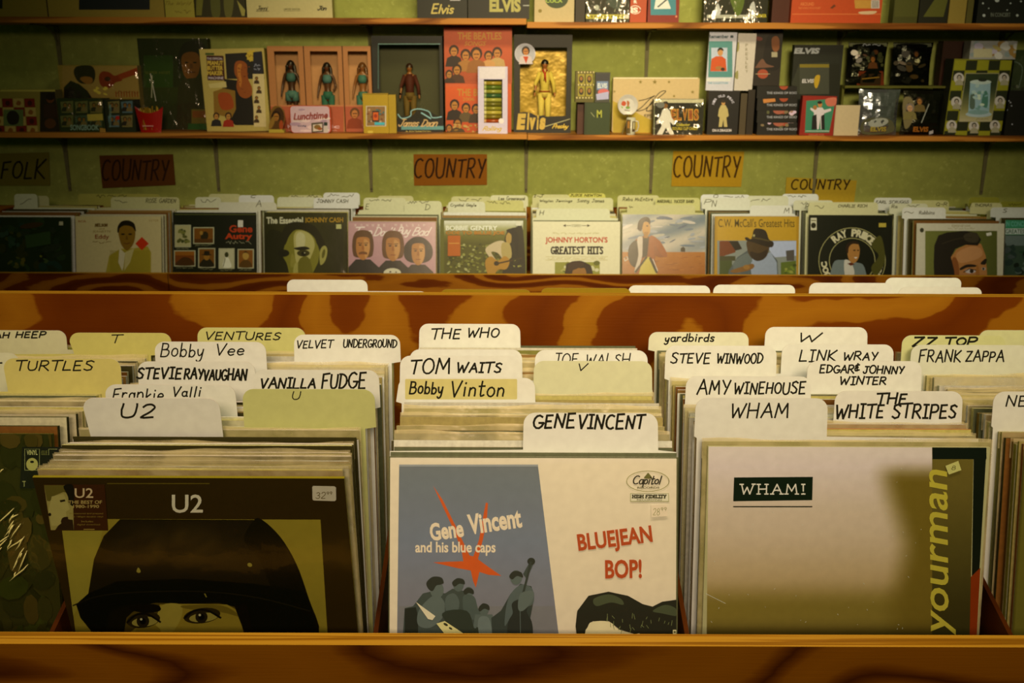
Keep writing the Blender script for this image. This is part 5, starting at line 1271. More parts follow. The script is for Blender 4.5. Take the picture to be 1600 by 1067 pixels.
def doll(label, px, y_top, y_foot, Y, zb, skin, hair, outfit, style, long_hair=True, arm=0):
    h = on_y(px, y_top, Y).z - on_y(px, y_foot, Y).z
    z0 = zb
    root = empty('doll', (on_y(px, (y_top+y_foot)/2, Y).x, Y, z0), label, 'doll')
    c = alb(skin, 'S')
    # x right, y away from the viewer, z up; unit height h
    J = [((0,0,.52),(.062,.045)), ((0,0,.62),(.05,.036)), ((0,0,.74),(.068,.042)), ((0,0,.83),(.04,.034)), ((0,0,.875),(.022,.022)), ((0,-.008,.915),(.046,.05)), ((0,-.004,.955),(.047,.052)),
         ((.085,0,.805),(.026,.024)), ((.125,0,.66),(.022,.021)), ((.145 if not arm else .10,-.03,.53 if not arm else .60),(.016,.015)), ((.15 if not arm else .08,-.045,.475 if not arm else .60),(.014,.012)),
         ((-.085,0,.805),(.026,.024)), ((-.125,0,.66),(.022,.021)), ((-.145,-.03,.53),(.016,.015)), ((-.15,-.045,.475),(.014,.012)),
         ((.048,0,.46),(.042,.042)), ((.052,-.004,.27),(.031,.031)), ((.05,0,.06),(.019,.02)), ((.052,-.05,.018),(.02,.012)),
         ((-.048,0,.46),(.042,.042)), ((-.052,-.004,.27),(.031,.031)), ((-.05,0,.06),(.019,.02)), ((-.052,-.05,.018),(.02,.012))]
    E = [(0,1),(1,2),(2,3),(3,4),(4,5),(5,6),(3,7),(7,8),(8,9),(9,10),(3,11),(11,12),(12,13),(13,14),(0,15),(15,16),(16,17),(17,18),(0,19),(19,20),(20,21),(21,22)]
    sc = lambda p: (p[0]*h, p[1]*h, p[2]*h)
    skin_mesh('body', [(sc(p), (r[0]*h, r[1]*h)) for p, r in J], E, PLASTIC, c, root, sub=2)
    f = MB(zone='S')
    for d in (-1, 1): f.lathe([(0, -.003*h), (.008*h, 0), (0, .003*h)], '#160c06', 8, org=(d*.018*h, -.058*h, .94*h))
    f.box(-.012*h, .012*h, -.062*h, -.054*h, .904*h, .909*h, '#8a2a1c')
    f.tube([(0,-.05*h,.935*h),(0,-.066*h,.92*h),(0,-.05*h,.914*h)], [.002*h,.007*h,.004*h], c, 6)
    f.build('face', PLASTIC, root)
    g = MB(zone='S'); prof = []
    hc = alb(hair, 'S')
    for k in range(9):
        t = pi/2 - k*pi/2*1.15/8; prof.append((.056*h*cos(t), .945*h + .06*h*sin(t)))
    g.lathe([(max(r, .0), z) for r, z in prof], hc, 16, org=(0, .012*h, 0), axis='z')
    if long_hair:
        for sx in (-1, 1): g.tube([(sx*.03*h,.01*h,.97*h),(sx*.056*h,.006*h,.91*h),(sx*.064*h,.0,.80*h),(sx*.06*h,-.02*h,.70*h)], [.02*h,.024*h,.022*h,.008*h], hc, 8)
        g.tube([(0,.03*h,.97*h),(0,.05*h,.88*h),(0,.052*h,.72*h)], [.04*h,.055*h,.03*h], hc, 10)
    g.build('hair', PLASTIC, root, smooth=True)
    def wear(name, cc, rows, mat=CLOTH):
        m = MB(zone='S')
        for pts, rr in rows: m.tube([sc(p) for p in pts], [q*h for q in rr], cc, 12)
        m.build(name, mat, root, smooth=True)
    legs = [([(s*.05,0,.52),(s*.052,0,.27),(s*.052,0,.045)], [.055,.04,.038 if style != 'flare' else .06]) for s in (-1, 1)] + [([(0,0,.575),(0,0,.52),(0,0,.46)], [.066,.08,.06])]
    arms = [([(.07,0,.825),(.128,0,.66),(J[9][0])],[.034,.03,.026]), ([(-.07,0,.825),(-.128,0,.66),(-.145,-.03,.53)],[.034,.03,.026])]
    if style == 'shorts':
        wear('top', outfit[0], [([(0,0,.70),(0,0,.75),(0,0,.82)], [.062,.075,.06])]); wear('shorts', outfit[1], [([(s*.04,0,.545),(s*.052,0,.42)], [.058,.052]) for s in (-1, 1)] + [([(0,0,.57),(0,0,.52),(0,0,.465)], [.066,.082,.06])])
    elif style in ('pants', 'flare'):
        wear('top', outfit[0], [([(0,0,.70),(0,0,.75),(0,0,.82)], [.062,.075,.06])]); wear('trousers', outfit[1], legs)
    else:
        wear('jacket', outfit[0], [([(0,0,.50),(0,0,.62),(0,0,.76),(0,0,.845)], [.075,.062,.082,.05])] + arms); wear('trousers', outfit[1], legs)
        if style == 'jumpsuit':
            wear('scarf', '#9a2a12', [([(-.03,-.04,.85),(0,-.075,.80),(-.012,-.078,.70)], [.014,.016,.008]), ([(.03,-.04,.85),(0,-.075,.80),(.014,-.078,.68)], [.014,.016,.008])]); wear('belt', '#7a3a10', [([(0,0,.535),(0,0,.56)], [.078,.078])])
    return root

YF = 3.925
# ---- lower shelf, left to right
def a_checker(b):
    b.rect(0, 500, 360, 545, '#a79a44'); b.text('My Valentines', 6, 506, 212, 526, '#2c2a0c', .02)
    for i in range(5):
        for j in range(4):
            x, y = -120 + i*66 + j*6, 586 + j*54
            if (i+j) % 2 == 0: b.poly([(x,y),(x+62,y),(x+66,y+52),(x+4,y+52)], '#6a1a10'); b.ell(x+34, y+28, 14, 16, '#3a1008')
            else: b.poly([(x,y),(x+62,y),(x+66,y+52),(x+4,y+52)], '#a08a4e'); b.poly([(x+18,y+34),(x+30,y+12),(x+48,y+24),(x+40,y+42)], '#7a4a20', True)
    b.rect(22, 652, 140, 750, '#54643c'); b.poly([(40,700),(55,665),(90,660),(115,690),(105,735),(60,740)], '#201a0c', True)
    b.rect(240, 545, 360, 795, '#221a0c'); b.ell(300, 585, 24, 28, '#5a3014'); b.ell(300,575,28,22,'#1a0f06'); b.rect(262, 620, 345, 700, '#2e1c10'); b.ell(300,735,34,30,'#4a2c14')
shelf_box('game_box', 'red and cream checkered game box at the left frame edge', 'box', -40, 140, 90, 209, YF-.01, .06, '#7d7040', a_checker, top='#a79a4a')
def a_guitar(b):
    b.rect(365, 388, 835, 585, '#8d7440'); b.rect(372, 395, 828, 580, '#97794a')
    b.poly([(380,600),(380,520),(420,480),(470,500),(520,540),(560,600)], '#17140a'); b.poly([(440,440),(450,400),(500,388),(550,396),(568,440),(556,490),(520,500),(470,490)], '#1f140a', True); b.poly([(476,470),(500,455),(545,462),(550,490),(515,500)], '#8a5a30', True)
    b.poly([(590,450),(610,425),(650,430),(680,450),(720,445),(725,480),(690,490),(650,525),(610,515),(592,490)], '#7a2410', True); b.poly([(700,445),(790,412),(822,402),(826,440),(795,448),(715,475)], '#8a3016'); b.ell(640,470,18,14,'#3a120a')
    R = random.Random(4)
    for k in range(9): b.line([(690+k*16, 545),(692+k*16,575)], 7, '#8a4420')
    for k in range(7): b.ell(R.uniform(565,640), R.uniform(520,570), R.uniform(6,16), R.uniform(4,10), '#c9b23a', 20)
    b.scribble(690, 540, 830, 556, '#6a3414', 3, 2, 3)
shelf_box('toy_guitar_box', 'tan box printed with a red toy guitar, behind the dark picture boxes', 'box', 96, 102, 219, 208, 4.01, .04, '#8d7440', a_guitar, wrap=WRAP)
def a_pics(seed, x0, x1):
    def f(b):
        R = random.Random(seed)
        b.rect(x0, 590, x1, 800, '#1c2412')
        n = 3 if x1-x0 > 200 else 2
        for i in range(n):
            for j in range(2):
                xa = x0+14+i*(x1-x0-20)/n; ya = 600+j*84; xb = xa+(x1-x0-20)/n-10; yb = ya+72
                b.poly([(xa,ya+6),(xb,ya),(xb,yb),(xa+8,yb)], R.choice(['#5a5a3c','#6a6040','#3a4a3c','#4c3a24','#4a6068']))
                people(b, [((xa+xb)/2-10, ya+24, 11, '#201c14'), ((xa+xb)/2+16, ya+26, 10, '#6a5a40')], '#2a2418', '#7d5a34')
        if seed == 2: b.poly([(520,680),(612,676),(616,715),(524,720)], '#a79440'); b.text('SONGBOOK', 420, 742, 590, 775, '#7a9484', .02); b.poly([(596,760),(640,766),(636,795),(596,790)], '#9a7440')
        else: b.text('THE SHOW', 650, 620, 664, 760, '#6a8a78', .02); b.poly([(690,690),(712,690),(712,712),(690,712)], '#9a1c1c')
    return f
shelf_box('game_box', 'dark green box of small printed pictures, left of its twin near the fries', 'box', 92, 154, 163, 210, YF-.025, .07, '#1c2412', a_pics(2, 345, 625), wrap=WRAP)
shelf_box('game_box', 'dark green picture box touching the red fries carton', 'box', 164.5, 156, 211, 210, YF-.02, .07, '#18200f', a_pics(3, 628, 805))
def fries():
    sp = Spot(210, 150, 254, 212, 3.885); pl = Plane((sp.xc, 3.885, sp.zb)); root = empty('toy_fries_carton', (0,0,0), 'red carton of toy french fries near the left end of the lower shelf', 'toy', M=pl.M)
    h = on_y(232, 168, 3.885).z - sp.zb; hw = sp.w/2; b = MB(pl, 'S'); n = 12
    def rim(k, s):  # curved lips: low in the middle
        u = -1 + 2*k/n
        return (u*hw*(1.0), h*(.78 + .22*u*u if s else .62 + .25*u*u) + (h*.18 if not s else 0), -.012 + (.012*(1-u*u) if s else -.012*(1-u*u)))
    def base(k, s):
        u = -1 + 2*k/n; return (u*hw*.72, 0, -.012 + (.006*(1-u*u) if s else -.006*(1-u*u)))
    for k in range(n):
        b.face([base(k,1), base(k+1,1), rim(k+1,1), rim(k,1)], '#8f0f0c'); b.face([base(k+1,0), base(k,0), rim(k,0), rim(k+1,0)], '#7a0d0a')
    b.face([base(k,0) for k in range(n+1)] + [base(k,1) for k in range(n, -1, -1)], '#6a0a08')
    b.z = .0135*.5 + .0003; b.frame(0, 0, 3.81)
    b.build('carton', PLASTIC, root, smooth=False)
    t = MB(pl, 'S'); t.z = .0008; t.frame(0,0,3.81)
    t.line([(850,750),(912,750)], 5, '#c48a7a'); 
    for v in range(len(t.v)): t.v[v] = (t.v[v][0], t.v[v][1], .0012)
    t.build('lettering', PLASTIC, root)
    f = MB(pl, 'S'); R = random.Random(5)
    for k in range(34):
        x = R.uniform(-.72, .72)*hw; z = -.012 + R.uniform(-.006, .006); ht = h*(1.0 + R.uniform(-.1, .12) - .12*abs(x/hw)); s = .0022; dx = R.uniform(-.006, .006)
        f.tube([(x*.7, .01, z), (x+dx, ht, z)], s, R.choice(['#8a6a1c','#9a7824','#7a5a14','#a58430']), 4)
    f.build('fries', PLASTIC, root)
fries()
def a_bigface(b):
    b.rect(845, 230, 1255, 795, '#1f230c'); b.rect(855, 330, 1030, 520, '#263c12'); b.grad(0,0,0,0, lambda u, v: hexmix('#2a3010', '#1c2410', v), 4, 5, quad=[(850,520),(1250,520),(1250,795),(850,795)])
    b.poly([(1060,400),(1070,300),(1100,255),(1160,240),(1215,265),(1235,330),(1230,440),(1210,500),(1190,420),(1180,340),(1100,340),(1085,420)], '#15100a', True)
    b.poly([(1080,380),(1085,330),(1120,310),(1170,315),(1190,350),(1190,400),(1175,450),(1140,475),(1100,455)], '#6a3f1c', True)
    for x in (1110, 1160): b.ell(x, 372, 12, 5, '#1a0e06')
    b.poly([(1130,380),(1146,380),(1150,408),(1126,408)], '#54301a'); b.line([(1115,430),(1160,430)], 6, '#3a1a0e')
    b.poly([(1060,520),(1090,470),(1190,460),(1240,520),(1255,795),(1050,795)], '#26220e'); b.rect(1140, 650, 1240, 735, '#5a4a20'); b.rect(1146, 660, 1236, 700, '#6a3a1a'); b.rect(1120, 735, 1255, 795, '#20441a')
    b.text('SUPER HOST', 865, 425, 1015, 440, '#5a5a28'); b.line([(896,440),(908,500),(928,600)], 5, '#b9b08a'); b.line([(905,450),(903,580)], 5, '#a79f7a')
shelf_box('wrapped_poster_box', 'tall dark green box in crinkled wrap with a printed face', 'box', 221, 60, 329, 209, 4.05, .04, '#1f230c', a_bigface, wrap=WRAP)
def a_peanut(b):
    b.poly([(1213,290),(1580,290),(1600,800),(1262,800)], '#a3904a'); b.poly([(1340,320),(1560,308),(1575,470),(1350,470)], '#1c1a14')
    b.poly([(1228,330),(1330,332),(1340,480),(1236,478)], '#3a1410'); 
    for k, t in enumerate(('PEANUT', 'BUTTER', 'MAKER')): b.text(t, 1234, 362+k*30, 1328, 388+k*30, '#b99c34', .04)
    b.text('THE OFFICIAL', 1232, 342, 1326, 356, '#b5a89a', .02); b.text('MACHINE', 1240, 456, 1330, 472, '#b5a89a', .02); b.poly([(1222,315),(1275,315),(1275,328),(1222,328)], '#3a4a20')
    star = []
    for k in range(20): r = 38 if k % 2 == 0 else 30; star.append((1500 + r*cos(pi*k/10), 332 + r*sin(pi*k/10)))
    b.poly(star, '#b3972c'); b.scribble(1476, 320, 1524, 344, '#7a4a14', 3, 1, 2)
    b.poly([(1340,470),(1430,480),(1500,560),(1520,745),(1400,745),(1290,640)], '#15130c')
    b.poly([(1395,400),(1405,368),(1440,362),(1470,385),(1472,430),(1478,470),(1500,520),(1498,565),(1465,585),(1428,570),(1408,520),(1412,470),(1398,440)], '#82421a', True)
    b.poly([(1412,400),(1425,380),(1440,385),(1432,430),(1440,480),(1430,520),(1418,470)], '#a5632c', True); R = random.Random(7)
    for k in range(16): x, y = R.uniform(1415,1485), R.uniform(390,560); b.ell(x, y, 5, 3, '#6a3214')
    b.poly([(1240,500),(1345,485),(1350,520),(1250,525)], '#b5a45a'); b.poly([(1270,545),(1330,525),(1400,540),(1405,650),(1380,700),(1275,680)], '#7a5a24'); b.poly([(1300,560),(1370,560),(1390,640),(1320,650)], '#8a3a14', True)
    people(b, [(1288, 690, 17, '#1c1c1a'), (1360, 690, 18, '#8a2414')], '#1c1c1a', '#a5743c')
    b.poly([(1505,440),(1572,440),(1585,755),(1512,755)], '#b9a662')
    for k in range(5): people(b, [(1528 + (k % 2)*14, 466+k*58, 9, '#3a2a1a')], '#3a2a1a', '#8a6030')
    b.poly([(1508,310),(1558,305),(1562,436),(1508,440)], '#1d1d22'); b.scribble(1512, 380, 1552, 396, '#8a8a8a', 3, 2, 2); b.scribble(1512, 405, 1552, 420, '#8a8a8a', 3, 3, 2)
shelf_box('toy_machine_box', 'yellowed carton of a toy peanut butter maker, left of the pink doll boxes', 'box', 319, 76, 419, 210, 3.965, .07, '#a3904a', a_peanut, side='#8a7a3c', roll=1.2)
# pink doll boxes
def a_pink(cx, word):
    def f(b):
        x0, y0 = cx
        b.rect(x0, 625, x0+225, 800, '=9a4a22'); b.rect(x0, 625, x0+225, 634, '=a8682e')
        b.text(word, x0+70, 742, x0+200, 764, '#c49a84', .03); b.scribble(x0+110, 772, x0+190, 780, '#b98a70', 2.4, 3, 2)
        if word != 'chic': people(b, [(x0+62, 672, 26, '#7a3018')], '#7a3018', '#a5663a', '#5a3418')
    return f
PINKC = 'pink window boxes with dolls'
for k, (x0, x1, w0, w1, wrd, lab) in enumerate(((421, 476.5, 428, 470, 'divas', 'pink doll box behind the lunchbox, leftmost of three'), (478, 536.5, 484, 531, 'chic', 'pink doll box in the middle of three, over the lunchbox'), (538, 581, 543, 577, 'diva', 'pink doll box behind the yellow box, rightmost of three'))):
    fx = 400
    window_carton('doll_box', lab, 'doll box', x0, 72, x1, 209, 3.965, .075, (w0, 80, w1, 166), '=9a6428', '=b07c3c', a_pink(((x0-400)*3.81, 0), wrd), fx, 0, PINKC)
Zf = shelf_z(400) + .004
doll('dark-haired doll in teal shorts, in the leftmost pink box', 456, 87, 196, 4.0, Zf, '#3a2012', '#140c07', ('=3a5a3c', '=486a48'), 'shorts')
doll('doll in long teal trousers, in the middle pink box', 512, 86, 192, 4.0, Zf, '#4a2a18', '#160d08', ('=46684a', '=2c5a34'), 'flare', arm=1)
doll('brown-haired doll in a teal dress, half hidden by a dark carton', 567, 86, 192, 4.0, Zf, '#7a4a2c', '#5a3416', ('=3c6440', '=3c6440'), 'pants', arm=1)
def tin():
    sp = Spot(419, 165, 447, 209, 3.91); pl = Plane((sp.xc, 3.91, sp.zb)); b = MB(pl, 'S'); w2, h = sp.w/2, sp.h
    out = [(w2*.8*cos(t)-.0, h*.55 + h*.45*sin(t)) for t in (2*pi*k/24 for k in range(24))]
    b.prism(out, -.02, 0, '#6a4a20', rim='#8a6a30'); b.clip = (-w2, w2, 0, h); b.frame(400, 0, 3.81)
    b.ell(126, 710, 40, 72, '#3a2410', 10); people(b, [(120, 690, 24, '#4a3014')], '#4a3014', '#8a5c30', '#241408'); b.ell(95, 730, 14, 40, '#7a5a2c', 20); b.ell(150, 745, 12, 30, '#8a3a20')
    b.rect(64, 770, 160, 800, '#9a8834'); b.box(-w2, w2*.7, 0, .012, -.03, 0, '#9a8834')
    tag(b.build('round_tin', GLOSS), 'small round brown tin left of the pink-rimmed lunchbox', 'tin')
tin()
def lunchbox():
    sp = Spot(453, 165, 517, 211, 3.885); pl = Plane((sp.xc, 3.885, sp.zb)); w2, h = sp.w/2, sp.h
    b = MB(pl, 'S'); pbox(b, w2, h, .03, .014, '#a83a22', '#a5452c'); o = tag(b.build('lunchbox', GLOSS, bevel=.002), 'pink-rimmed tin lunchbox with lilac lid lettered Lunchtime', 'lunchbox')
    l = MB(pl, 'S'); pbox(l, w2-.004, h-.004, .0008, .012, '=b8987a'); l.v = [(x, y+.002, z+.0015) for x, y, z in l.v]; l.z = .0017; l.clip = (-w2, w2, 0, h); l.frame(400, 0, 3.81)
    R = random.Random(2)
    for k in range(12): l.ell(R.uniform(225,430), R.uniform(650,780), R.uniform(14,36), R.uniform(6,12), R.choice(['=d8b898','=cfae90','=9c7e6e']))
    l.text('Lunchtime', 222, 668, 428, 712, '#7d2414', .03, .25, -3); l.line([(222,716),(300,716)], 3, '#c9b9a0'); l.line([(222,722),(280,724)], 3, '#c9b9a0')
    l.poly([(330,732),(400,726),(402,786),(332,790)], '#4a4034'); l.poly([(340,742),(394,736),(394,778),(340,782)], '#c0ae80'); l.ell(366,756,20,14,'#7a5a3a'); l.ell(380,766,14,9,'#8a4a2a'); l.rect(404, 735, 428, 790, '#b5a684'); l.rect(404, 727, 426, 748, '#28322a')
    l.scribble(250, 745, 300, 755, '#3a3a5a', 3, 1, 4)
    l.build('lid', GLOSS, o)
lunchbox()
def a_yel(b):
    b.rect(655, 630, 775, 752, '#b0a47a'); b.rect(660, 634, 768, 748, '#7a5a44'); R = random.Random(3)
    blotch(b, R, 26, (665, 640, 762, 742), ['#8a5a4a','#5a4a3a','#3a5a5a','#a5846a','#6a3a2a'], 5, 12)
    b.rect(692, 660, 732, 724, '#1c1c1a'); b.rect(697, 668, 728, 716, '#b8501c'); b.ell(712, 690, 10, 12, '#8a2a14'); b.rect(706, 728, 766, 744, '#3c9aa0')
    b.rect(665, 778, 696, 802, '#b59c34'); b.line([(640,560),(785,560)], 3, '#6a5210')
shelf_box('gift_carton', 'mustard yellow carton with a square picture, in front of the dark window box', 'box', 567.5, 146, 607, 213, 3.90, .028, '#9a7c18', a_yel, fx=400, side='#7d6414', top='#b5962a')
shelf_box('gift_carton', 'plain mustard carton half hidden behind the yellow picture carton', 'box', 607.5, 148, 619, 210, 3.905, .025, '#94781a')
# dark carton with bowed window
def a_dean(b):
    b.rect(700, 225, 1115, 262, '#10140e'); b.line([(730,262),(1095,262)], 6, '#6a8a80'); b.line([(728,262),(728,530)], 3, '#4a6a60')
    b.poly([(845,690),(930,690),(960,655),(1020,655),(1080,690),(1110,700),(1110,790),(840,790)], '#0f120f')
    b.line([(845,680),(870,705),(920,690),(925,660),(970,648),(1030,665),(1050,700),(1105,695)], 6, '#79a098', True); b.line([(985,672),(1015,690),(1040,705)], 8, '#79a098', True)
    b.rect(865, 750, 1125, 772, '#4f7a7a'); b.hand('James Dean', 850, 710, 1080, 752, 6, '#b0905c', slant=.5, gap=.04); b.text('A RECREATION', 890, 778, 1040, 790, '#9a8a4a', .02)
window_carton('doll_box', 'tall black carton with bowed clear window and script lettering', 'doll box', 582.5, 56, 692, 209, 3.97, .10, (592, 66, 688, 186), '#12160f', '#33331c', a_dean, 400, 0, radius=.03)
doll('man doll in dark red jacket and tan trousers, behind the bowed window', 640, 73, 178, 4.015, Zf, '#7a4a24', '#2a160a', ('#3f160c', '#5a4420'), 'suit', long_hair=False)
def a_orange(k):
    def f(b):
        if k == 0:
            b.grad(0,0,0,0, lambda u, v: hexmix('#a8452c', '#8a3a20', v), 3, 4, quad=[(1122,165),(1520,165),(1520,488),(1122,488)])
            b.text('THE BEATLES', 1200, 192, 1462, 236, '#a5722a', .02); b.text('SONGS', 1240, 246, 1370, 272, '#a5722a', .01, .3)
            people(b, [(1178,300,27,'#241810'),(1436,312,27,'#9a7a50'),(1384,330,24,'#a5764a'),(1248,325,28,'#8a5a30'),(1312,318,32,'#7a4a24')], '#241810', '#9a6236', '#2c160a')
            people(b, [(1196,412,26,'#3a2010'),(1150,440,20,'#2a1a10')], '#3a2010', '#94602e', '#241208')
        else:
            b.grad(0,0,0,0, lambda u, v: hexmix('#b0461c', '#93391a', v), 3, 4, quad=[(1130,500),(1520,500),(1520,800),(1130,800)])
            b.rect(1130, 498, 1520, 516, '#a9482c'); b.text('THE BEATLES', 1198, 528, 1462, 572, '#9a6a2a', .02); b.text('2006', 1230, 580, 1300, 600, '#9a6a2a', .01)
            people(b, [(1182,622,26,'#1d150e'),(1250,640,24,'#4a3a24'),(1310,646,24,'#33251a'),(1440,640,24,'#5a4a2a')], '#1d150e', '#94602e', '#24120a')
            people(b, [(1200,730,24,'#3a2a14'),(1150,760,18,'#2a1a10')], '#3a2a14', '#8a5a2c', '#241208')
            R = random.Random(4); blotch(b, R, 20, (1180, 740, 1320, 795), ['#8a6a3a','#6a4a20','#9a7a4a'], 6, 14)
    return f
o2, s2, _ = shelf_box('calendar_box', 'orange picture box standing on the shelf beneath its larger twin', 'box', 696, 130, 799, 209, 3.965, .09, '#94391c', a_orange(1), fx=400)
o1, s1, _ = shelf_box('calendar_box', 'orange picture box with yellow title, stacked on top of another', 'box', 694, 42, 800, 129, 3.965, .09, '#94402a', a_orange(0), fx=400, zb=s2.zb + s2.h + .0004)
def a_rolls(b):
    b.poly([(1330,402),(1484,398),(1484,468),(1330,468)], '#b5ab94')
    b.hand('Rolling', 1350, 752, 1462, 786, 5, '#a58a2a', slant=.35, gap=.05); b.ell(1460, 720, 16, 16, '#c0b49a')
def rolls_box():
    root, sp = window_carton('paper_roll_box', 'slim white carton with a window of small coloured rolls', 'box', 747, 104, 793, 209, 3.90, .03, (756, 124, 785, 192), '#a99e94', '#2a2414', a_rolls, 400, 0)
    cols = ['#8a7430','#4a5a20','#7d7a3c','#2f4a2a','#8a8440','#5a5420','#77702e','#9a8a3a','#6a5a20','#8a3a18']
    for k, c in enumerate(cols):
        y = 130 + k*6.6; Pm = on_y(770, y, 3.91)
        b = MB(zone='S'); w = on_y(784, y, 3.91).x - on_y(757, y, 3.91).x
        r = .0078; n = 10
        b.tube([(-w/2, 0, 0), (w/2, 0, 0)], r, c, 10); b.tube([(-w/2-.0005,0,0),(-w/2+.008,0,0)], r+.0004, hexmix(c, '#d0c890', .5), 10)
        o = b.build('candy_roll', GLOSS, None, Matrix.Translation((Pm.x, 3.915, Pm.z)), smooth=True)
        nm = ['olive gold','moss green','grey olive','dark green','khaki','dark olive','mustard olive','straw yellow','brown olive','red brown'][k]
        tag(o, f'{nm} roll in the slim white carton, {ordinal(k+1)} from the top', 'candy roll', 'rolls in the slim white carton')
rolls_box()
def a_gold(b):
    b.poly([(20,700),(330,690),(345,790),(20,795)], '#11120c'); b.poly([(130,770),(345,706),(345,711),(130,776)], '#8a8460')
    b.poly([(20,690),(60,668),(110,672),(150,690),(196,690),(205,740),(150,775),(60,785),(22,770)], '=14130a', True)
    for k, (ch, x0, x1, y0) in enumerate((('E', 26, 84, 676), ('l', 88, 104, 672), ('v', 104, 142, 700), ('i', 146, 160, 684), ('s', 162, 200, 700))): b.text(ch, x0, y0, x1, 772, '=a08428', .07, .15)
    b.hand('Presley', 240, 738, 335, 772, 4, '#b5962e', slant=.5, gap=.02)
    b.ell(78, 320, 62, 62, '#a8a08c', n=28); b.ell(78, 320, 58, 58, '#8f8c84', n=28); people(b, [(82, 302, 22, '#a89a84')], '#a89a84', '#a06438', '#1d120a'); b.poly([(66,336),(98,336),(84,380)], '#a0320f')
FOILBACK = print_mat('gold_foil_card', 0.3, 0.5, 0, 0.3, bump=.5, bscale=12)
window_carton('doll_box', 'black carton with a gold-backed window and a round portrait badge', 'doll box', 803, 54, 893, 208, 3.965, .085, (813, 74, 884, 190), '#14140c', '=8a6c14', a_gold, 800, 0, back_mat=FOILBACK)
doll('doll in a cream jumpsuit with a red scarf, in the gold-backed box', 851, 84, 193, 4.005, shelf_z(850)+.012, '#8a5230', '#120c08', ('#b39b3a', '#b8a040'), 'jumpsuit', long_hair=False)
# small boxes
def a_cubes(b):
    for i in range(2):
        for j in range(2):
            x, y = 392+i*48, 440+j*72; b.rect(x, y, x+40, y+62, '#7d702c'); b.ell(x+20, y+32, 14, 22, '#241d10'); b.ell(x+20, y+28, 9, 12, '#7a5228')
    for k in range(6): b.ell(396+k*18, 430, 5, 5, '#a8985a'); b.ell(396+k*18, 505, 5, 5, '#a8985a'); b.ell(386+k*18, 582, 5, 5, '#a8985a')
def a_cube2(b):
    b.rect(500, 440, 580, 480, '#2a2a2a'); b.rect(505, 484, 572, 535, '#5a6a8a'); b.text('ELVIS', 510, 495, 566, 525, '#b5b5b0', .03); b.ell(545, 550, 34, 22, '#a5506a'); b.poly([(500,560),(575,545),(575,590),(505,595)], '#8d8a94')
og, sg, _ = shelf_box('tin_box', 'small dark green tin box with a gold mark, under two little picture boxes', 'tin', 913, 160, 953, 213, 3.885, .03, '#1f2a10', lambda b: (b.rect(445,615,580,800,'#243014'), b.text('M', 505, 655, 535, 700, '#8a8a34', .03), b.line([(470,670),(490,695)], 4, '#7a7a5a'), b.line([(440,806),(580,806)], 5, '#5a3a1a')), fx=800, side='#4a1c10')
shelf_box('book', 'dark red book standing behind the small green tin box', 'book', 902, 160, 916, 211, 3.925, .10, '#3a1c10')
zz = sg.zb + sg.h + .0004
shelf_box('picture_box', 'little olive box with four tiny portraits, atop the green tin', 'box', 899, 111, 928, 157.5, 3.885, .035, '#4a421a', a_cubes, fx=800, zb=zz)
shelf_box('picture_box', 'little dark box printed with a blue panel, atop the green tin', 'box', 930, 113, 953, 157.5, 3.885, .035, '#33332a', a_cube2, fx=800, zb=zz)
def a_sign(b):
    for x, y, r in ((765,488,13),(850,488,16),(935,488,11),(610,545,9),(1075,548,12),(965,572,10)):
        b.poly([(x + (r if k % 2 == 0 else r*.4)*sin(pi*k/5), y - (r if k % 2 == 0 else r*.4)*cos(pi*k/5)) for k in range(10)], '#6a5a24')
    b.line([(755,600),(800,590),(850,570),(820,590),(770,640),(740,660),(790,650),(850,600),(915,545),(880,550),(830,610),(800,660),(860,650)], 5, '#26200c', True)
    b.text('to EPS', 745, 680, 835, 700, '#3a3214', .02); b.text('Platen', 755, 706, 830, 724, '#3a3214', .02); b.rect(600, 462, 1105, 468, '#c2b872')
    b.poly([(600,600),(840,720),(835,795),(600,795)], '#9a8228')
shelf_box('record_case', 'cream record case with a black signature and small stars', 'case', 957, 121, 1091, 211, 4.0, .05, '=a8904c', a_sign, fx=800, shape=lambda b, w2, h, d, c: pbox(b, w2, h, d, .008, c))
def plate():
    Pc = on_y(981, 164, 3.91); r = on_y(997, 164, 3.91).x - Pc.x; zb = shelf_z(981)
    root = empty('souvenir_plate', (Pc.x, 3.91, zb), 'small white souvenir plate with a flower print, above the mug', 'plate')
    h = Pc.z - zb
    b = MB(Plane((Pc.x, 3.91, zb)), 'S')
    b.lathe([(0, -.004), (r*.6, -.004), (r, .002), (r*.97, .004), (r*.62, -.001), (0, -.001)], '#a9a282', 32, org=(0,0,0), axis='z')
    b.frame(800, 0, 3.81)
    b.v = [(x, y + h, z) for x, y, z in b.v]
    b.z = .0 - .0006
    b.ell(665, 616, 15, 15, '#9a3a1c'); b.ell(690, 640, 13, 9, '#5a7a34'); b.ell(650, 640, 10, 8, '#6a8a3a'); b.poly([(684,600),(700,610),(690,640)], '#8a4a24', True); b.line([(670,655),(700,660)], 4, '#4a3a1a')
    o = b.build('dish', GLOSS, root, Matrix.Rotation(pi/2, 4, 'X'), smooth=False)
    s = MB(zone='S')
    s.tube([(-.018, .004, .0035), (0, .004, h*.45), (0, .006, h*.75)], .0022, '#5a4a2a', 6); s.tube([(.018, .004, .0035), (0, .004, h*.45)], .0022, '#5a4a2a', 6); s.tube([(-.018,.004,.003),(-.018,-.014,.003)], .0022, '#5a4a2a', 6); s.tube([(.018,.004,.003),(.018,-.014,.003)], .0022, '#5a4a2a', 6); s.tube([(-.012,-.006,h-r*.93),(.012,-.006,h-r*.93)], .002, '#5a4a2a', 6); s.tube([(0,.004,h*.45),(0,-.006,h-r*.93)], .002, '#5a4a2a', 6)
    s.build('stand', PLASTIC, root)
plate()
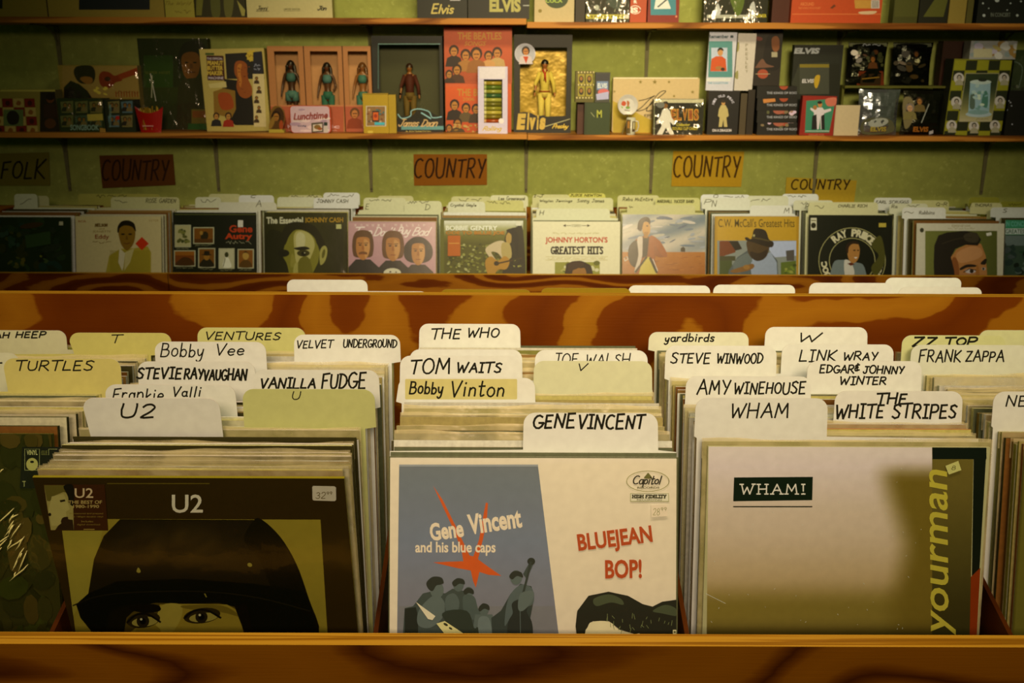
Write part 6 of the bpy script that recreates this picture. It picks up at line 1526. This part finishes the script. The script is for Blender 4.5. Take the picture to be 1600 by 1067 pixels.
def mug():
    Pc = on_y(986, 198, 3.875); zb = shelf_z(986); h = on_y(986, 184, 3.875).z - zb; r = .017
    root = empty('mug', (Pc.x, 3.882, zb), 'small white picture mug with its handle to the right, beneath the plate', 'mug')
    b = MB(zone='S'); b.lathe([(0,.0),(r*.9,0),(r,.003),(r,h),(r-.002,h),(r-.0025,.004),(0,.004)], '#a09a78', 24, axis='z')
    b.build('cup', GLOSS, root, smooth=True)
    hm = MB(zone='S'); hm.tube([(r-.001,0,h*.82),(r+.010,0,h*.78),(r+.013,0,h*.5),(r+.008,0,h*.25),(r-.001,0,h*.2)], .0026, '#a8a07c', 8); hm.build('handle', GLOSS, root, smooth=True)
    p = MB(zone='S')
    def patch(a0, a1, z0, z1, c, e=.0004):
        n = 6
        for k in range(n):
            ta, tb = radians(a0+(a1-a0)*k/n), radians(a0+(a1-a0)*(k+1)/n); R = r+e
            p.face([(R*sin(ta),-R*cos(ta),z0),(R*sin(tb),-R*cos(tb),z0),(R*sin(tb),-R*cos(tb),z1),(R*sin(ta),-R*cos(ta),z1)], c)
    patch(-70,-10,h*.1,h*.9,'#5a4a34'); patch(-55,-25,h*.4,h*.8,'#9a6a40',.0007); patch(10,60,h*.2,h*.8,'#4a3a2a'); patch(22,46,h*.35,h*.75,'#a59a6a',.0007)
    p.build('print', GLOSS, root)
mug()
def a_die(b):
    b.rect(845, 592, 1140, 612, '#a8a078'); b.rect(850, 614, 1136, 800, '#12130c'); b.line([(846,592),(846,800)], 4, '#8a8a6a')
    for k, ch in enumerate('ELVIS'): b.text(ch, 946+k*34, 648, 976+k*34, 718, '#a87a34', .06); b.text(ch, 951+k*34, 655, 971+k*34, 711, '#7a3a18', .02)
    b.text('Collector', 978, 734, 1060, 750, '#b5a434', .02, .2); b.text('DOUBLE CUP CARDS', 955, 756, 1104, 774, '#a8962c', .02); b.text('IN', 1098, 612, 1124, 636, '#8a8a7a', .02)
    b.poly([(885,690),(895,655),(920,640),(940,660),(950,700),(975,735),(960,745),(940,725),(945,760),(965,800),(940,800),(915,760),(895,800),(862,800),(890,750),(888,715),(868,740),(858,725)], '#b9b296', False); b.ell(914, 628, 14, 18, '#6a4424'); b.poly([(898,624),(902,606),(924,604),(932,626),(914,616)], '#17110a', True); b.ell(885, 625, 24, 18, '#5a5a5a')
shelf_box('card_box', 'black trading card box with a white dancing figure and bold letters', 'box', 1021, 155, 1099, 212, 3.90, .05, '#14150d', a_die, fx=800, top='#a8a078', wrap=WRAP)
def a_as(b):
    b.rect(1170, 545, 1345, 800, '#0f0f0c'); n = 12
    for k in range(n):
        a = radians(165 - k*13); b.text('HIS OLD PEACE'[k:k+1] or 'E', 1258+62*cos(a)-6, 632-62*sin(a)-7, 1258+62*cos(a)+6, 632-62*sin(a)+7, '#a5a094', .03, 0, 90-degrees_(a)) if 'HIS OLD PEACE'[k:k+1] != ' ' else None
    b.poly([(1232,650),(1245,625),(1270,625),(1284,650),(1290,690),(1276,700),(1282,755),(1262,755),(1258,710),(1250,755),(1230,755),(1236,700),(1226,690)], '#9a8a5a', False); b.ell(1258, 612, 11, 14, '#a0764a'); b.ell(1258, 604, 12, 9, '#241a0e')
    b.text('ON A DRAGON', 1192, 768, 1306, 784, '#b5ae9c', .03)
def degrees_(a): return a*180/pi
shelf_box('figure_box', 'black box with a small standing figure under arched lettering', 'box', 1106, 142, 1154, 210.5, 3.905, .05, '#10100c', a_as, fx=800)
shelf_box('book', 'thin dark book spine between the arched-lettering box and stacked boxes', 'book', 1156, 146, 1166, 211, 3.91, .12, '#3a3020')
shelf_box('book', 'brown-black book spine left of the stacked black boxes', 'book', 1167.5, 140, 1178, 211, 3.915, .12, '#1d170e')
# cassette and card stand on the arched-lettering box and its neighbours
zc = shelf_z(1130) + (on_y(1130, 142, 3.905).z - shelf_z(1130)) + .0005
def a_cass(b):
    b.rect(1160, 195, 1325, 515, '#a8a590'); b.rect(1168, 245, 1312, 460, '=417254'); b.text('Remember', 1170, 206, 1290, 228, '#1d3a44', .03); b.rect(1300, 210, 1318, 226, '#2a3a40'); b.rect(1150, 465, 1300, 484, '#b5b3a4'); b.text('THE COLLECTION', 1165, 488, 1285, 500, '#3c7a90', .02)
    b.rect(1186, 284, 1282, 425, '#9aa0a0'); b.poly([(1180,424),(1188,350),(1215,335),(1250,335),(1272,352),(1278,424)], '#a8421c'); b.ell(1240, 312, 16, 22, '#a5744a'); b.poly([(1222,308),(1230,286),(1252,286),(1260,304),(1240,296)], '#14100c', True); b.ell(1232, 405, 22, 12, '#8a5c3a'); b.ell(1255,412,12,10,'#2a1a10')
shelf_box('cassette_box', 'blue and white cassette box with a portrait in an orange shirt', 'cassette', 1105, 50, 1148, 137, 3.92, .018, '#a8a590', a_cass, fx=800, zb=zc, roll=-1)
def a_case(b): b.poly([(1325,270),(1350,250),(1350,300),(1325,310)], '#7a7450', True); b.poly([(1325,440),(1345,420),(1345,470),(1325,460)], '#7a7450', True); [b.text(c, 1390, 260+k*26, 1404, 278+k*26, '#5a523a', 0) for k, c in enumerate('PRESLEY')]
shelf_box('cassette_box', 'cream cassette inlay card with tiny vertical lettering, right of the blue one', 'cassette', 1149.5, 52, 1178, 137, 3.925, .018, '#a99f80', a_case, fx=800, zb=zc, roll=-1)
def a_port(b):
    b.rect(1440, 180, 1600, 505, '#1c1710'); b.poly([(1500,400),(1510,250),(1550,190),(1590,200),(1595,400)], '#0f0c08', True); b.poly([(1545,260),(1550,225),(1575,215),(1592,240),(1590,290),(1570,310),(1552,295)], '#6a3c26', True); b.ell(1470, 230, 22, 12, '=5a2414', 10); b.poly([(1455,392),(1490,350),(1515,380),(1560,398),(1455,404)], '=5c3c20', True); b.rect(1545, 310, 1580, 340, '#8a806a'); b.ell(1493, 440, 32, 28, '#8a3a2c'); b.line([(1450,440),(1535,440)], 4, '#8a7a64')
st_z = shelf_z(1200)
def a_kings(k):
    def f(b):
        y = 512 + k*72
        b.ell(1640 if False else (170), y-2, 26, 24, '#8a3a28', n=18); b.line([(135,y-2),(206,y-2)], 4, '#8a7a64'); b.text('THE KINGS OF ROCK', 68, y+42 - 8, 258, y+56 - 8, '#8a8a84', .02)
        if k == 1: b.poly([(46,y+6),(118,y-4),(122,y+20),(50,y+30)], '#a5683c')
        if k >= 2: R = random.Random(k); blotch(b, R, 16, (40, y-28, 230, y+26), ['#8a6a6a','#a08a80','#4a4a30','#6a5a4a','#b39aa0'], 8, 20); b.ell(140, y, 34, 24, '#8a4a4c')
    return f
zk = st_z
for k in range(3, -1, -1):
    ya = 133 + k*19.5; yb = ya + 19
    hh = on_y(1215, ya, 3.90).z - on_y(1215, yb, 3.90).z
    nm = ['topmost', 'second', 'third', 'bottom'][k]
    shelf_box('card_box', f'small black box with a red round mark, {nm} of the stack of four', 'box', 1183, ya, 1245, yb, 3.90, .06, '#12120d', a_kings(k), fx=1180, zb=zk, full=hh, group='stacked small black boxes')
    zk += hh + .0003
shelf_box('book', 'dark book with a singer portrait, propped behind the stacked black boxes', 'book', 1179, 46, 1221, 130, 3.945, .05, '#1a150e', a_port, fx=800, zb=zk)
def a_elv(b):
    b.rect(205, 275, 500, 565, '#15190f'); b.text('ELVIS', 228, 285, 386, 320, '#9a9a86', .06, .2); b.poly([(200,500),(262,380),(440,370),(440,560),(260,560)], '#26291c'); b.rect(265, 382, 440, 402, '#6a5c1c'); b.rect(265, 402, 440, 560, '#33352a'); b.text('ELVIS', 278, 470, 350, 494, '#aaa48a', .04, .15)
    b.poly([(350,480),(362,450),(384,448),(384,475),(370,520),(356,520)], '#a0801c', True); b.rect(440, 380, 500, 565, '#101408')
shelf_box('book', 'black hardback with white five-letter title leaning behind the red picture', 'book', 1236, 70, 1312, 211, 3.98, .03, '#14170f', a_elv, fx=1180)
def a_redf(b):
    b.rect(288, 575, 485, 810, '#7a1a12'); b.poly([(305,600),(480,586),(470,640),(440,790),(295,790)], '#2c6a50'); b.poly([(420,590),(482,582),(478,625),(430,630)], '#a85a5c', True)
    b.poly([(330,640),(360,655),(370,640),(400,640),(410,655),(450,645),(452,660),(410,675),(404,770),(390,770),(388,700),(378,770),(345,770),(350,670),(328,652)], '#b5aa9a', False); b.poly([(340,690),(365,680),(368,770),(335,772)], '#12120f'); b.poly([(392,690),(412,680),(414,772),(394,772)], '#12120f'); b.ell(386, 622, 13, 17, '#a06a44'); b.ell(384, 610, 14, 9, '#1c120a'); b.ell(356,640,12,14,'#8a5a3a'); b.line([(300,780),(440,780)], 3, '#b5b0a0'); b.text('COLLECTOR', 320, 798, 410, 806, '#a8705c')
shelf_box('framed_picture', 'red-framed picture of a white-suited figure on teal', 'picture', 1251, 150, 1304, 214, 3.88, .03, '#74180f', a_redf, fx=1180, roll=-1)
shelf_box('greeting_card', 'plain cream card standing right of the red-framed picture', 'card', 1304, 164.5, 1342, 213.5, 3.89, .02, '#a8956e')
# riser with foil bags
YR = 3.985
zr = on_y(1395, 134, YR).z
def riser():
    root = empty('display_riser', (0, 0, 0), 'low olive riser carrying two foil bags on the lower shelf', 'riser')
    xa, xb = on_y(1318, 134, YR).x, on_y(1478, 134, YR).x; zb = shelf_z(1400)
    m = simple_mat('olive_board', (.10, .11, .02), .7, .1)
    slab('top_board', xa, xb, YR-.02, 4.10, zr-.008, zr, m, root)
    for x in (xa, xb-.008): slab('leg', x, x+.008, YR+.01, 4.09, zb, zr-.008, m, root)
riser()
def foil_bag(label, x0, y0, x1, y1, Y, zb, base, art, seed, full=True):
    sp = Spot(x0, y0, x1, y1, Y, zb=zb); pl = Plane((sp.xc, Y, zb)); b = MB(pl, 'S'); nx, ny = 10, 14; w2, h = sp.w/2, sp.h; R = random.Random(seed); D = .022
    P = {}
    for s in (1, -1):
        for i in range(nx+1):
            for j in range(ny+1):
                u, v = -1+2*i/nx, j/ny; p = max(0, (1-u*u))**.6 * max(0, 1-(2*v-1)**2)**.55
                P[s,i,j] = (u*w2*(1-.06*sin(pi*v)), v*h, s*(D*p + .0006) + (R.uniform(-.0025, .0025) if 0 < i < nx and .08 < v < .92 else 0) - .024)
    for i in range(nx):
        for j in range(ny):
            b.face([P[1,i,j],P[1,i+1,j],P[1,i+1,j+1],P[1,i,j+1]], base); b.face([P[-1,i+1,j],P[-1,i,j],P[-1,i,j+1],P[-1,i+1,j+1]], base)
    # picture painted on the bag follows its bulge
    i0 = len(b.v); b.clip = (-w2, w2, 0, h); b.frame(1180, 0, 3.81); b.mat = 1; art(b)
    for k in range(i0, len(b.v)):
        x, y, z = b.v[k]; u, v = x/w2, y/h; p = max(0, (1-u*u))**.6 * max(0, 1-(2*v-1)**2)**.55
        b.v[k] = (x, y, D*p + .0006 - .024 + .003 + z)
    return tag(b.build('foil_bag', [FOIL, GLOSS], smooth=True), label, 'bag', 'shiny foil snack bags')
def bag_art(kind):
    def f(b):
        R = random.Random(kind)
        if kind == 1:
            b.rect(570, 256, 795, 276, '#5a5a44'); b.scribble(640, 260, 760, 272, '#a5a58a', 3, 2, 2); blotch(b, R, 14, (590, 310, 760, 400), ['#2a2a18','#4a2a14','#1c1c10','#3a3a20'], 8, 26); people(b, [(700, 350, 16, '#4a2a14')], '#4a2a14', '#7a4a24')
            b.poly([(618,424),(765,424),(778,520),(612,524)], '#5a2410'); b.rect(632, 440, 755, 505, '#2a1c0c'); b.line([(640,470),(740,460)], 6, '#7a5a24')
        elif kind == 2:
            b.rect(830, 258, 1060, 278, '#4a4a38'); blotch(b, R, 14, (840, 320, 1010, 490), ['#1c1a10','#2f2614','#3c2c14','#14140c'], 10, 30); b.poly([(930,340),(960,355),(990,335),(975,375),(955,372)], '#a8a06a'); people(b, [(960, 320, 14, '#1a140c')], '#1a140c', '#6a4020')
        elif kind == 3:
            b.poly([(640,730),(700,700),(790,705),(830,740),(820,790),(650,800)], '#4c4a38', True); b.ell(735, 730, 60, 26, '#8a8a7a', -10); b.text('ELVIS', 690, 755, 785, 784, '#8d7a3a', .05)
        else:
            b.poly([(890,600),(930,580),(950,640),(930,740),(895,760)], '#5a5034', True); people(b, [(980, 600, 18, '#5a4a2c'), (925, 640, 20, '#6a6040')], '#5a4a2c', '#8a5c34'); b.line([(990,730),(1035,620)], 5, '#8a8a7a'); b.text('ELVIS', 945, 755, 1035, 786, '#8a5220', .05); b.poly([(1042,784),(1066,776),(1068,796),(1044,802)], '#b0aa9a')
    return f
foil_bag('black foil bag with an orange panel, left on the olive riser', 1326, 66, 1388, 133, YR+.02, zr+.0004, '#232316', bag_art(1), 1)
foil_bag('black foil bag with a pale collar print, right on the olive riser', 1396, 66, 1459, 133, YR+.02, zr+.0004, '#1d1d14', bag_art(2), 2)
foil_bag('bright silver foil bag, left one standing below the olive riser', 1342, 140, 1407, 213, 3.91, shelf_z(1400), '#8a8a80', bag_art(3), 3)
foil_bag('dark foil bag with a figure, right one standing below the olive riser', 1412, 142, 1476, 213, 3.91, shelf_z(1400), '#2c2a1e', bag_art(4), 4)
def a_globe(b):
    for i in range(6):
        for j in range(8):
            x, y = 1190-j*9 + i*68, 360+j*60
            if (i+j) % 2 == 0: b.poly([(x,y),(x+66,y),(x+58,y+58),(x-8,y+58)], '#7d7a1c')
            else:
                b.poly([(x,y),(x+66,y),(x+58,y+58),(x-8,y+58)], '#1d2210')
    for x, y in ((1212,466),(1480,466),(1196,608),(1455,604),(1168,748),(1300,752),(1425,748)):
        b.ell(x, y, 31, 33, '#aaa388'); people(b, [(x+2, y-6, 13, '#8a8470')], '#8a8470', '#a59a80', '#241d12')
    b.poly([(1250,435),(1452,435),(1405,725),(1210,725)], '#8a8468'); b.grad(0,0,0,0, lambda u, v: hexmix('#26301c', '#a59a72', max(0, v-.3)*1.4), 5, 8, quad=[(1254,439),(1448,439),(1402,721),(1214,721)])
    b.poly([(1278,490),(1400,490),(1390,680),(1265,680)], '#7f9a94'); b.ell(1340, 488, 64, 14, '#a3b0a5'); b.ell(1328, 680, 78, 18, '#93a39c'); b.ell(1326, 668, 62, 14, '#6d8a86'); b.ell(1352,474,28,12,'#1d2418')
    b.poly([(1345,620),(1355,560),(1372,540),(1384,570),(1378,640)], '#3f6a60', True); b.poly([(1275,640),(1280,560),(1300,545),(1305,640)], '#4a5a50', True); R = random.Random(2); blotch(b, R, 16, (1285, 510, 1385, 650), ['#95aca5','#6d8f8c','#aebcb4','#5f8480'], 6, 16); b.scribble(1310, 704, 1390, 714, '#5a523a', 2, 2, 3)
shelf_box('globe_box', 'olive checkered box printed with portraits and a glass water globe', 'box', 1481, 93, 1571, 213, 3.92, .08, '#6d6a1c', a_globe, fx=1180, roll=-1.5, side='#14150c')
zg = shelf_z(1500) + (on_y(1526, 93, 3.92).z - shelf_z(1526)) + .001
shelf_box('flat_packet', 'patterned silver packet lying on top of the olive checkered box', 'packet', 1516, 64, 1588, 91, 3.945, .06, '#8d8a80', lambda b: (blotch(b, random.Random(3), 18, (1290, 250, 1560, 340), ['#a59ab0','#9a8a5a','#b5b0a8','#7a8480','#8a6a4a'], 12, 34), b.rect(1300, 290, 1410, 342, '#a8a074')), fx=1180, zb=zg, mat=GLOSS)
shelf_box('book', 'dark red-brown book top behind the olive checkered box', 'book', 1466, 64, 1498, 211, 4.03, .05, '#2c140a')
shelf_box('foil_packet', 'grey silver packet leaning at the right frame edge, lower shelf', 'packet', 1578, 78, 1622, 211, 3.99, .03, '#6d6d60', lambda b: (b.line([(1530,360),(1590,400),(1570,520)], 6, '#a8a898', True), b.ell(1560, 515, 8, 10, '#c5c0a8')), fx=1180, mat=FOIL)
shelf_box('book', 'black speckled box at the right frame edge, lower shelf', 'box', 1573, 142, 1640, 213, 3.915, .05, '#0f0f0b', lambda b: [b.ell(x, y, 4, 4, '#9a9a90') for x, y in ((1490,640),(1500,655),(1520,610),(1495,620),(1526,630),(1510,600),(1530,740))], fx=1180)
# ---- upper shelf: only the lower ends show
UPY = 3.92
def up(name, label, cat, x0, x1, c, art=None, fx=0, h=.28, Y=UPY, dep=.05, mat=PRINT, yb=30, **k):
    return shelf_box(name, label, cat, x0, 10, x1, yb, Y, dep, c, art, fx=fx, up=True, full=h, mat=mat, **k)
up('mounted_picture', 'cream mounted picture at the left end of the upper shelf', 'picture', -60, 74, '#7d6a34', lambda b: b.rect(-200, -300, 15, 52, '#141a10'))
up('mounted_picture', 'cream mounted picture with a dark panel on the upper shelf', 'picture', 76, 257, '#84703a', lambda b: (b.rect(470, -300, 892, 58, '#12181a'), b.rect(0, -400, 4, -399, '#12181a')))
up('booklet', 'pale yellow booklet with faint script on the upper shelf', 'book', 258.5, 304, '#8d8238', lambda b: (b.hand('The World', 985, 8, 1140, 30, 3, '#6a5c24', slant=.4), b.scribble(1040, 60, 1140, 84, '#5a4c1c', 3, 3, 2)), h=.16)
up('bottle_carton', 'dark olive carton with bottle shapes beside the white carton, upper shelf', 'box', 306, 384, '#2a2812', lambda b: (b.poly([(1170,-60),(1215,-60),(1200,92),(1165,92)], '#5f5c28'), b.poly([(1255,-60),(1300,-60),(1310,92),(1262,92)], '#4a4a22', True), b.poly([(1335,-60),(1390,-60),(1380,92),(1340,92)], '#54522a', True), b.poly([(1410,0),(1460,60),(1456,95),(1440,95)], '#8a8248')))
up('shoe_carton', 'wide white carton with three small black logos on the upper shelf', 'box', 386, 519.5, '#ab9f62', lambda b: (b.hand('Jenni', 6, 36, 70, 62, 4, '#2c2814', slant=.3, gap=.02), b.line([(2,68),(76,66)], 3, '#2c2814'), b.text('LIMITED EDITION', 166, 50, 262, 60, '#4a4420', .02), b.line([(166,65),(262,65)], 2, '#4a4420'), b.hand('Jon', 368, 36, 418, 60, 6, '#1c1a0e', slant=.3, gap=.02)), fx=400, h=.17)
up('album_box', 'black box with a gold script word on the upper shelf', 'box', 652, 730, '#15180f', lambda b: (b.hand('Elvis', 1046, 24, 1176, 80, 9, '#a8954a', slant=.2, gap=.05), b.rect(1155, -20, 1216, 4, '#9a9484')), fx=400)
up('album_box', 'black box with large cream block letters on the upper shelf', 'box', 731.5, 827, '#14160f', lambda b: (b.text('ELVIS', 1390, -8, 1576, 72, '#8f874e', .05), b.rect(1590, 30, 1640, 36, '#8a8a7a')), fx=400, dep=.04)
up('pale_box', 'cream box with a dark green oval on the upper shelf, right of the block letters', 'box', 835, 897, '=9c8a4a', lambda b: (b.ell(265, -10, 70, 60, '#26341a', n=24), b.text('COCA', 200, -6, 300, 16, '#8a9a3a', .03), b.ell(167, 65, 11, 11, '#6a5a24')), fx=800)
up('book', 'thin dark spines between the cream and the banded box, upper shelf', 'book', 899, 914, '#201a0e')
up('video_box', 'black box with a pale yellow bottom band on the upper shelf', 'box', 915.5, 983, '#15170f', lambda b: (b.rect(440, 86, 702, 112, '#a0953a'), [b.rect(450+k*20, 92, 460+k*20, 106, '#5a5420') for k in range(11)], b.rect(670, 88, 698, 110, '#b5ae8a'), b.ell(505, 45, 14, 16, '#9a9a84'), b.line([(580,0),(620,40),(610,70)], 5, '#7a7a6a'), b.poly([(560,20),(600,-20),(650,20),(640,60)], '#2f3a34', True)), fx=800, wrap=WRAP)
up('video_box', 'orange red box with part of a white word on the upper shelf', 'box', 984.5, 1010, '#94381c', lambda b: (b.text('IS', 708, 44, 750, 76, '#c9bfa4', .05), b.oval(733, 58, 32, 24, 4, '#c9bfa4'), b.text('R', 725, 0, 745, 20, '#c9bfa4', .05)), fx=800)
up('mounted_picture', 'red-framed teal picture with a white slanted sheet on the upper shelf', 'picture', 1012, 1061, '#6a1c12', lambda b: (b.rect(825, -200, 976, 90, '#2f6a74'), b.poly([(862,-40),(920,-20),(946,52),(846,54)], '#b9b8b0'), b.line([(870,40),(930,-10)], 8, '#1c2a30'), b.ell(978,98,6,6,'#b5705a')), fx=800)
up('album_box', 'black box with white dancers and a yellow mark on the upper shelf', 'box', 1100, 1199, '#14160f', lambda b: (b.rect(1160, 88, 1450, 108, '#9a9884'), b.text('DINER', 1455, 84, 1516, 104, '#a89a24', .03), b.poly([(1300,-20),(1380,-20),(1370,60),(1345,95),(1320,60)], '#4a5a24', True), b.poly([(1205,60),(1225,20),(1240,60),(1235,90),(1200,90)], '#a5a590', True), b.poly([(1415,40),(1440,10),(1450,70),(1425,90)], '#a5a590', True)), fx=800, wrap=WRAP)
up('book', 'dark maroon box just left of the wide orange box, upper shelf', 'box', 1206, 1233, '#3a1509', Y=3.95)
up('game_box', 'wide orange box lying flat on the upper shelf', 'box', 1236, 1377, '#a13a16', lambda b: (b.line([(222,84),(748,84)], 5, '#b8603a'), b.text('AROUND', 268, 14, 350, 34, '#b8663c', .02), b.text('THE WORLD IN CONCERT', 258, 42, 390, 54, '#b8663c', .01), b.poly([(445,48),(470,25),(480,36),(460,52)], '#5a2a14'), b.poly([(590,0),(690,0),(690,50),(595,50)], '#a87a34'), b.rect(690, 0, 740, 50, '#b0a484'), [b.rect(696+k*5, 4, 698+k*5, 46, '#3a2a1a') for k in range(8)], b.poly([(620,70),(720,66),(700,84),(630,84)], '#b89a6a', True)), fx=1180, h=.1)
up('book', 'dark olive book right of the orange box on the upper shelf', 'book', 1396, 1434, '#3a3a14', lambda b: b.poly([(830,-50),(980,-50),(975,100),(830,100)], '#44441a'), fx=1180)
up('book', 'dark book with an olive slanted corner on the upper shelf', 'book', 1436, 1481, '#17180c', lambda b: b.poly([(1000,100),(1100,-50),(1160,-50),(1120,100)], '#4c4c1e'), fx=1180)
up('book', 'cream book spine on the upper shelf near the starry box', 'book', 1482.5, 1509, '#7d6a3c', fx=1180)
up('book', 'thin olive spine beside the cream spine, upper shelf', 'book', 1510.5, 1520, '#4a4420')
up('album_box', 'dark starry box at the right end of the upper shelf', 'box', 1527, 1640, '#10140f', lambda b: ([b.ell(x, y, r, r, '#9aa08a', n=8) for x, y, r in ((1356,20,6),(1362,92,9),(1440,0,14),(1520,20,5),(1560,92,8),(1582,8,6),(1500,60,4),(1390,50,4))], b.text('IN CONCERT', 1402, 76, 1520, 100, '#5d625a', .02)), fx=1180)
